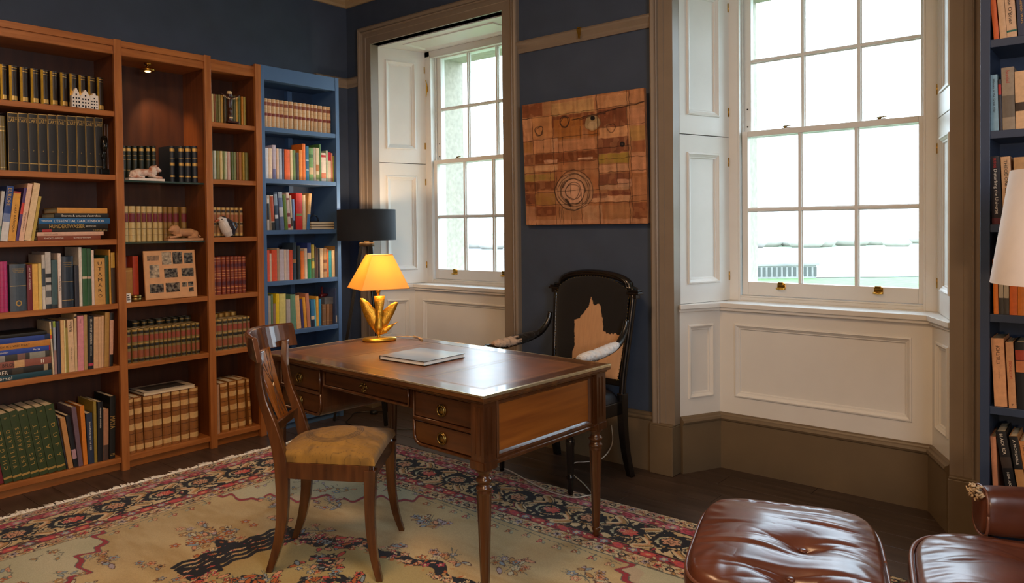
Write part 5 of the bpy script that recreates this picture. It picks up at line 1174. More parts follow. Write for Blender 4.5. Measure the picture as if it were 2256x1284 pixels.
# carcass
pr0, pr1 = -.430, -.082; pl0, pl1 = -DL+.082, -DL+.430; yf = .034; yb_ = DW-.034; zb = .505
FR = Matrix(((1, 0, 0, 0), (0, 0, 1, yf), (0, 1, 0, 0), (0, 0, 0, 1)))       # prism x,z -> extrude along y (mirrored winding is fine)
def ped(x0, x1, inner, name):
    s = 1 if inner == x0 else -1; R_ = .045; pts = []
    for i in range(7):
        a = PI*i/12
        pts.append((inner+s*(R_-R_*math.cos(a)), zb+R_-R_*math.sin(a)))
    outer = x1 if s > 0 else x0
    poly = [(inner, .734)]+pts+[(outer, zb), (outer, .734)]
    if s < 0: poly = poly[::-1]
    o = dk(MB().prism(poly, .008, yb_-yf, M=FR), name, M_DESKV)
    return o
PR = ped(pr0, pr1, pr0, 'pedestal'); PL_ = ped(pl0, pl1, pl1, 'pedestal')
dk(MB().box(pl1-.001, yf+.008, .645, pr0+.001, yb_, .734), 'centre_frieze', M_DESKV)
M_DR = wood('mahogany_drawer', '#583418', '#3a200e', rough=.3, stretch=(.1, 1, 1), nscale=30, coat=.35)
def ringpull(x, z, parent):
    Mx = Matrix.Translation((x, yf-.0005, z)) @ Matrix.Rotation(PI/2, 4, 'X')
    h = MB().lathe([(.0235, 0), (.025, .002), (.022, .004), (.012, .003), (.009, .007), (.001, .009)], 22, M=Mx).build('drawer_pull', M_OLDBRASS, parent)
    b = MB(); n = 20; b.tube([(x+.0195*math.sin(2*PI*i/n), yf-.0075, z+.0195*math.cos(2*PI*i/n)) for i in range(n+1)], .003, 6); b.build('pull_ring', M_OLDBRASS, parent)
def drawer(x0, x1, z0, z1, inner=None, R_=0, name='drawer'):
    i = .004
    poly = [(x0+i, z1-i), (x0+i, z0+i), (x1-i, z0+i), (x1-i, z1-i)]
    if inner is not None:
        s = 1 if inner == x0 else -1; R2 = R_-.008; xi = inner+s*i; pts = [(xi+s*(R2-R2*math.cos(PI*q/12)), z0+i+R2-R2*math.sin(PI*q/12)) for q in range(7)]
        xo = (x1-i) if s > 0 else (x0+i); poly = [(xi, z1-i)]+pts+[(xo, z0+i), (xo, z1-i)]
        if s < 0: poly = poly[::-1]
    d = dk(MB().prism(poly, .0025, .02, M=FR), name, M_DR, bevel=.001)
    return d
def bead(x0, x1, z0, z1, parent, R_=0, s=1):
    b = MB(); zc = [(x0, z1), (x0, z0), (x1, z0), (x1, z1), (x0, z1)]
    if R_:
        ins = x0 if s > 0 else x1; arc = [(ins+s*(R_-R_*math.cos(PI*q/12)), z0+R_-R_*math.sin(PI*q/12)) for q in range(7)]; out = x1 if s > 0 else x0
        zc = [(ins, z1)]+arc+[(out, z0), (out, z1), (ins, z1)]
    b.tube([(x, yf+.002, z) for x, z in zc], .0065, 8); return b.build('drawer_bead', M_DESKV, parent)
for (x0, x1, inner, s) in ((pr0, pr1, pr0, 1), (pl0, pl1, pl1, -1)):
    d1 = drawer(x0+.012, x1-.012, .622, .722); bead(x0+.008, x1-.008, .617, .726, d1); ringpull((x0+x1)/2, .668, d1)
    xi0, xi1 = x0+.012, x1-.012
    d2 = drawer(xi0, xi1, .518, .606, xi0 if s > 0 else xi1, .04); bead(x0+.008, x1-.008, .512, .611, d2, .042, s); ringpull((x0+x1)/2, .560, d2)
d3 = drawer(pl1+.03, pr0-.03, .660, .722, name='centre_drawer'); bead(pl1+.024, pr0-.024, .655, .726, d3)
b = MB()
for (dx, dz, r) in ((0, 0, .011), (-.018, .004, .007), (.018, .004, .007), (-.009, .014, .006), (.009, .014, .006), (-.010, -.013, .006), (.010, -.013, .006), (0, -.018, .005), (-.028, .0, .004), (.028, .0, .004)):
    b.lathe([(r, 0), (r*.8, .003), (.001, .005)], 10, M=Matrix.Translation((-DL/2+dx, yf+.0005, .690+dz)) @ Matrix.Rotation(PI/2, 4, 'X'))
b.build('keyhole_mount', M_OLDBRASS, d3)
# side panel (right and left)
for s, x in ((1, -.034), (-1, -DL+.034)):
    b = MB(); ws = .006*s
    b.box(x-.012*s, .105, .515, x-.004*s, DW-.105, .734)
    sp_ = dk(b, 'side_panel', M_DESKLIT, bevel=0)
    Ms = Matrix(((0, -s, 0, x), (1, 0, 0, 0), (0, 0, 1, 0), (0, 0, 0, 1)))      # local x -> y, local -y -> +x*s
    b = MB(); ring(b, .100, .515, DW-.100, .730, [(0, .002), (0, -.004), (.004, -.007), (.012, -.005), (.016, .0), (.020, .004)], M=Ms); b.build('panel_moulding', M_DESKV, sp_)
    b = MB(); b.box(x-.02*s, .085, .492, x+.002*s, DW-.085, .516); b.box(x-.02*s, .085, .726, x+.002*s, DW-.085, .735); b.tube([(x+.001*s, .085, .504), (x+.001*s, DW-.085, .504)], .005, 8); dk(b, 'side_rail', M_DESKV)
    if s > 0: MB().lathe([(.004, 0), (.004, .008), (.001, .010)], 10, M=Matrix.Translation((x, .45, .728)) @ Matrix.Rotation(PI/2, 4, 'Y')).build('slide_knob', M_OLDBRASS, sp_)
dk(MB().box(pl0, yb_-.012, .645, pr1, yb_+.0, .734), 'back_panel', M_DESKV)
# legs: square fluted head, turned collar, tapering reeded shaft
lm = None
def desk_leg_mesh():
    b = MB(); h = .033
    b.box(-h, -h, .480, h, h, .734)
    for sx, sy in ((1, 0), (-1, 0), (0, 1), (0, -1)):
        for q in (-.012, .012):
            if sx: b.box(sx*h, q-.004, .54, sx*(h+.0028), q+.004, .715)
            else: b.box(q-.004, sy*h, .54, q+.004, sy*(h+.0028), .715)
        if sx: b.box(sx*h, -h, .484, sx*(h+.005), h, .512)
        else: b.box(-h-.005*0, sy*h, .484, h, sy*(h+.005), .512)
    b.lathe([(.034, .480), (.030, .472), (.021, .462), (.020, .452), (.028, .445), (.031, .438), (.028, .431), (.022, .428), (.022, .420), (.029, .414), (.031, .408), (.028, .402)], 24)
    prof = [(.0275, .402), (.0285, .392), (.0275, .385), (.0165, .045), (.0145, .040)]
    secs = []
    n = 32
    for r, z in prof:
        fl = .13 if .04 < z < .39 else 0
        secs.append([(r*(1-fl*(.5-.5*math.cos(8*2*PI*j/n))**.6)*math.cos(2*PI*j/n), r*(1-fl*(.5-.5*math.cos(8*2*PI*j/n))**.6)*math.sin(2*PI*j/n), z) for j in range(n)])
    b.loft(secs, 0, False)
    b.lathe([(.015, .042), (.019, .036), (.019, .028), (.014, .022), (.017, .012), (.012, 0)], 16)
    return b.mesh('leg', M_DESKV)
lm = desk_leg_mesh()
RUGZ = .0118
for (x, y) in ((-.050, .050), (-.050, DW-.050), (-DL+.050, .050), (-DL+.050, DW-.050)):
    o = inst('leg', lm, desk, (x, y, RUGZ)); o.scale = (1, 1, (.734-RUGZ)/.734)

# book on the desk
A_ = Vector((1.764, -1.454)); B_ = Vector((2.059, -1.417)); D_ = Vector((1.676, -1.174))
t = thing('picture_book', 'large pale landscape picture book lying on the desk', 'book', (1.764, -1.449, DZ+.0012), math.atan2(.037, .295)-.10)
b = MB(); b.box(0, 0, 0, .292, .262, .0025); b.box(0, 0, .0165, .292, .262, .019); b.box(0, 0, 0, .0025, .262, .019); b.build('cover', mat('book_cover_black_edge', '#26241f', rough=.35), t, bevel=.0006)
MB().box(.0025, .003, .0025, .288, .259, .0165).build('pages', mat('white_pages', '#dcdad2', rough=.8, noise=.12, nscale=3, stretch=(1, 1, 120)), t)
m = bpy.data.materials.new('sea_cover_print'); m.use_nodes = True; nt = m.node_tree; bs = nt.nodes['Principled BSDF']; bs.inputs['Roughness'].default_value = .22
tcn = nt.nodes.new('ShaderNodeTexCoord'); sx = nt.nodes.new('ShaderNodeSeparateXYZ'); ad = nt.nodes.new('ShaderNodeMath'); ad.operation = 'MULTIPLY_ADD'; nz = nt.nodes.new('ShaderNodeTexNoise'); nz.inputs['Scale'].default_value = 9
rp = nt.nodes.new('ShaderNodeValToRGB'); nt.links.new(tcn.outputs['Object'], sx.inputs[0]); nt.links.new(tcn.outputs['Object'], nz.inputs['Vector']); nt.links.new(nz.outputs[0], ad.inputs[0]); ad.inputs[1].default_value = .10; nt.links.new(sx.outputs[1], ad.inputs[2]); nt.links.new(ad.outputs[0], rp.inputs[0]); nt.links.new(rp.outputs[0], bs.inputs['Base Color'])
for k, (ps, c) in enumerate(((0, '#6f7a86'), (.10, '#8fa0b4'), (.20, '#b9bfc8'), (.27, '#9db0ca'))):
    e_ = rp.color_ramp.elements[k] if k < 2 else rp.color_ramp.elements.new(ps)
    e_.position = ps; e_.color = (*srgb(c), 1)
MB().box(.0005, .0005, .019, .2915, .2615, .0194).build('cover_picture', m, t)

# ================================================================== TABLE LAMP (gilt bird)
lx, ly = 1.318, -1.078
t = thing('table_lamp', 'lit table lamp with gilt bird base and yellow shade on the desk', 'lamp', (lx, ly, DZ+.0012), math.atan2(.767, .642))
# local x = to the right as seen from the room, y = away
b = MB()
def ov(rx, ry, z, n=28, bump=.0): return [(rx*math.cos(2*PI*j/n)*(1+bump*math.cos(3*2*PI*j/n)), ry*math.sin(2*PI*j/n)*(1+bump*math.cos(3*2*PI*j/n)), z) for j in range(n)]
b.loft([ov(.088, .052, 0, bump=.05), ov(.092, .056, .004, bump=.05), ov(.091, .055, .012, bump=.05), ov(.082, .047, .018, bump=.05), ov(.04, .03, .020)]); b.build('lamp_base', M_GOLD, t)
MG = mat('gilt_feather', '#cf9c33', rough=.32, metal=.8, noise=.3, nscale=90, bump=.9, bscale=140)
def blade(pts, wid, th, name, rib=True):
    """feathered wing: a bent, ridged blade along pts with widths wid; faces the room"""
    secs = []
    n = 9
    for i, (p, w) in enumerate(zip(pts, wid)):
        p = Vector(p); tg = (Vector(pts[min(i+1, len(pts)-1)])-Vector(pts[max(i-1, 0)])).normalized(); sd = Vector((tg.z, 0, -tg.x)).normalized(); q = []
        for j in range(n): a = -1+2*j/(n-1); q.append(p+sd*w*a+Vector((0, -th*(1-a*a)+(.0014 if (j % 2) else 0)-.012*(1-a*a)*0, 0)))
        for j in range(n)[::-1]: a = -1+2*j/(n-1); q.append(p+sd*w*a+Vector((0, th*.6*(1-a*a)+.001, 0)))
        secs.append(q)
    o = MB().loft(secs, 0, True).build(name, MG, t); return o
blade([(-.002, 0, .045), (-.020, 0, .095), (-.045, 0, .150), (-.070, 0, .195), (-.088, 0, .222), (-.094, 0, .230)], [.014, .032, .034, .024, .012, .001], .008, 'wing')
blade([(.008, 0, .050), (.024, 0, .100), (.050, 0, .145), (.078, 0, .180), (.096, 0, .198), (.104, 0, .203)], [.014, .030, .030, .020, .010, .001], .008, 'wing')
blade([(.002, -.006, .045), (.003, -.006, .10), (.004, -.006, .16), (.006, -.005, .205), (.006, -.004, .240)], [.014, .018, .020, .026, .030], .007, 'tail')
b = MB(); b.tube([(0, 0, .018), (0, 0, .030), (.0, 0, .04)], [.012, .008, .010], 14); b.tube([(-.002, -.004, .038), (0, -.008, .07), (.002, -.008, .12), (.0, -.006, .165)], [.014, .024, .018, .004], 14); b.tube([(.008, -.004, .040), (.030, -.004, .052), (.052, -.004, .068), (.072, -.004, .080)], [.010, .017, .014, .007], 12)
b.ball((.066, -.004, .076), (.012, .010, .009), 10); o = b.build('bird_body', MG, t); remesh(o, .0022, 1)
MB().tube([(.068, -.004, .078), (.090, -.004, .090), (.106, -.004, .100)], [.006, .003, .0008], 8).build('beak', M_GOLD, t)
b = MB(); b.lathe([(.007, .20), (.007, .255), (.013, .262), (.013, .275), (.008, .28), (.008, .32)], 14, c=(0, .006, 0)); b.build('lamp_stem', M_GOLD, t)
ms = bpy.data.materials.new('lit_yellow_shade'); ms.use_nodes = True; nt = ms.node_tree; nt.nodes.remove(nt.nodes['Principled BSDF']); o_ = nt.nodes['Material Output']
tl_ = nt.nodes.new('ShaderNodeBsdfTranslucent'); df = nt.nodes.new('ShaderNodeBsdfDiffuse'); mx = nt.nodes.new('ShaderNodeMixShader'); nz = nt.nodes.new('ShaderNodeTexNoise'); nz.inputs['Scale'].default_value = 500
tl_.inputs[0].default_value = (*srgb('#ffdc8c'), 1); df.inputs[0].default_value = (*srgb('#f2c98a'), 1); mx.inputs[0].default_value = .45; nt.links.new(tl_.outputs[0], mx.inputs[1]); nt.links.new(df.outputs[0], mx.inputs[2]); nt.links.new(mx.outputs[0], o_.inputs[0])
zb_, zt2 = 1.048-DZ, 1.226-DZ
def sq(c, s, z, rot=PI/4-math.atan2(.767, .642)+math.radians(23.5)): return [(c[0]+s/math.sqrt(2)*math.cos(rot+PI/2*k-PI/4), c[1]+s/math.sqrt(2)*math.sin(rot+PI/2*k-PI/4), z) for k in range(4)]
b = MB(); o0, o1, i1, i0 = sq((.0, 0), .262, zb_), sq((.008, 0), .112, zt2), sq((.008, 0), .109, zt2), sq((0, 0), .259, zb_)
b.loft([o0, o1, i1, i0, o0], 0, False, cap=False); b.build('lamp_shade', ms, t)
b = MB()
for z, s_, c in ((zb_, .263, (0, 0)), (zt2, .113, (.008, 0))):
    q = sq(c, s_, z); b.tube(q+[q[0]], .0016, 6)
b.build('shade_trim', mat('shade_trim', '#d89a50', rough=.7), t)
MB().ball((0, .006, .345), (.024, .024, .03), 12).build('bulb', mat('lit_bulb', '#ffd9a0'), t)
lamp('table_lamp_light', 'POINT', (lx, ly, DZ+.375), 6.0, (1, .76, .40), .03)
co_ = MB().tube([(lx-.02, ly+.056, DZ+.006), (lx+.02, ly+.11, DZ+.012), (lx+.10, ly+.19, DZ+.006), (lx+.21, ly+.125, DZ+.005), (lx+.16, ly+.165, DZ+.005), (lx+.04, ly+.215, DZ+.004)], .0028, 8).build('lamp_cord', mat('beige_flex', '#b89a70', rough=.5), t); co_.matrix_local = (Matrix.Translation(t.location) @ Matrix.Rotation(t.rotation_euler.z, 4, 'Z')).inverted()

# ================================================================== FLOOR LAMP (black drum shade on tripod)
fx, fy = .255, -.285
FLAMP = t = thing('floor_lamp', 'lit floor lamp with black drum shade on a tripod behind desk', 'lamp', (fx, fy, 0))
b = MB(); n = 48; R_ = .205; z0, z1 = 1.284, 1.500
b.loft([[(r*math.cos(2*PI*j/n), r*math.sin(2*PI*j/n), z) for j in range(n)] for r, z in ((R_, z0), (R_, z1), (R_-.003, z1), (R_-.003, z0), (R_, z0))], 0, True, cap=False)
b.build('drum_shade', mat('black_shade_cloth', '#1d2127', rough=.85, noise=.06, bump=.1, bscale=600), t)
b = MB(); b.loft([[(r*math.cos(2*PI*j/n), r*math.sin(2*PI*j/n), z) for j in range(n)] for r, z in ((R_-.004, z0+.002), (R_-.004, z1-.002), (R_-.005, z1-.002), (R_-.005, z0+.002), (R_-.004, z0+.002))], 0, True, cap=False); b.build('shade_lining', mat('gold_lining', '#c9b48c', rough=.5), t)
b = MB(); 
for a in (0, 2*PI/3, 4*PI/3): b.tube([(0, 0, 1.30), (R_*.98*math.cos(a), R_*.98*math.sin(a), 1.30)], .002, 6)
b.build('shade_spider', M_BLACK, t)
MB().ball((0, 0, 1.385), (.03, .03, .04), 12).build('bulb', mat('lit_bulb', '#ffd9a0'), t)
MB().lathe([(.02, 1.27), (.05, 1.268), (.055, 1.262), (.055, 1.240), (.02, 1.238), (.016, 1.30), (.02, 1.35)], 18).build('lamp_hub', mat('dark_bronze', '#5a4a36', rough=.4, metal=.5), t)
for a in (math.radians(-132), math.radians(-12), math.radians(108)):
    dx, dy = math.cos(a), math.sin(a); b = MB(); 
    P0, P1 = Vector((dx*.035, dy*.035, 1.262)), Vector((dx*.245, dy*.245, .0)); sd = Vector((-dy, dx, 0)); nn = (P1-P0).normalized().cross(sd)
    b.loft([[P0+sd*.020*u+nn*.012*v for u, v in ((-1, -1), (1, -1), (1, 1), (-1, 1))], [P1+sd*.012*u+nn*.009*v+Vector((0, 0, .010)) for u, v in ((-1, -1), (1, -1), (1, 1), (-1, 1))]], 0, False)
    b.build('tripod_leg', M_BLACK, t, bevel=.002)
lamp('floor_lamp_light', 'POINT', (fx, fy, 1.44), 8.0, (1, .68, .42), .03)

# ================================================================== KLISMOS CHAIR
M_CH = wood('chair_mahogany', '#60391b', '#3c200e', rough=.24, stretch=(1, 1, .1), nscale=34, coat=.5)
chair = thing('side_chair', 'mahogany side chair with curved crest rail and ochre tapestry seat', 'chair', (1.6855, -1.931, RUGZ), math.radians(38))
def bar(pts, wx, wy, name, m=M_CH, parent=chair, bevel=.003, M=None):
    """square-section bent bar: list of centre points, half widths along x and y"""
    secs = []
    for i, p in enumerate(pts):
        a = wx[i] if isinstance(wx, (list, tuple)) else wx; c = wy[i] if isinstance(wy, (list, tuple)) else wy
        secs.append([(p[0]-a, p[1]-c, p[2]), (p[0]+a, p[1]-c, p[2]), (p[0]+a, p[1]+c, p[2]), (p[0]-a, p[1]+c, p[2])])
    return MB().loft(secs, 0, False, M=M).build(name, m, parent, bevel=bevel)
def smoothp(P, n=5):
    P = [Vector(p) for p in P]; out = []
    for i in range(len(P)-1):
        p0, p1, p2, p3 = P[max(i-1, 0)], P[i], P[i+1], P[min(i+2, len(P)-1)]
        for k in range(n):
            q = k/n; out.append(.5*((2*p1)+(-p0+p2)*q+(2*p0-5*p1+4*p2-p3)*q*q+(-p0+3*p1-3*p2+p3)*q**3))
    return out+[P[-1]]
def lerp_list(L, n): return [float(x) for x in np.interp(np.linspace(0, len(L)-1, n), range(len(L)), L)]
for s in (-1, 1):
    P = smoothp([(.012, s*.160, .0), (.045, s*.157, .10), (.066, s*.155, .22), (.068, s*.154, .36), (.060, s*.154, .46), (.030, s*.154, .58), (-.004, s*.153, .68), (-.020, s*.152, .78), (-.016, s*.151, .875)], 4)
    bar(P, lerp_list([.013, .018, .022, .026, .026, .021, .016, .013, .012], len(P)), .0155, 'rear_leg')
    P = smoothp([(.432, s*.200, .42), (.430, s*.204, .32), (.432, s*.212, .20), (.446, s*.224, .09), (.470, s*.238, .0)], 4)
    bar(P, lerp_list([.023, .021, .018, .015, .012], len(P)), lerp_list([.023, .020, .017, .015, .012], len(P)), 'front_leg')
    q0, q1 = Vector((.072, s*.156, 0)), Vector((.430, s*.205, 0)); d_ = (q1-q0).normalized(); nrm_ = Vector((-d_.y, d_.x, 0))*.011
    MB().prism([tuple((q0-nrm_)[:2]), tuple((q1-nrm_)[:2]), tuple((q1+nrm_)[:2]), tuple((q0+nrm_)[:2])], .372, .436).build('side_rail', M_CH, chair, bevel=.002)
MB().box(.415, -.19, .372, .442, .19, .436).build('front_rail', M_CH, chair, bevel=.003)
MB().box(.055, -.15, .372, .078, .15, .436).build('back_seat_rail', M_CH, chair, bevel=.003)
# crest: deep concave tablet
secs = []
nC = 21
for i in range(nC):
    a = -1+2*i/(nC-1); y = a*.222; x = -.088+.098*a*a; th = .011; dz = .006*(1-a*a)
    nx = Vector((1, -.098*2*a/.222, 0)).normalized(); z0c, z1c = .842+dz, .942+dz
    rk = -.018
    secs.append([tuple(Vector((x, y, z0c))+nx*th), tuple(Vector((x+rk, y, z1c-.006))+nx*th), tuple(Vector((x+rk-.003, y, z1c))), tuple(Vector((x+rk, y, z1c-.006))-nx*th), tuple(Vector((x, y, z0c))-nx*th)])
MB().loft(secs, 0, False).build('crest_rail', M_CH, chair, bevel=.003)
MB().box(.020, -.145, .548, .040, .145, .582).build('stretcher', M_CH, chair, bevel=.003)
# splat: widening upwards, with inlaid strings meeting at a lozenge
def splx(z): return .028-.10*((z-.565)/.30)**.9 if z > .565 else .028
secs = []
for i in range(15):
    z = .565+.29*i/14; w = .044+.046*(i/14)**1.1-(.010 if i in (6, 7) else 0)*0; x = splx(z); secs.append([(x-.006, -w, z), (x+.006, -w, z), (x+.006, w, z), (x-.006, w, z)])
splat = MB().loft(secs, 0, False).build('splat', wood('splat_veneer', '#93561f', '#6f3c16', rough=.2, stretch=(1, 1, .1), nscale=26, coat=.6), chair, bevel=.001)
b = MB()
for (ya, za, yb2, zb2) in ((-.070, .848, -.004, .715), (.070, .848, .004, .715), (-.034, .852, -.002, .720), (.034, .852, .002, .720), (0, .70, 0, .585), (-.003, .705, -.034, .59), (.003, .705, .034, .59)):
    b.tube([(splx(za+(zb2-za)*q)+.0066, ya+(yb2-ya)*q, za+(zb2-za)*q) for q in (0, .33, .66, 1)], .0009, 5)
b.build('inlay_strings', M_TEXTK, splat)
z = .710; MB().prism([(-.006, 0), (0, -.010), (.006, 0), (0, .010)], -.001, .0012, M=Matrix(((0, 0, 1, splx(z)+.0062), (1, 0, 0, 0), (0, 1, 0, z), (0, 0, 0, 1)))).build('lozenge', mat('bone', '#d6b98c'), splat)
# cushion: tapestry with oval medallion painted on the mesh
def colour_grid(name, nu, nv, fpos, col, m, parent=None, closed=False):
    u, v = np.meshgrid(np.linspace(0, 1, nu), np.linspace(0, 1, nv)); P = fpos(u, v).reshape(-1, 3)
    idx = np.arange(nu*nv).reshape(nv, nu); a = idx[:-1, :-1].ravel(); f = np.stack([a, a+1, a+1+nu, a+nu], 1)
    me = bpy.data.meshes.new(name); me.vertices.add(len(P)); me.vertices.foreach_set('co', P.ravel().astype(np.float32)); me.loops.add(f.size); me.loops.foreach_set('vertex_index', f.ravel().astype(np.int32))
    me.polygons.add(len(f)); me.polygons.foreach_set('loop_start', np.arange(0, f.size, 4, dtype=np.int32)); me.polygons.foreach_set('use_smooth', np.ones(len(f), bool)); me.update(calc_edges=True)
    ca = me.color_attributes.new('pattern', 'FLOAT_COLOR', 'POINT'); c = np.ones((len(P), 4), np.float32); c[:, :3] = col.reshape(-1, 3); ca.data.foreach_set('color', c.ravel())
    me.materials.append(m); o = bpy.data.objects.new(name, me); COL.objects.link(o)
    if parent: o.parent = parent
    return o
def vnoise(x, y, seed=0):
    r = np.random.default_rng(seed); G = r.random((64, 64)); xi = np.floor(x).astype(int); yi = np.floor(y).astype(int); fx_ = x-xi; fy_ = y-yi; fx_ = fx_*fx_*(3-2*fx_); fy_ = fy_*fy_*(3-2*fy_)
    g = lambda a, b: G[a % 64, b % 64]
    return (g(xi, yi)*(1-fx_)+g(xi+1, yi)*fx_)*(1-fy_)+(g(xi, yi+1)*(1-fx_)+g(xi+1, yi+1)*fx_)*fy_
L3 = lambda h: np.array(srgb(h))
def mixc(base, c, a): return base*(1-a[..., None])+np.array(c)*a[..., None]
nu, nv = 150, 130
u, v = np.meshgrid(np.linspace(0, 1, nu), np.linspace(0, 1, nv))
col = np.zeros((nv, nu, 3))+L3('#8e6a26'); n1 = vnoise(u*9, v*9, 1)*.6+vnoise(u*22, v*20, 2)*.4; col = mixc(col, L3('#6a4e1c'), np.clip((n1-.45)*2.5, 0, .7))
rr = np.hypot((u-.47)/.30, (v-.5)/.34); lines = np.zeros_like(rr)
for r0 in (1.0, .93, .86, .80): lines = np.maximum(lines, np.exp(-((rr-r0)/.018)**2))
sw = np.sin(30*(vnoise(u*5, v*5, 5)+.35*u)) ; lines = np.maximum(lines, np.exp(-(sw/.10)**2)*(rr > 1.05)*.75); sw2 = np.sin(22*(vnoise(u*7, v*7, 8))); lines = np.maximum(lines, np.exp(-(sw2/.12)**2)*(rr < .75)*.8)
col = mixc(col, L3('#33200a'), lines*.95); col = mixc(col, L3('#a87e32'), np.clip(vnoise(u*14, v*14, 9)-.62, 0, 1)*1.6)
def cush(u, v):
    hw = .148+(.205-.148)*u; x = .058+u*.385; y = (v*2-1)*hw
    edge = np.minimum(np.minimum(u, 1-u)*2.1, np.minimum(v, 1-v)*2); bl = (1-(1-np.clip(edge/.34, 0, 1))**2.4)
    z = .436+.036*bl**.55+.052*np.clip(1-((u-.5)/.55)**2, 0, 1)*np.clip(1-(v*2-1)**2, 0, 1)**.8
    out = .016*np.exp(-((edge-.10)/.12)**2); x = x+np.sign(u-.5)*out*(np.minimum(u, 1-u) < .1); y = y+np.sign(v-.5)*out*(np.minimum(v, 1-v) < .1)*1.2
    z = z+.0015*vnoise(u*26, v*24, 4)
    return np.stack([x, y, z], -1)
M_TAP = vcol_mat('ochre_tapestry', rough=.62, bump=.4, bscale=900, spec=.4, noise=.12, sheen=.15)
colour_grid('seat_cushion', nu, nv, cush, col, M_TAP, chair)
MB().prism([(.062, -.146), (.440, -.202), (.440, .202), (.062, .146)], .428, .437).build('cushion_board', M_DESKV, chair)

# ================================================================== BLACK ARMCHAIR WITH HIDE
arm = thing('armchair', 'black armchair upholstered in black and tan cowhide by the pier', 'chair', (2.02, -.355, 0), math.radians(-8))
M_BK = mat('black_painted_wood', '#100e0d', rough=.26, noise=.25, nscale=20, coat=.3)
M_BKL = mat('black_leather', '#14151a', rough=.3, noise=.2, bump=.15, bscale=250)
def ab(pts, r, name, n=10, flat=1., m=M_BK): return MB().tube(smoothp(pts, 5), lerp_list(r, (len(pts)-1)*5+1) if isinstance(r, list) else r, n, flat=flat).build(name, m, arm)
yB = lambda z: .165+.075*(z-.42)/.6       # back plane leans
def hw_(z): return .252+.048*np.clip((z-.5)/.5, 0, 1)**.8
# back frame: stiles, arched crest, ears, bottom rail
for s in (-1, 1):
    ab([(s*(.262), yB(.40)+.012, .40), (s*(.262), yB(.55)+.01, .55), (s*.280, yB(.8)+.01, .80), (s*.293, yB(1.0)+.01, 1.0)], .021, 'back_stile', 10, .8)
    b = MB(); b.box(s*.30-.040, yB(1.0)-.016, .995, s*.30+.040, yB(1.0)+.034, 1.008); b.box(s*.30-.033, yB(1.0)-.010, 1.008, s*.30+.033, yB(1.0)+.030, 1.018); b.box(s*.295-.026, yB(1.0)-.010, .972, s*.295+.026, yB(1.0)+.03, .995); b.build('back_ear', M_BK, arm, bevel=.003)
    # rear leg, splayed backwards and outwards
    bar(smoothp([(s*.262, .180, .46), (s*.264, .180, .30), (s*.270, .195, .14), (s*.280, .225, .0)], 4), lerp_list([.022, .021, .019, .017], 13), lerp_list([.022, .021, .019, .017], 13), 'rear_leg', M_BK, arm)
    # turned front leg
    b = MB(); b.box(-.026, -.026, .36, .026, .026, .425); b.lathe([(.024, .36), (.018, .35), (.026, .335), (.028, .32), (.022, .305), (.016, .30), (.024, .285), (.0245, .265), (.021, .25), (.019, .12), (.017, .10), (.022, .095), (.022, .085), (.015, .078), (.014, .012), (.012, 0)], 16); o = b.build('front_leg', M_BK, arm); o.location = (s*.262, -.235, .0115); o.scale = (1, 1, .974)
    # arm: sweeps from back down to a scrolled front, support curves to the seat
    ab([(s*.290, .185, .86), (s*.292, .165, .80), (s*.300, .11, .745), (s*.312, .02, .715), (s*.322, -.10, .698), (s*.326, -.215, .690), (s*.326, -.268, .694)], [.016, .018, .019, .019, .019, .019, .022], 'arm', 10)
    b = MB(); n = 14
    for yy, r in ((-.268, .023), (-.290, .017)): b.lathe([(r, -.019), (r*1.05, 0), (r, .019)], n, M=Matrix.Translation((s*.326, yy, .690)) @ Matrix.Rotation(PI/2, 4, 'Y'))
    b.build('arm_scroll', M_BK, arm)
    ab([(s*.325, -.240, .685), (s*.305, -.200, .62), (s*.290, -.150, .55), (s*.278, -.130, .46), (s*.272, -.140, .40)], [.018, .017, .016, .018, .020], 'arm_support', 10)
crest = [(-.300, yB(1.0)+.01, 1.015)]+[(.262*math.cos(PI-PI*i/16)*1.0, yB(1.06)+.01, 1.022+.078*math.sin(PI*i/16)**.75) for i in range(17)]+[(.300, yB(1.0)+.01, 1.015)]
b = MB(); b.tube(crest, .0235, 10, flat=.85); b.tube([(p[0]*.96, p[1]-.020, p[2]+.008) for p in crest], .007, 8); b.build('crest_rail', M_BK, arm)
MB().box(-.25, yB(.52)-.006, .495, .25, yB(.52)+.028, .535).build('back_bottom_rail', M_BK, arm, bevel=.004)
# hide panel
def inpoly(px, py, poly):
    inside = np.zeros(px.shape, bool); j = len(poly)-1
    for i in range(len(poly)):
        xi, yi = poly[i]; xj, yj = poly[j]; c = ((yi > py) != (yj > py)) & (px < (xj-xi)*(py-yi)/(yj-yi+1e-12)+xi); inside ^= c; j = i
    return inside
nu, nv = 170, 200
u, v = np.meshgrid(np.linspace(0, 1, nu), np.linspace(0, 1, nv))
PT = [(548, 228), (558, 262), (572, 272), (583, 262), (600, 268), (606, 300), (618, 330), (622, 385), (640, 395), (672, 388), (700, 385), (720, 380), (720, 640), (465, 640), (466, 520), (478, 478), (472, 420), (463, 352), (485, 348), (505, 330), (530, 295), (545, 270)]
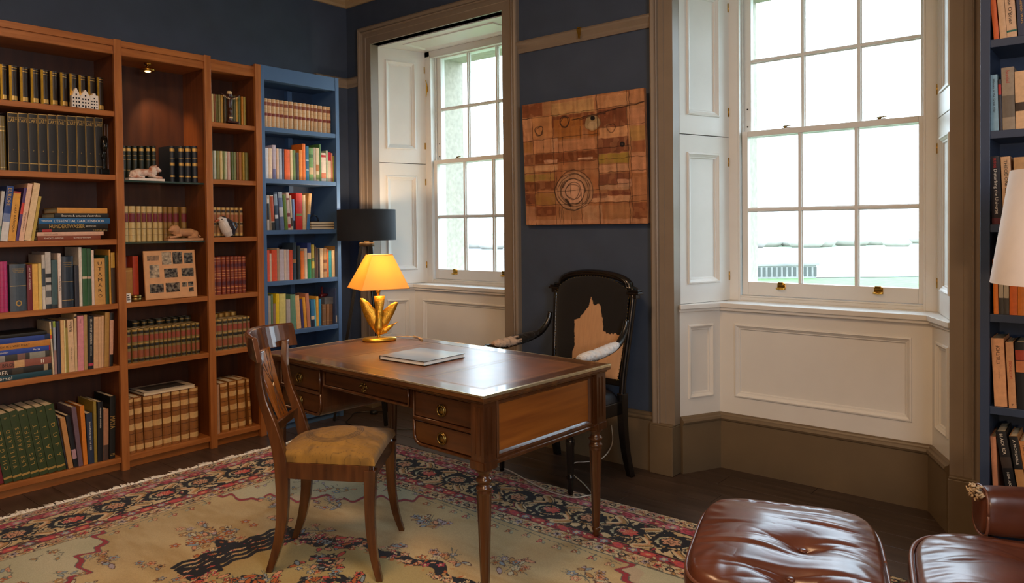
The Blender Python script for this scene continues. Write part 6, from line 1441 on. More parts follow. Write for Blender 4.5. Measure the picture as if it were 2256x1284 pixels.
# photo-crop coordinates of the hide turned into panel coordinates (u to the right, v up)
poly = [((x-345)/372, 1-(y-128)/500) for x, y in PT]
jx = (vnoise(u*40, v*12, 3)-.5)*.018; jy = (vnoise(u*60, v*30, 6)-.5)*.030
patch = inpoly(u+jx, v+jy, poly).astype(float)
hair = .85+.3*vnoise(u*120, v*14, 7)
col = (np.zeros((nv, nu, 3))+L3('#16120f'))*hair[..., None]; tan = (np.zeros((nv, nu, 3))+L3('#c99c72'))*(.92+.12*vnoise(u*60, v*12, 11))[..., None]; col = col*(1-patch[..., None])+tan*patch[..., None]
def backp(u, v):
    z0_, = (.528,); hwv = .232+.038*np.clip(v*1.25, 0, 1)**.7; a = u*2-1; ztop = .995+.088*np.clip(1-a*a, 0, 1)**.6*1.0; z = z0_+v*(ztop-z0_); x = a*hwv
    puff = .030*np.clip(1-a**4, 0, 1)**.6*np.clip(1-(2*v-1)**6, 0, 1)**.6
    y = .165+.075*(z-.42)/.6-.004-puff
    return np.stack([x, y, z], -1)
M_HIDE = vcol_mat('cowhide', rough=.75, bump=.5, bscale=700, spec=.25, noise=.12, sheen=.1)
hp = colour_grid('hide_panel', nu, nv, backp, col, M_HIDE, arm)
b = MB(); 
for tpar in np.linspace(0, 1, 74):
    # along the panel edge: left side, arch, right side
    if tpar < .33: U_, V_ = 0.0, tpar/.33
    elif tpar < .67: U_, V_ = (tpar-.33)/.34, 1.0
    else: U_, V_ = 1.0, 1-(tpar-.67)/.33
    p = backp(np.array(U_), np.array(V_)); b.ball((float(p[0]), float(p[1])-.003, float(p[2])), (.0035, .003, .0035), 6)
b.build('nail_heads', M_OLDBRASS, arm)
MB().prism([(-.245, 0), (.245, 0), (.27, .44), (.2, .52), (0, .555), (-.2, .52), (-.27, .44)], -.012, .012, M=Matrix(((1, 0, 0, 0), (0, .125, -1, .203), (0, 1, 0, .53), (0, 0, 0, 1)))).build('back_board', M_BKL, arm)
# seat
MB().prism([(-.282, -.262), (.282, -.262), (.262, .20), (-.262, .20)], .345, .418).build('seat_rail', M_BK, arm, bevel=.006)
def seatp(u, v):
    hwv = .275-.018*v; a = u*2-1; x = a*hwv; y = -.258+v*.42; e_ = np.minimum(np.minimum(u, 1-u), np.minimum(v, 1-v)); z = .416+.060*(1-(1-np.clip(e_/.14, 0, 1))**2.5)**.7+.018*np.clip(1-a*a, 0, 1)
    return np.stack([x, y, z], -1)
colour_grid('seat', 40, 40, seatp, np.zeros((40, 40, 3))+L3('#15161c'), vcol_mat('black_hide_seat', rough=.28, bump=.25, bscale=300, noise=.1), arm)
# fur arm pads
def pad(s, c1, c2, split):
    n1, n2 = 60, 24
    P = [Vector(q) for q in smoothp([(s*.304, .085, .735), (s*.312, .02, .722), (s*.320, -.08, .708), (s*.325, -.19, .702), (s*.326, -.235, .702)], 12)]
    secs = []; cols = []
    for i in range(n1):
        f = i/(n1-1); p = P[min(len(P)-1, int(f*(len(P)-1)))]; r = .037*math.sin(PI*min(1, max(0, .06+f*.88)))**.45; jit = rng.normal(0, .0016, n2)
        secs.append([(p.x+(r+jit[j])*1.0*math.cos(2*PI*j/n2), p.y, p.z+.006+(r*.72+jit[j])*math.sin(2*PI*j/n2)) for j in range(n2)])
        for j in range(n2): k = f+.05*math.sin(j*1.7)+rng.normal(0, .01); c = L3(c1) if k < split else L3(c2); cols.append(c*(.9+.2*rng.random()))
    b = MB().loft(secs, 0, True); o = b.build('arm_pad', M_HIDE, arm); ca = o.data.color_attributes.new('pattern', 'FLOAT_COLOR', 'POINT'); cc = np.ones((n1*n2, 4), np.float32); cc[:, :3] = np.array(cols); ca.data.foreach_set('color', cc.ravel())
pad(-1, '#14110e', '#c9b09a', .50); pad(1, '#d8d4d0', '#cfcac6', 1.2)
# white cable on the floor around the armchair leg
t = thing('floor_cable', 'white cable trailing over rug edge and floor by the armchair leg', 'cable')
P = [(1.20, -.30, .006), (1.42, -.38, .006), (1.595, -.50, .014), (1.80, -.56, .022), (1.99, -.625, .019), (2.14, -.668, .018), (2.23, -.672, .018), (2.298, -.66, .018), (2.33, -.60, .018), (2.32, -.545, .010), (2.20, -.44, .006), (2.08, -.36, .006), (1.98, -.28, .006), (1.99, -.21, .02), (2.06, -.22, .04), (2.12, -.14, .05), (2.14, -.06, .12), (2.12, -.036, .22)]
MB().tube(smoothp(P, 6), .0034, 6).build('cable_wire', mat('white_flex', '#c9c3b6', rough=.5), t)

# ================================================================== PAINTING
t = thing('painting', 'abstract patchwork painting in rust and tan on the pier wall', 'painting')
A = Vector((1.508, -.036, 1.379)); Rt = Vector((.853, 0, -.002)).normalized(); Up = Vector((-.003, -.032, .742)).normalized(); Nn = Rt.cross(Up); W_, H_ = .862, .744
PM = Matrix(((Rt.x, Up.x, Nn.x, A.x), (Rt.y, Up.y, Nn.y, A.y), (Rt.z, Up.z, Nn.z, A.z), (0, 0, 0, 1))); t.matrix_world = PM
MB().box(.002, .002, -.026, W_-.002, H_-.002, -.0015).build('canvas_side', mat('canvas_edge', '#8a5c3c', rough=.85, noise=.25, nscale=20), t)
nu, nv = 430, 372
u, v = np.meshgrid(np.linspace(0, 1, nu), np.linspace(0, 1, nv))
# shapes are given in a 1000 x 1000 square, y downwards
X = u*1000+(vnoise(u*30, v*30, 21)-.5)*10; Y = (1-v)*1000+(vnoise(u*30, v*30, 22)-.5)*10
col = np.zeros((nv, nu, 3))+L3('#a4683f'); col = mixc(col, L3('#c08a60'), np.clip(vnoise(u*7, v*9, 23)*1.5-.3, 0, 1)*.7); col = mixc(col, L3('#9c5a34'), np.clip(vnoise(u*16, v*12, 24)-.55, 0, 1)*1.5)
def rect(x0, y0, x1, y1, c, a=.9, seed=0, rough=.25):
    global col
    ins = np.clip(np.minimum(np.minimum(X-x0, x1-X), np.minimum(Y-y0, y1-Y))/4, 0, 1); ins = ins*(1-rough*(vnoise(u*40+seed, v*28, 25+seed % 7) > .62)); col = mixc(col, L3(c), ins*a)
def line(x0, y0, x1, y1, w=2.2, c='#2e1a12', a=.75):
    global col
    dx, dy = x1-x0, y1-y0; L2 = dx*dx+dy*dy; q = np.clip(((X-x0)*dx+(Y-y0)*dy)/L2, 0, 1); d = np.hypot(X-x0-q*dx, Y-y0-q*dy); col = mixc(col, L3(c), np.clip(1.6-d/w, 0, 1)*a)
def circ(cx, cy, r, w=4, c='#2c1c18', a=.8, ry=None, ph=0):
    global col
    d = np.hypot(X-cx, (Y-cy)*(r/(ry or r))); d = d+4*np.sin(3*np.arctan2(Y-cy, X-cx)+ph); col = mixc(col, L3(c), np.clip(1.5-np.abs(d-r)/w, 0, 1)*a)
def disc(cx, cy, r, c, a=1.):
    global col
    col = mixc(col, L3(c), np.clip((r-np.hypot(X-cx, Y-cy))/4+.5, 0, 1)*a)
for i, (x0, y0, x1, y1, c) in enumerate(((0, 0, 185, 110, '#7c4022'), (190, 0, 290, 100, '#b07a4e'), (260, 20, 620, 130, '#c99a62'), (640, 10, 880, 110, '#c98f60'), (885, 0, 1000, 130, '#bd8257'),
    (0, 120, 85, 300, '#cf9368'), (90, 110, 270, 290, '#c08450'), (265, 120, 620, 220, '#7a3f1f'), (280, 150, 520, 320, '#a8672c'), (560, 150, 660, 320, '#9c5a22'), (640, 120, 870, 260, '#743a20'), (650, 260, 870, 340, '#cf9464'), (880, 140, 1000, 270, '#c98a62'), (880, 270, 1000, 380, '#b98a4c'),
    (0, 310, 85, 400, '#a9733c'), (90, 300, 240, 410, '#c98b5e'), (250, 300, 310, 420, '#cf9870'), (280, 330, 620, 420, '#c4855a'), (640, 340, 880, 460, '#6c3620'), (890, 380, 1000, 470, '#9c5c38'), (890, 470, 1000, 620, '#cf8f66'),
    (0, 420, 85, 500, '#7c4a2e'), (95, 420, 640, 500, '#6f3719'), (180, 470, 300, 500, '#cf9b78'), (470, 470, 600, 492, '#d8a882'), (640, 460, 880, 540, '#a08232'), (0, 510, 85, 570, '#b98b5c'), (95, 510, 300, 560, '#d3a072'), (640, 545, 880, 600, '#d49a70'),
    (0, 580, 270, 640, '#a0813f'), (0, 640, 270, 720, '#6d3a1e'), (640, 610, 880, 700, '#7a4530'), (780, 660, 890, 720, '#cf9674'), (0, 740, 90, 830, '#643222'), (95, 740, 270, 840, '#9c6f34'), (700, 740, 880, 780, '#6f3524'), (640, 700, 880, 740, '#b58a68'), (560, 780, 880, 830, '#d29c74'), (560, 760, 700, 800, '#7a4330'),
    (0, 850, 90, 970, '#b07a58'), (95, 850, 270, 930, '#743c22'), (300, 850, 500, 960, '#a8754e'), (500, 850, 660, 990, '#b98a64'), (680, 850, 880, 980, '#a9744a'), (890, 640, 1000, 800, '#b87a50'), (890, 840, 1000, 980, '#774026'), (0, 960, 1000, 1000, '#c08862'))):
    rect(x0, y0, x1, y1, c, .85, i, .35)
disc(435, 735, 155, '#b98a66', .8); disc(420, 740, 95, '#cf9a78', .9); disc(600, 215, 60, '#a8936a', .7); disc(600, 235, 34, '#c0a078', .7)
for (y, x0, x1) in ((118, 0, 870), (108, 880, 1000), (305, 0, 640), (262, 640, 1000), (418, 0, 880), (505, 0, 1000), (572, 0, 640), (605, 640, 1000), (735, 0, 640), (838, 0, 1000), (700, 640, 880), (795, 880, 1000)): line(x0, y, x1, y-6)
for (x, y0, y1) in ((88, 110, 1000), (268, 0, 1000), (870, 0, 1000), (888, 0, 1000), (635, 0, 1000), (640, 0, 1000), (180, 300, 420), (310, 300, 420), (500, 230, 330), (400, 850, 1000), (350, 300, 520), (300, 860, 1000), (315, 860, 1000), (330, 860, 1000), (490, 720, 1000), (780, 540, 720), (230, 560, 650), (285, 590, 720)): line(x, y0, x+3, y1, 2.0)
line(440, 170, 1000, 105, 4, a=.9); line(500, 175, 700, 150, 4); line(0, 120, 90, 112, 3)
circ(145, 225, 36, 4); circ(150, 228, 32, 3, ph=1); circ(372, 178, 42, 5); circ(370, 182, 36, 4, ph=2); circ(745, 268, 32, 3.2); circ(600, 215, 62, 2.5, a=.4)
disc(605, 178, 17, '#171212'); disc(828, 398, 21, '#1c1416'); disc(828, 396, 7, '#4a3a34')
for r, ph in ((60, 0), (66, 2), (98, 1), (104, 0), (128, 2), (146, 0), (158, 3)): circ(418+ph*4, 738-ph*3, r, 3.2, ph=ph, ry=r*1.0, a=.75)
line(360, 800, 400, 850, 10, '#20140f', .9); line(330, 700, 380, 650, 5); line(405, 690, 405, 800, 2)
br = (.70+.45*vnoise(u*60, v*7, 77)+.20*vnoise(u*9, v*50, 78))[..., None]; col = np.clip(col*br*np.array([.93, .97, 1.0]), 0, 1)
M_PAINT = vcol_mat('painted_canvas', rough=.75, bump=.5, bscale=260, noise=.16)
cn = colour_grid('canvas', nu, nv, lambda u, v: np.stack([u*W_, v*H_, np.zeros_like(u)], -1), col, M_PAINT, t)
for x in (.34,): MB().tube([(W_*.48, H_*.9, -.03), (W_*.48, H_*.9, -.03-.0)], .001, 4) if 0 else None
b = MB(); b.box(.2, .05, -.034, .66, .09, -.026); b.box(.2, .65, -.034, .66, .69, -.026); b.build('stretcher_bar', M_DESKV, t)

# ================================================================== OTTOMAN AND LOUNGE CHAIR
M_LTH = mat('brown_lounge_leather', '#693b28', rough=.31, col2='#4b2618', nscale=7, bump=.18, bscale=55, coat=.25, coatr=.18, lo=.3, hi=.75)
M_PIPE = mat('leather_piping', '#6c4434', rough=.35)
M_SHELL = wood('plywood_shell', '#4a2716', '#331a0e', rough=.3, stretch=(.1, 1, 1), nscale=30, coat=.3)
M_ALU = mat('black_aluminium', '#202022', rough=.3, metal=.8)
def cushion_grid(name, parent, hx, hy, zb, zr, crown, dimples, n=120, pw=4.5, sharp=1., seed=1, mt=None, folds=1.):
    """rounded pad: superellipse plan, domed top with sunk buttons and radiating folds"""
    def f(u, v):
        a = u*2-1; c = v*2-1
        # square to superellipse mapping
        m_ = np.maximum(np.abs(a), np.abs(c)); th = np.arctan2(c, a); rs = 1/((np.abs(np.cos(th))**pw+np.abs(np.sin(th))**pw)**(1/pw))
        x = m_*rs*np.cos(th)*hx; y = m_*rs*np.sin(th)*hy
        top = 1-np.clip(m_, 0, 1)**5.5
        z = zr+crown*np.clip(1-m_**2, 0, 1)**.9; 
        lip = np.clip((m_-.93)/.07, 0, 1); z = z-(zr-zb)*(1-np.sqrt(np.clip(1-lip**2, 0, 1)))
        w = np.zeros_like(z)
        for (dx, dy, dr, dd) in dimples:
            d = np.hypot(x-dx, (y-dy)); an = np.arctan2(y-dy, x-dx)
            z = z-dd*np.exp(-(d/dr)**1.05)
            yy = y-dy-.018*np.sin((x-dx)*9+seed); z = z-.013*folds*np.exp(-np.abs(yy)/.014)*np.exp(-np.abs(x-dx)/.13)
            yy = y-dy+.35*np.abs(x-dx)-.012; z = z-.006*folds*np.exp(-np.abs(yy)/.009)*np.exp(-np.abs(x-dx)/.10)
            yy = y-dy-.40*np.abs(x-dx)+.012; z = z-.005*folds*np.exp(-np.abs(yy)/.009)*np.exp(-np.abs(x-dx)/.09)
        ed = np.exp(-((m_-.84)/.10)**2)*np.cos(np.arctan2(y, x)*30+5*vnoise(u*6, v*6, seed))*.0014*folds
        rid = (np.abs(np.sin(9*vnoise(u*2.2+seed, v*4.6, seed+3)+v*4)))**.5
        for (cy_, am, fq, ph_, x0_, Lx) in ((.24, .006, 7, 0, -.05, .16), (.10, .005, 9, 2, .12, .12), (-.12, .006, 8, 1, -.10, .16), (-.02, .004, 11, 4, .15, .10), (.17, .004, 10, 3, .10, .10), (-.22, .006, 7, 5, .02, .18), (.03, .004, 9, 2.5, -.18, .07)):
            yy = y-cy_-.012*np.sin(x*fq+ph_+seed); z = z-am*folds*np.exp(-np.abs(yy)/.008)*np.exp(-((x-x0_)/Lx)**2)+am*.5*folds*np.exp(-((yy-.018)/.012)**2)*np.exp(-((x-x0_)/Lx)**2)
        z = z+(w+ed)*(m_ < .97)-.0008*folds*(1-rid)*(m_ < .93)
        return np.stack([x, y, z], -1)
    u, v = np.meshgrid(np.linspace(0, 1, n), np.linspace(0, 1, n)); 
    o = colour_grid(name, n, n, f, np.zeros((n, n, 3)), mt or M_LTH, parent); return o, f
def pipe_loop(hx, hy, z, pw, r, parent, name='piping', m=None, n=90, zf=None):
    pts = []
    for i in range(n+1):
        th = 2*PI*i/n; rs = 1/((abs(math.cos(th))**pw+abs(math.sin(th))**pw)**(1/pw)); x, y = rs*math.cos(th)*hx, rs*math.sin(th)*hy; pts.append((x, y, z if zf is None else zf(x, y)))
    return MB().tube(pts, r, 8).build(name, m or M_PIPE, parent)
def pad_side(hx, hy, z0, z1, pw, parent, name, m, n=90, bulge=.012):
    secs = []
    for q in range(7):
        f = q/6; e_ = bulge*math.sin(PI*f); secs.append([])
        for i in range(n):
            th = 2*PI*i/n; rs = 1/((abs(math.cos(th))**pw+abs(math.sin(th))**pw)**(1/pw)); secs[-1].append((rs*math.cos(th)*(hx+e_), rs*math.sin(th)*(hy+e_), z0+(z1-z0)*f))
    return MB().loft(secs, 0, True).build(name, m, parent)
def star_base(parent, zt, legs=4, r=.26, rot=.4):
    b = MB(); b.lathe([(.05, zt), (.045, zt-.02), (.022, zt-.03), (.020, .10), (.034, .085), (.034, .06)], 18); b.build('base_column', M_ALU, parent)
    for k in range(legs):
        a = rot+2*PI*k/legs; dx, dy = math.cos(a), math.sin(a); b = MB(); b.tube([(dx*.02, dy*.02, .078), (dx*r*.6, dy*r*.6, .062), (dx*r, dy*r, .036)], [.017, .014, .010], 8, flat=.7); b.build('base_leg', M_ALU, parent)
        MB().lathe([(.012, .032), (.013, .012), (.016, .004), (.016, 0)], 10, c=(dx*r, dy*r, 0)).build('glide', M_ALU, parent)
oa = math.radians(18); e1 = Vector((math.cos(oa), math.sin(oa))); e2 = Vector((-math.sin(oa), math.cos(oa)))
OC = Vector((3.325, -1.185))+e1*.205-e2*.335
def toloc(px, py): d = Vector((px, py))-OC; return d.dot(e1), d.dot(e2)
otto = thing('ottoman', 'brown leather tufted ottoman in the front right corner', 'ottoman', (OC.x, OC.y, RUGZ), oa)
d1 = toloc(3.715, -1.465); d2 = toloc(3.745, -1.655)
dm_ = [(d1[0]-.03, d1[1], .075, .050), (d2[0]-.03, d2[1]-.01, .075, .046)]
cushion_grid('seat_cushion', otto, .268, .335, .368, .398, .048, dm_, 190, 4.6, seed=2)
for d in dm_: MB().ball((d[0], d[1], .400), (.013, .013, .006), 12).build('button', M_LTH, otto)
pad_side(.268, .335, .318, .370, 4.6, otto, 'cushion_border', M_LTH, bulge=.010); pipe_loop(.271, .338, .372, 4.6, .0055, otto)
pad_side(.275, .340, .285, .318, 4.4, otto, 'plywood_shell', M_SHELL, bulge=-.01)
b = MB(); n=60; b.prism([((abs(math.cos(2*PI*i/n))**.45*math.copysign(1, math.cos(2*PI*i/n)))*.27, (abs(math.sin(2*PI*i/n))**.45*math.copysign(1, math.sin(2*PI*i/n)))*.32) for i in range(n)], .262, .29); b.build('shell_bottom', M_SHELL, otto, bevel=.01)
star_base(otto, .262)
# lounge chair: seat pad, arm pad, shell
la = math.radians(14); f1 = Vector((math.cos(la), math.sin(la))); f2 = Vector((-math.sin(la), math.cos(la)))
LC = Vector((3.875, -1.045))+f1*.31-f2*.33
lounge = thing('lounge_chair', 'brown leather lounge chair with torn arm pad at the right edge', 'chair', (LC.x, LC.y, RUGZ), la)
dl_ = [(.02, .12, .08, .040), (.02, -.14, .08, .040)]
cushion_grid('seat_cushion', lounge, .305, .325, .368, .392, .052, dl_, 160, 3.6, seed=5)
for d in dl_: MB().ball((d[0], d[1], .400), (.013, .013, .006), 12).build('button', M_LTH, lounge)
pad_side(.305, .325, .325, .370, 3.6, lounge, 'cushion_border', M_LTH, bulge=.008)
def zrim(x, y): return .376+.030*max(0, (x+.05)/.3)*max(0, y/.3)**.5*.8
pipe_loop(.312, .332, .376, 3.6, .0075, lounge, zf=zrim)
pad_side(.318, .338, .290, .372, 3.6, lounge, 'seat_shell', M_SHELL, bulge=.004)
star_base(lounge, .29, 5, .33)
MB().lathe([(.12, .285), (.12, .292), (.05, .286)], 20).build('swivel_plate', M_ALU, lounge)
# arm pad: rounded box running away to the right
ax_ = (Matrix.Rotation(-la, 3, 'Z') @ Vector((.870, .492, -.02))).normalized()
p0 = Matrix.Rotation(-la, 3, 'Z') @ (Vector((4.055, -.985, .462))-Vector((LC.x, LC.y, 0)))
up_ = Vector((0, 0, 1)); sd_ = ax_.cross(up_).normalized(); up_ = sd_.cross(ax_).normalized()
secs = []; NN = 28
for i, (s_, k) in enumerate(((0.0, .55), (.004, .80), (.012, .94), (.03, 1.0), (.10, 1.02), (.25, 1.03), (.40, 1.02), (.50, 1.0), (.53, .9), (.54, .6))):
    q = []
    for j in range(NN):
        a = 2*PI*j/NN; ca, sa = math.cos(a), math.sin(a); rr_ = 1/((abs(ca)**3+abs(sa)**3)**(1/3)); wob = 1+.02*math.sin(3*a+s_*30)
        q.append(p0+ax_*s_+sd_*(.052*k*rr_*ca*wob)+up_*(.074*k*rr_*sa*wob))
    secs.append(q)
o = MB().loft(secs, 0, True).build('arm_pad', M_LTH, lounge, subsurf=1)
q = [p0+ax_*.012+sd_*(.053*math.cos(2*PI*j/30)/((abs(math.cos(2*PI*j/30))**3+abs(math.sin(2*PI*j/30))**3)**(1/3)))+up_*(.075*math.sin(2*PI*j/30)/((abs(math.cos(2*PI*j/30))**3+abs(math.sin(2*PI*j/30))**3)**(1/3))) for j in range(31)]
MB().tube(q, .0045, 6).build('arm_piping', M_PIPE, lounge)
b = MB()
for k in range(30):
    c = p0+ax_*(-.002)+up_*(.055+rng.normal(0, .012))+sd_*rng.normal(0, .022); d = Vector(rng.normal(0, 1, 3)); d = (d-ax_*.8).normalized()*rng.uniform(.008, .018)
    b.tube([c, c+d*.5+Vector(rng.normal(0, .005, 3)), c+d], [.0045, .004, .0012], 5)
b.build('torn_stuffing', mat('torn_kapok', '#c2aa88', rough=.95, noise=.2), lounge)['kind'] = 'stuff'
b = MB(); w0 = p0+ax_*.02-up_*.075
bracket = MB().tube([p0+ax_*.05-up_*.06, p0+ax_*.03-up_*.10, p0+ax_*.0-up_*.12-sd_*(-.02), Vector((.16, .30, .345))], [.012, .012, .012, .012], 8, flat=.6).build('arm_bracket', M_SHELL, lounge)
MB().tube([p0+ax_*.40-up_*.06, p0+ax_*.36-up_*.12, Vector((.29, .28, .33))], [.014, .014, .014], 8, flat=.6).build('arm_bracket', M_SHELL, lounge)

# ================================================================== WHITE FLOOR LAMP AT THE RIGHT EDGE
wx_, wy_ = 4.305, -.745
t = thing('floor_lamp', 'unlit floor lamp with white conical shade at the right edge', 'lamp', (wx_, wy_, 0))
b = MB(); n = 56; b.loft([[(r*math.cos(2*PI*j/n), r*math.sin(2*PI*j/n), z) for j in range(n)] for r, z in ((.245, 1.172), (.190, 1.535), (.187, 1.535), (.242, 1.172), (.245, 1.172))], 0, True, cap=False); b.build('conical_shade', mat('white_shade_cloth', '#e6e0de', rough=.8, noise=.02), t)
MB().lathe([(.014, .02), (.014, 1.26), (.018, 1.27), (.018, 1.33), (.012, 1.34)], 14).build('lamp_pole', M_ALU, t); MB().lathe([(.13, 0), (.135, .006), (.13, .018), (.03, .028), (.016, .034)], 32).build('lamp_foot', M_ALU, t)
b = MB()
for a in (0, 2*PI/3, 4*PI/3): b.tube([(0, 0, 1.30), (.224*math.cos(a), .224*math.sin(a), 1.30)], .002, 6)
b.build('shade_spider', M_ALU, t)
# ================================================================== RUG (pattern painted knot by knot as vertex colours)
RX0, RY0, RW, RH = .305, -.555, 3.94, 2.94
ST = .0037; NX = int(RW/ST)//4*4; NY = int(RH/ST)//4*4
gx = (np.arange(NX+1))*RW/NX; gy = (np.arange(NY+1))*RH/NY
IMG = np.zeros((NY+1, NX+1, 3), np.float32)
X, Y = np.meshgrid(gx, gy)
C_ = {k: L3(h) for k, h in dict(navy='#15171f', pink='#b24458', red='#93303c', cream='#cfba92', peach='#cd9674', blue='#8496a2', grn='#a8a88a', orange='#b0602c', tan='#ad8650', field='#b7a277', brown='#5a3f34', grey='#5f655e', pale='#bcb79a', coral='#c4524a', lil='#a59aa2').items()}
IMG[:] = C_['field']
nz = vnoise(X*3, Y*9, 31)*.5+vnoise(X*14, Y*40, 32)*.5
IMG[:] = mixc(IMG, L3('#a38a58'), np.clip((nz-.45)*1.6, 0, .55)); IMG[:] = mixc(IMG, L3('#cbb98c'), np.clip((vnoise(X*5, Y*12, 33)-.55)*1.5, 0, .6))
def win(cx, cy, r):
    j0, j1 = max(0, int((cx-r)/RW*NX)), min(NX+1, int((cx+r)/RW*NX)+2); i0, i1 = max(0, int((cy-r)/RH*NY)), min(NY+1, int((cy+r)/RH*NY)+2)
    return (slice(i0, i1), slice(j0, j1)) if i1 > i0 and j1 > j0 else None
def put(w, mask, c): I_ = IMG[w]; I_[mask] = c
def petal(cx, cy, rx, ry, rot, c, out=None, lobes=0, la_=.2, ow=.004):
    w = win(cx, cy, max(rx, ry)*1.35+ow)
    if w is None: return
    x = X[w]-cx; y = Y[w]-cy; ca, sa = math.cos(rot), math.sin(rot); p = (x*ca+y*sa)/rx; q = (-x*sa+y*ca)/ry; r = np.hypot(p, q)
    if lobes: r = r/(1-la_+la_*np.cos(lobes*np.arctan2(q, p)))
    if out is not None: put(w, r < 1+ow/min(rx, ry), C_[out])
    put(w, r < 1, C_[c])
def seg(x0, y0, x1, y1, wd, c):
    cx, cy = (x0+x1)/2, (y0+y1)/2; w = win(cx, cy, math.hypot(x1-x0, y1-y0)/2+wd)
    if w is None: return
    dx, dy = x1-x0, y1-y0; L2 = dx*dx+dy*dy+1e-12; q = np.clip(((X[w]-x0)*dx+(Y[w]-y0)*dy)/L2, 0, 1); put(w, np.hypot(X[w]-x0-q*dx, Y[w]-y0-q*dy) < wd, C_[c])
def curve(pts, wd, c):
    for a, b_ in zip(pts, pts[1:]): seg(a[0], a[1], b_[0], b_[1], wd, c)
def flower(cx, cy, r, c, cc, out='brown', lobes=5, rot=0):
    petal(cx, cy, r, r, rot, c, out, lobes, .22, .0035); petal(cx, cy, r*.32, r*.32, 0, cc, out, ow=.002)
T_ = np.minimum(np.minimum(X, RW-X), np.minimum(Y, RH-Y))
# corner spandrels
A_ = np.minimum(X, RW-X); B_ = np.minimum(Y, RH-Y)
s_ = ((A_-.53)/.94-(B_-.53)/.70+1)/2
dsp = ((A_-.53)/.94+(B_-.53)/.70-1)*.56+.030*np.sin(2*PI*4.5*s_)+.018*np.sin(2*PI*12*s_+1)+.012*np.abs(np.sin(2*PI*9*s_))
reg = dsp < 0
IMG[:] = np.where(reg[..., None], mixc(np.broadcast_to(C_['pale'], IMG.shape).copy(), C_['grn'], np.clip(vnoise(X*6, Y*6, 40), 0, 1)*.8), IMG)
IMG[:] = np.where((reg & (vnoise(X*5, Y*5, 41) > .72))[..., None], mixc(IMG, L3('#b49a86'), np.full(X.shape, .5)), IMG)
IMG[np.abs(dsp) < .0115] = C_['red']; IMG[np.abs(np.abs(dsp)-.0135) < .0022] = C_['grey']
r2 = np.random.default_rng(11)
def vine(x, y, a, n=8, L=.03, bud=True):
    pts = [(x, y)]
    for k in range(n): a += r2.normal(0, .5); x += L*math.cos(a); y += L*math.sin(a); pts.append((x, y))
    curve(pts, .0022, 'grey')
    for i, (px, py) in enumerate(pts[1:]):
        if i % 2 == 0: an = r2.uniform(0, 6.3); petal(px+.014*math.cos(an), py+.014*math.sin(an), .014, .006, an, r2.choice(['blue', 'peach', 'tan', 'pale', 'lil']), 'grey', ow=.0025)
    if bud: flower(x, y, r2.uniform(.014, .024), r2.choice(['orange', 'peach', 'pink', 'blue', 'tan']), 'cream', 'grey')
for _ in range(150):
    a, b_ = r2.uniform(.55, 1.35), r2.uniform(.55, 1.15)
    if ((a-.53)/.94+(b_-.53)/.70-1) > -.12: continue
    x = a if r2.random() < .6 else RW-a; y = b_ if r2.random() < .5 else RH-b_; vine(x, y, r2.uniform(0, 6.3), 5, .022)
# field sprays
def spray(cx, cy, r, n, pal=('blue', 'lil', 'peach', 'pale', 'tan'), out='brown'):
    for k in range(n):
        a = r2.uniform(0, 6.3); d = r*math.sqrt(r2.uniform(0, 1)); x, y = cx+d*math.cos(a)*1.25, cy+d*math.sin(a)*.8
        seg(cx, cy, x, y, .0016, 'grey')
    for k in range(n):
        a = r2.uniform(0, 6.3); d = r*math.sqrt(r2.uniform(0.02, 1)); x, y = cx+d*math.cos(a)*1.25, cy+d*math.sin(a)*.8; c = r2.choice(pal)
        if r2.random() < .45: flower(x, y, r2.uniform(.014, .024), c, r2.choice(['cream', 'orange', 'navy']), out, 5, r2.uniform(0, 6))
        else: petal(x, y, r2.uniform(.014, .026), r2.uniform(.006, .010), r2.uniform(0, 3.1), c, out, ow=.003)
def W(x, y): return x-RX0, RY0-y
for (x, y, r, n) in ((1.93, -1.30, .085, 26), (2.27, -1.50, .09, 12), (2.52, -1.40, .10, 18), (2.80, -1.31, .09, 14), (1.62, -1.69, .09, 12), (1.84, -1.80, .06, 9), (2.03, -1.59, .04, 5), (1.36, -2.33, .05, 6), (1.33, -2.05, .11, 18), (1.62, -1.92, .06, 8), (1.50, -1.95, .06, 8), (1.10, -1.62, .05, 6), (3.1, -1.35, .09, 12), (1.15, -2.05, .06, 5), (1.38, -2.6, .09, 12), (1.2, -2.42, .05, 6)):
    lx_, ly_ = W(x, y); spray(lx_, ly_, r, n); spray(lx_, RH-ly_, r, n); spray(RW-lx_, RH-ly_, r, n)
    if x < 1.9: spray(RW-lx_, ly_, r, n)
# central medallion
MX, MY = RW/2-.0, RH/2
ang = np.arctan2((Y-MY)/.47, (X-MX)/.86); rm = np.hypot((X-MX)/.86, (Y-MY)/.43)/(1+.045*np.cos(24*ang)+.04*np.cos(12*ang+.4))
IMG[rm < 1] = C_['navy']; IMG[rm < .86] = L3('#a88a55'); 
w = (rm < .85); IMG[w] = mixc(IMG, L3('#a8a070'), np.clip(vnoise(X*4, Y*4, 50), 0, 1))[w]
for k in range(620):
    a = r2.uniform(0, 2*PI); q = r2.uniform(.82, 1.04); x, y = MX+.86*q*math.cos(a), MY+.43*q*math.sin(a)
    if k % 3: petal(x, y, .013, .0055, r2.uniform(0, 3), r2.choice(['cream', 'peach', 'orange', 'tan']), None)
    else: flower(x, y, r2.uniform(.012, .021), r2.choice(['peach', 'coral', 'orange', 'pink', 'cream']), 'cream', 'navy')
for k in range(26): spray(MX+r2.uniform(-.6, .6), MY+r2.uniform(-.30, .30), .07, 12, ('peach', 'orange', 'blue', 'navy', 'coral'), 'navy')
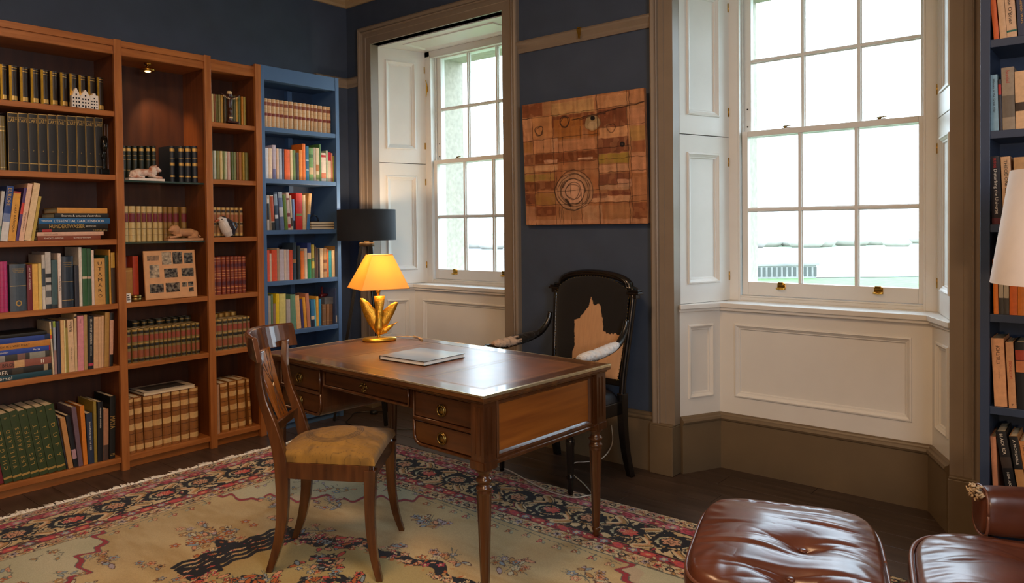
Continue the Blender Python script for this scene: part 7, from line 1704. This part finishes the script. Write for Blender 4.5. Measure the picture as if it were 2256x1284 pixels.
for sgn in (-1, 1):     # striped pendant scrolls at the medallion ends
    for k in range(5):
        pts = [(MX+sgn*(.68+.036*k+.010*math.sin(q*1.1+k)), MY-.27+.018*q) for q in range(30)]
        curve(pts, .0118, 'navy')
    for k in range(10): flower(MX+sgn*(.97+r2.uniform(-.03, .06)), MY+r2.uniform(-.22, .22), .022, 'orange', 'lil', 'brown')
# row of buds along the field edge
for side in range(4):
    n = int((RW if side % 2 == 0 else RH)/.088)
    for k in range(n):
        s = (k+.5)*.088; t = .60+.008*math.sin(k*2.1)
        x, y = [(s, t), (RW-t, s), (s, RH-t), (t, s)][side]; L = RW if side % 2 == 0 else RH
        cA, cB = min(x, RW-x), min(y, RH-y)
        if ((cA-.53)/.94+(cB-.53)/.70-1) < .04 or cA < .57 or cB < .57: continue
        dx, dy = [(0, 1), (-1, 0), (0, -1), (1, 0)][side]; seg(x-dx*.04, y-dy*.04, x, y, .0022, 'grey'); seg(x-dx*.04-dy*.04, y-dy*.04-dx*.04, x-dx*.03+dy*.04, y-dy*.03+dx*.04, .002, 'grey')
        flower(x, y, .015, r2.choice(['orange', 'coral', 'peach']), 'cream', 'brown', 3); petal(x+dy*.02, y+dx*.02, .012, .006, 1, 'grn', 'grey', ow=.002)
# ---- border bands
def band(a, b_, c): IMG[(T_ >= a) & (T_ < b_)] = C_[c]
band(0, .016, 'navy'); band(.016, .085, 'cream'); band(.085, .090, 'brown'); band(.090, .150, 'pink'); band(.148, .160, 'navy'); band(.156, .395, 'cream'); band(.390, .401, 'navy'); band(.401, .455, 'red'); band(.455, .460, 'brown'); band(.460, .530, 'cream'); band(.530, .536, 'grey'); 
wd_ = (T_ > .09) & (T_ < .15); IMG[wd_] = mixc(IMG, L3('#c07a80'), np.clip(vnoise(X*22, Y*22, 60)*1.4-.3, 0, .8))[wd_]
wd_ = (T_ > .156) & (T_ < .395); IMG[wd_] = mixc(IMG, L3('#bb9c66'), np.clip(vnoise(X*16, Y*16, 61)*1.4-.3, 0, .8))[wd_]
wd_ = (T_ > .16) & (T_ < .39) & (vnoise(X*34, Y*34, 64)*.6+vnoise(X*70, Y*70, 65)*.4 > .53); IMG[wd_] = C_['navy']
wd_ = (T_ > .018) & (T_ < .53) & ((T_ < .15) | (T_ > .40)) & (vnoise(X*55, Y*55, 66) > .74); IMG[wd_] = C_['brown']
wd_ = (T_ > .016) & (T_ < .085); IMG[wd_] = mixc(IMG, L3('#b07c70'), np.clip(vnoise(X*20, Y*20, 62)*1.6-.5, 0, .8))[wd_]
wd_ = (T_ > .46) & (T_ < .53); IMG[wd_] = mixc(IMG, L3('#b59a72'), np.clip(vnoise(X*20, Y*20, 63)*1.6-.5, 0, .8))[wd_]
def onside(side, s, t): return [(s, t), (RW-t, s), (RW-s, RH-t), (t, RH-s)][side]
def dirs(side): return [(1, 0), (0, 1), (-1, 0), (0, -1)][side], [(0, 1), (-1, 0), (0, -1), (1, 0)][side]
for side in range(4):
    L = RW if side % 2 == 0 else RH; (ux, uy), (vx, vy) = dirs(side); rot = math.atan2(uy, ux)
    def P(s, t): return onside(side, s, t)
    for (t0, hw, step, lst) in ((.050, .021, .052, ('peach', 'ring', 'coral', 'cream2')), (.495, .022, .055, ('ring', 'peach', 'cream2', 'coral'))):
        for k in range(int((L-2*t0)/step)+1):
            s = t0+k*step+(.5*step if t0 > .3 else 0)
            if s < t0-.01 or s > L-t0: continue
            x, y = P(s, t0); kind = lst[k % 4]; curve([P(s-step/2, t0+.014), P(s, t0-.012*(-1)**k), P(s+step/2, t0+.014)], .0022, 'brown')
            if kind == 'ring': petal(x, y, .020, .017, rot, 'navy'); petal(x, y, .011, .009, rot, 'cream'); petal(x, y, .004, .004, 0, 'red')
            else: flower(x, y, .019, {'peach': 'peach', 'coral': 'coral', 'cream2': 'lil'}[kind], 'navy', 'brown')
            for q in (-1, 1): xx, yy = P(s+step*.5, t0+q*.022); petal(xx, yy, .012, .006, rot+q*.8, 'grn' if k % 2 else 'tan', 'brown', ow=.002)
    for (t0, step, c1, c2) in ((.120, .078, 'red', 'lil'), (.428, .072, 'coral', 'blue')):
        for k in range(int((L-2*t0)/step)+1):
            s = t0+k*step; 
            if s > L-t0: continue
            x, y = P(s, t0)
            if k % 2: flower(x, y, .022, c2, c1, None, 6); petal(x, y, .009, .009, 0, 'cream')
            else:
                petal(x, y, .034, .017, rot+.35*(-1)**(k//2), c1, None, 0)
                petal(x, y, .012, .008, rot, 'peach' if k % 4 else 'pink')
            xx, yy = P(s+step*.5, t0+.012*(-1)**k); petal(xx, yy, .010, .006, rot+.6, 'cream', 'brown', ow=.002); xx, yy = P(s+step*.5, t0-.014*(-1)**k); petal(xx, yy, .008, .005, rot, 'navy')
    step = .215; n = int(round((L-.55)/step)); st_ = (L-.55)/n
    for k in range(n+1):
        s = .275+k*st_; t0 = .275+.012*(-1)**k; last = k == n
        # s-shaped leaves between the palmettes
        if not last:
            for q in range(26): x, y = P(s+st_*.5+r2.uniform(-.09, .09), .275+r2.uniform(-.112, .112)); petal(x, y, r2.uniform(.010, .020), .006, r2.uniform(0, 3), 'navy' if q % 4 else 'red')
            sg = (-1)**k
            for dq, c, wq in ((0, 'navy', .027), (0, 'cream', .0225), (.005, 'tan', .009), (-.010, 'peach', .003), (.018, 'navy', .0022)):
                pts = [P(s+st_*.5+sg*.050*math.sin(PI*(q/7-1))+dq, t0+(-.10+.20*q/14)) for q in range(15)]
                curve(pts, wq, c)
        x, y = P(s, t0)
        petal(x, y, .092, .080, rot, 'navy', None, 9, .05)
        petal(x, y, .098, .086, rot, 'navy', None, 14, .10)
        for q in range(26):
            a = q*2.399; d = .45+.5*((q*.618) % 1); xx, yy = P(s+.084*d*math.cos(a), t0+.072*d*math.sin(a))
            petal(xx, yy, .010, .005, a+q, ['cream', 'grn', 'pale', 'tan'][q % 4])
        pk = k % 2 == 0
        a_ = P(s+(.020 if pk else 0), t0)
        petal(a_[0], a_[1], .046, .036, rot, 'coral' if pk else 'peach', 'navy', 7 if pk else 6, .16, .005)
        for q in range(-2, 3): b0 = P(s+.010*q-.01, t0+.022); b1 = P(s+.018*q+.006, t0-.024); seg(b0[0], b0[1], b1[0], b1[1], .0016, 'peach' if pk else 'brown')
        if not pk: petal(a_[0], a_[1], .016, .012, rot, 'brown'); petal(a_[0], a_[1], .010, .008, rot, 'peach')
        else: petal(*P(s-.016, t0), .013, .010, rot, 'pink', 'cream', ow=.003)
# knot irregularity
IMG *= (.93+.14*r2.random(IMG.shape[:2]))[..., None].astype(np.float32)
rug = thing('rug', 'large cream Persian rug with navy and pink floral border under the desk', 'rug', (RX0, RY0, 0))
# mesh: fine knots where the room view needs them, coarser beyond
wx2 = X+RX0; wy2 = RY0-Y; mi, mj = np.meshgrid(np.arange(0, NY, 4), np.arange(0, NX, 4), indexing='ij')
near = (wy2[mi, mj] > -2.95+(wx2[mi, mj]-.95)*.797)
VI = np.arange((NY+1)*(NX+1)).reshape(NY+1, NX+1)
fi, fj = mi[near], mj[near]; quads = []
for a in range(4):
    for c in range(4):
        i, j = fi+a, fj+c; quads.append(np.stack([VI[i, j], VI[i+1, j], VI[i+1, j+1], VI[i, j+1]], 1))
i, j = mi[~near], mj[~near]; quads.append(np.stack([VI[i, j], VI[i+4, j], VI[i+4, j+4], VI[i, j+4]], 1))
Q = np.concatenate(quads); used, inv = np.unique(Q.ravel(), return_inverse=True); Q = inv.reshape(Q.shape)
edge_h = np.clip(T_/.012, 0, 1)
Zr = .0035+.0065*edge_h+.0016*vnoise(X*7, Y*7, 70)*edge_h
PV = np.stack([X, -Y, Zr], -1).reshape(-1, 3)[used].astype(np.float32); CV = np.ones((len(used), 4), np.float32); CV[:, :3] = IMG.reshape(-1, 3)[used]
me = bpy.data.meshes.new('pile'); me.vertices.add(len(PV)); me.vertices.foreach_set('co', PV.ravel()); me.loops.add(Q.size); me.loops.foreach_set('vertex_index', Q.ravel().astype(np.int32)); me.polygons.add(len(Q)); me.polygons.foreach_set('loop_start', np.arange(0, Q.size, 4, dtype=np.int32)); me.update(calc_edges=True)
ca = me.color_attributes.new('pattern', 'FLOAT_COLOR', 'POINT'); ca.data.foreach_set('color', CV.ravel())
me.materials.append(vcol_mat('rug_wool', rough=.95, bump=.7, bscale=420, spec=.15, noise=.14, sheen=.1)); po = bpy.data.objects.new('pile', me); COL.objects.link(po); po.parent = rug
MB().box(.002, -.002, 0, RW-.002, -RH+.002, .0035).build('backing', mat('rug_backing', '#8a7a58', rough=.95), rug)
for (x0, sg) in ((0, -1), (RW, 1)):
    b = MB(); n = 520
    for k in range(n):
        y = -RH*(k+.5)/n+rng.normal(0, .002); cl = .9+.35*math.sin(k*.23)+rng.normal(0, .15); L = .050*max(.6, cl); dy = .014*math.sin(k*.9)+rng.normal(0, .006)
        w_ = .0050; z = .006
        b.add([(x0, y-w_, z), (x0, y+w_, z), (x0+sg*L*.5, y+w_+dy*.5, z+rng.uniform(.001, .007)), (x0+sg*L*.5, y-w_+dy*.5, z+rng.uniform(.001, .007)), (x0+sg*L, y+dy+w_*.6, .0015+rng.uniform(0, .004)), (x0+sg*L, y+dy-w_*.6, .0015+rng.uniform(0, .004))], [(0, 1, 2, 3), (3, 2, 4, 5)])
    o = b.build('fringe', mat('cotton_fringe', '#ece6da', rough=.95, noise=.15, nscale=60), rug); o['kind'] = 'stuff'
# black feet of something standing on the floor behind the desk (cable and plug of the floor lamp)
t = FLAMP; IV = Matrix.Translation((-fx, -fy, 0))
c_ = MB().tube(smoothp([(.27, -.04, .006), (.12, -.10, .006), (.02, -.22, .006), (.10, -.33, .006), (.22, -.45, .006), (.50, -.42, .006), (.75, -.22, .006), (1.0, -.14, .006), (1.2, -.16, .006)], 5), .0035, 6).build('power_cable', M_BLACK, t); c_.matrix_local = IV
MB().lathe([(.028, 0), (.030, .008), (.026, .022), (.015, .026)], 18, c=(.13-fx, -.14-fy, 0)).build('foot_switch', M_BLACK, t)
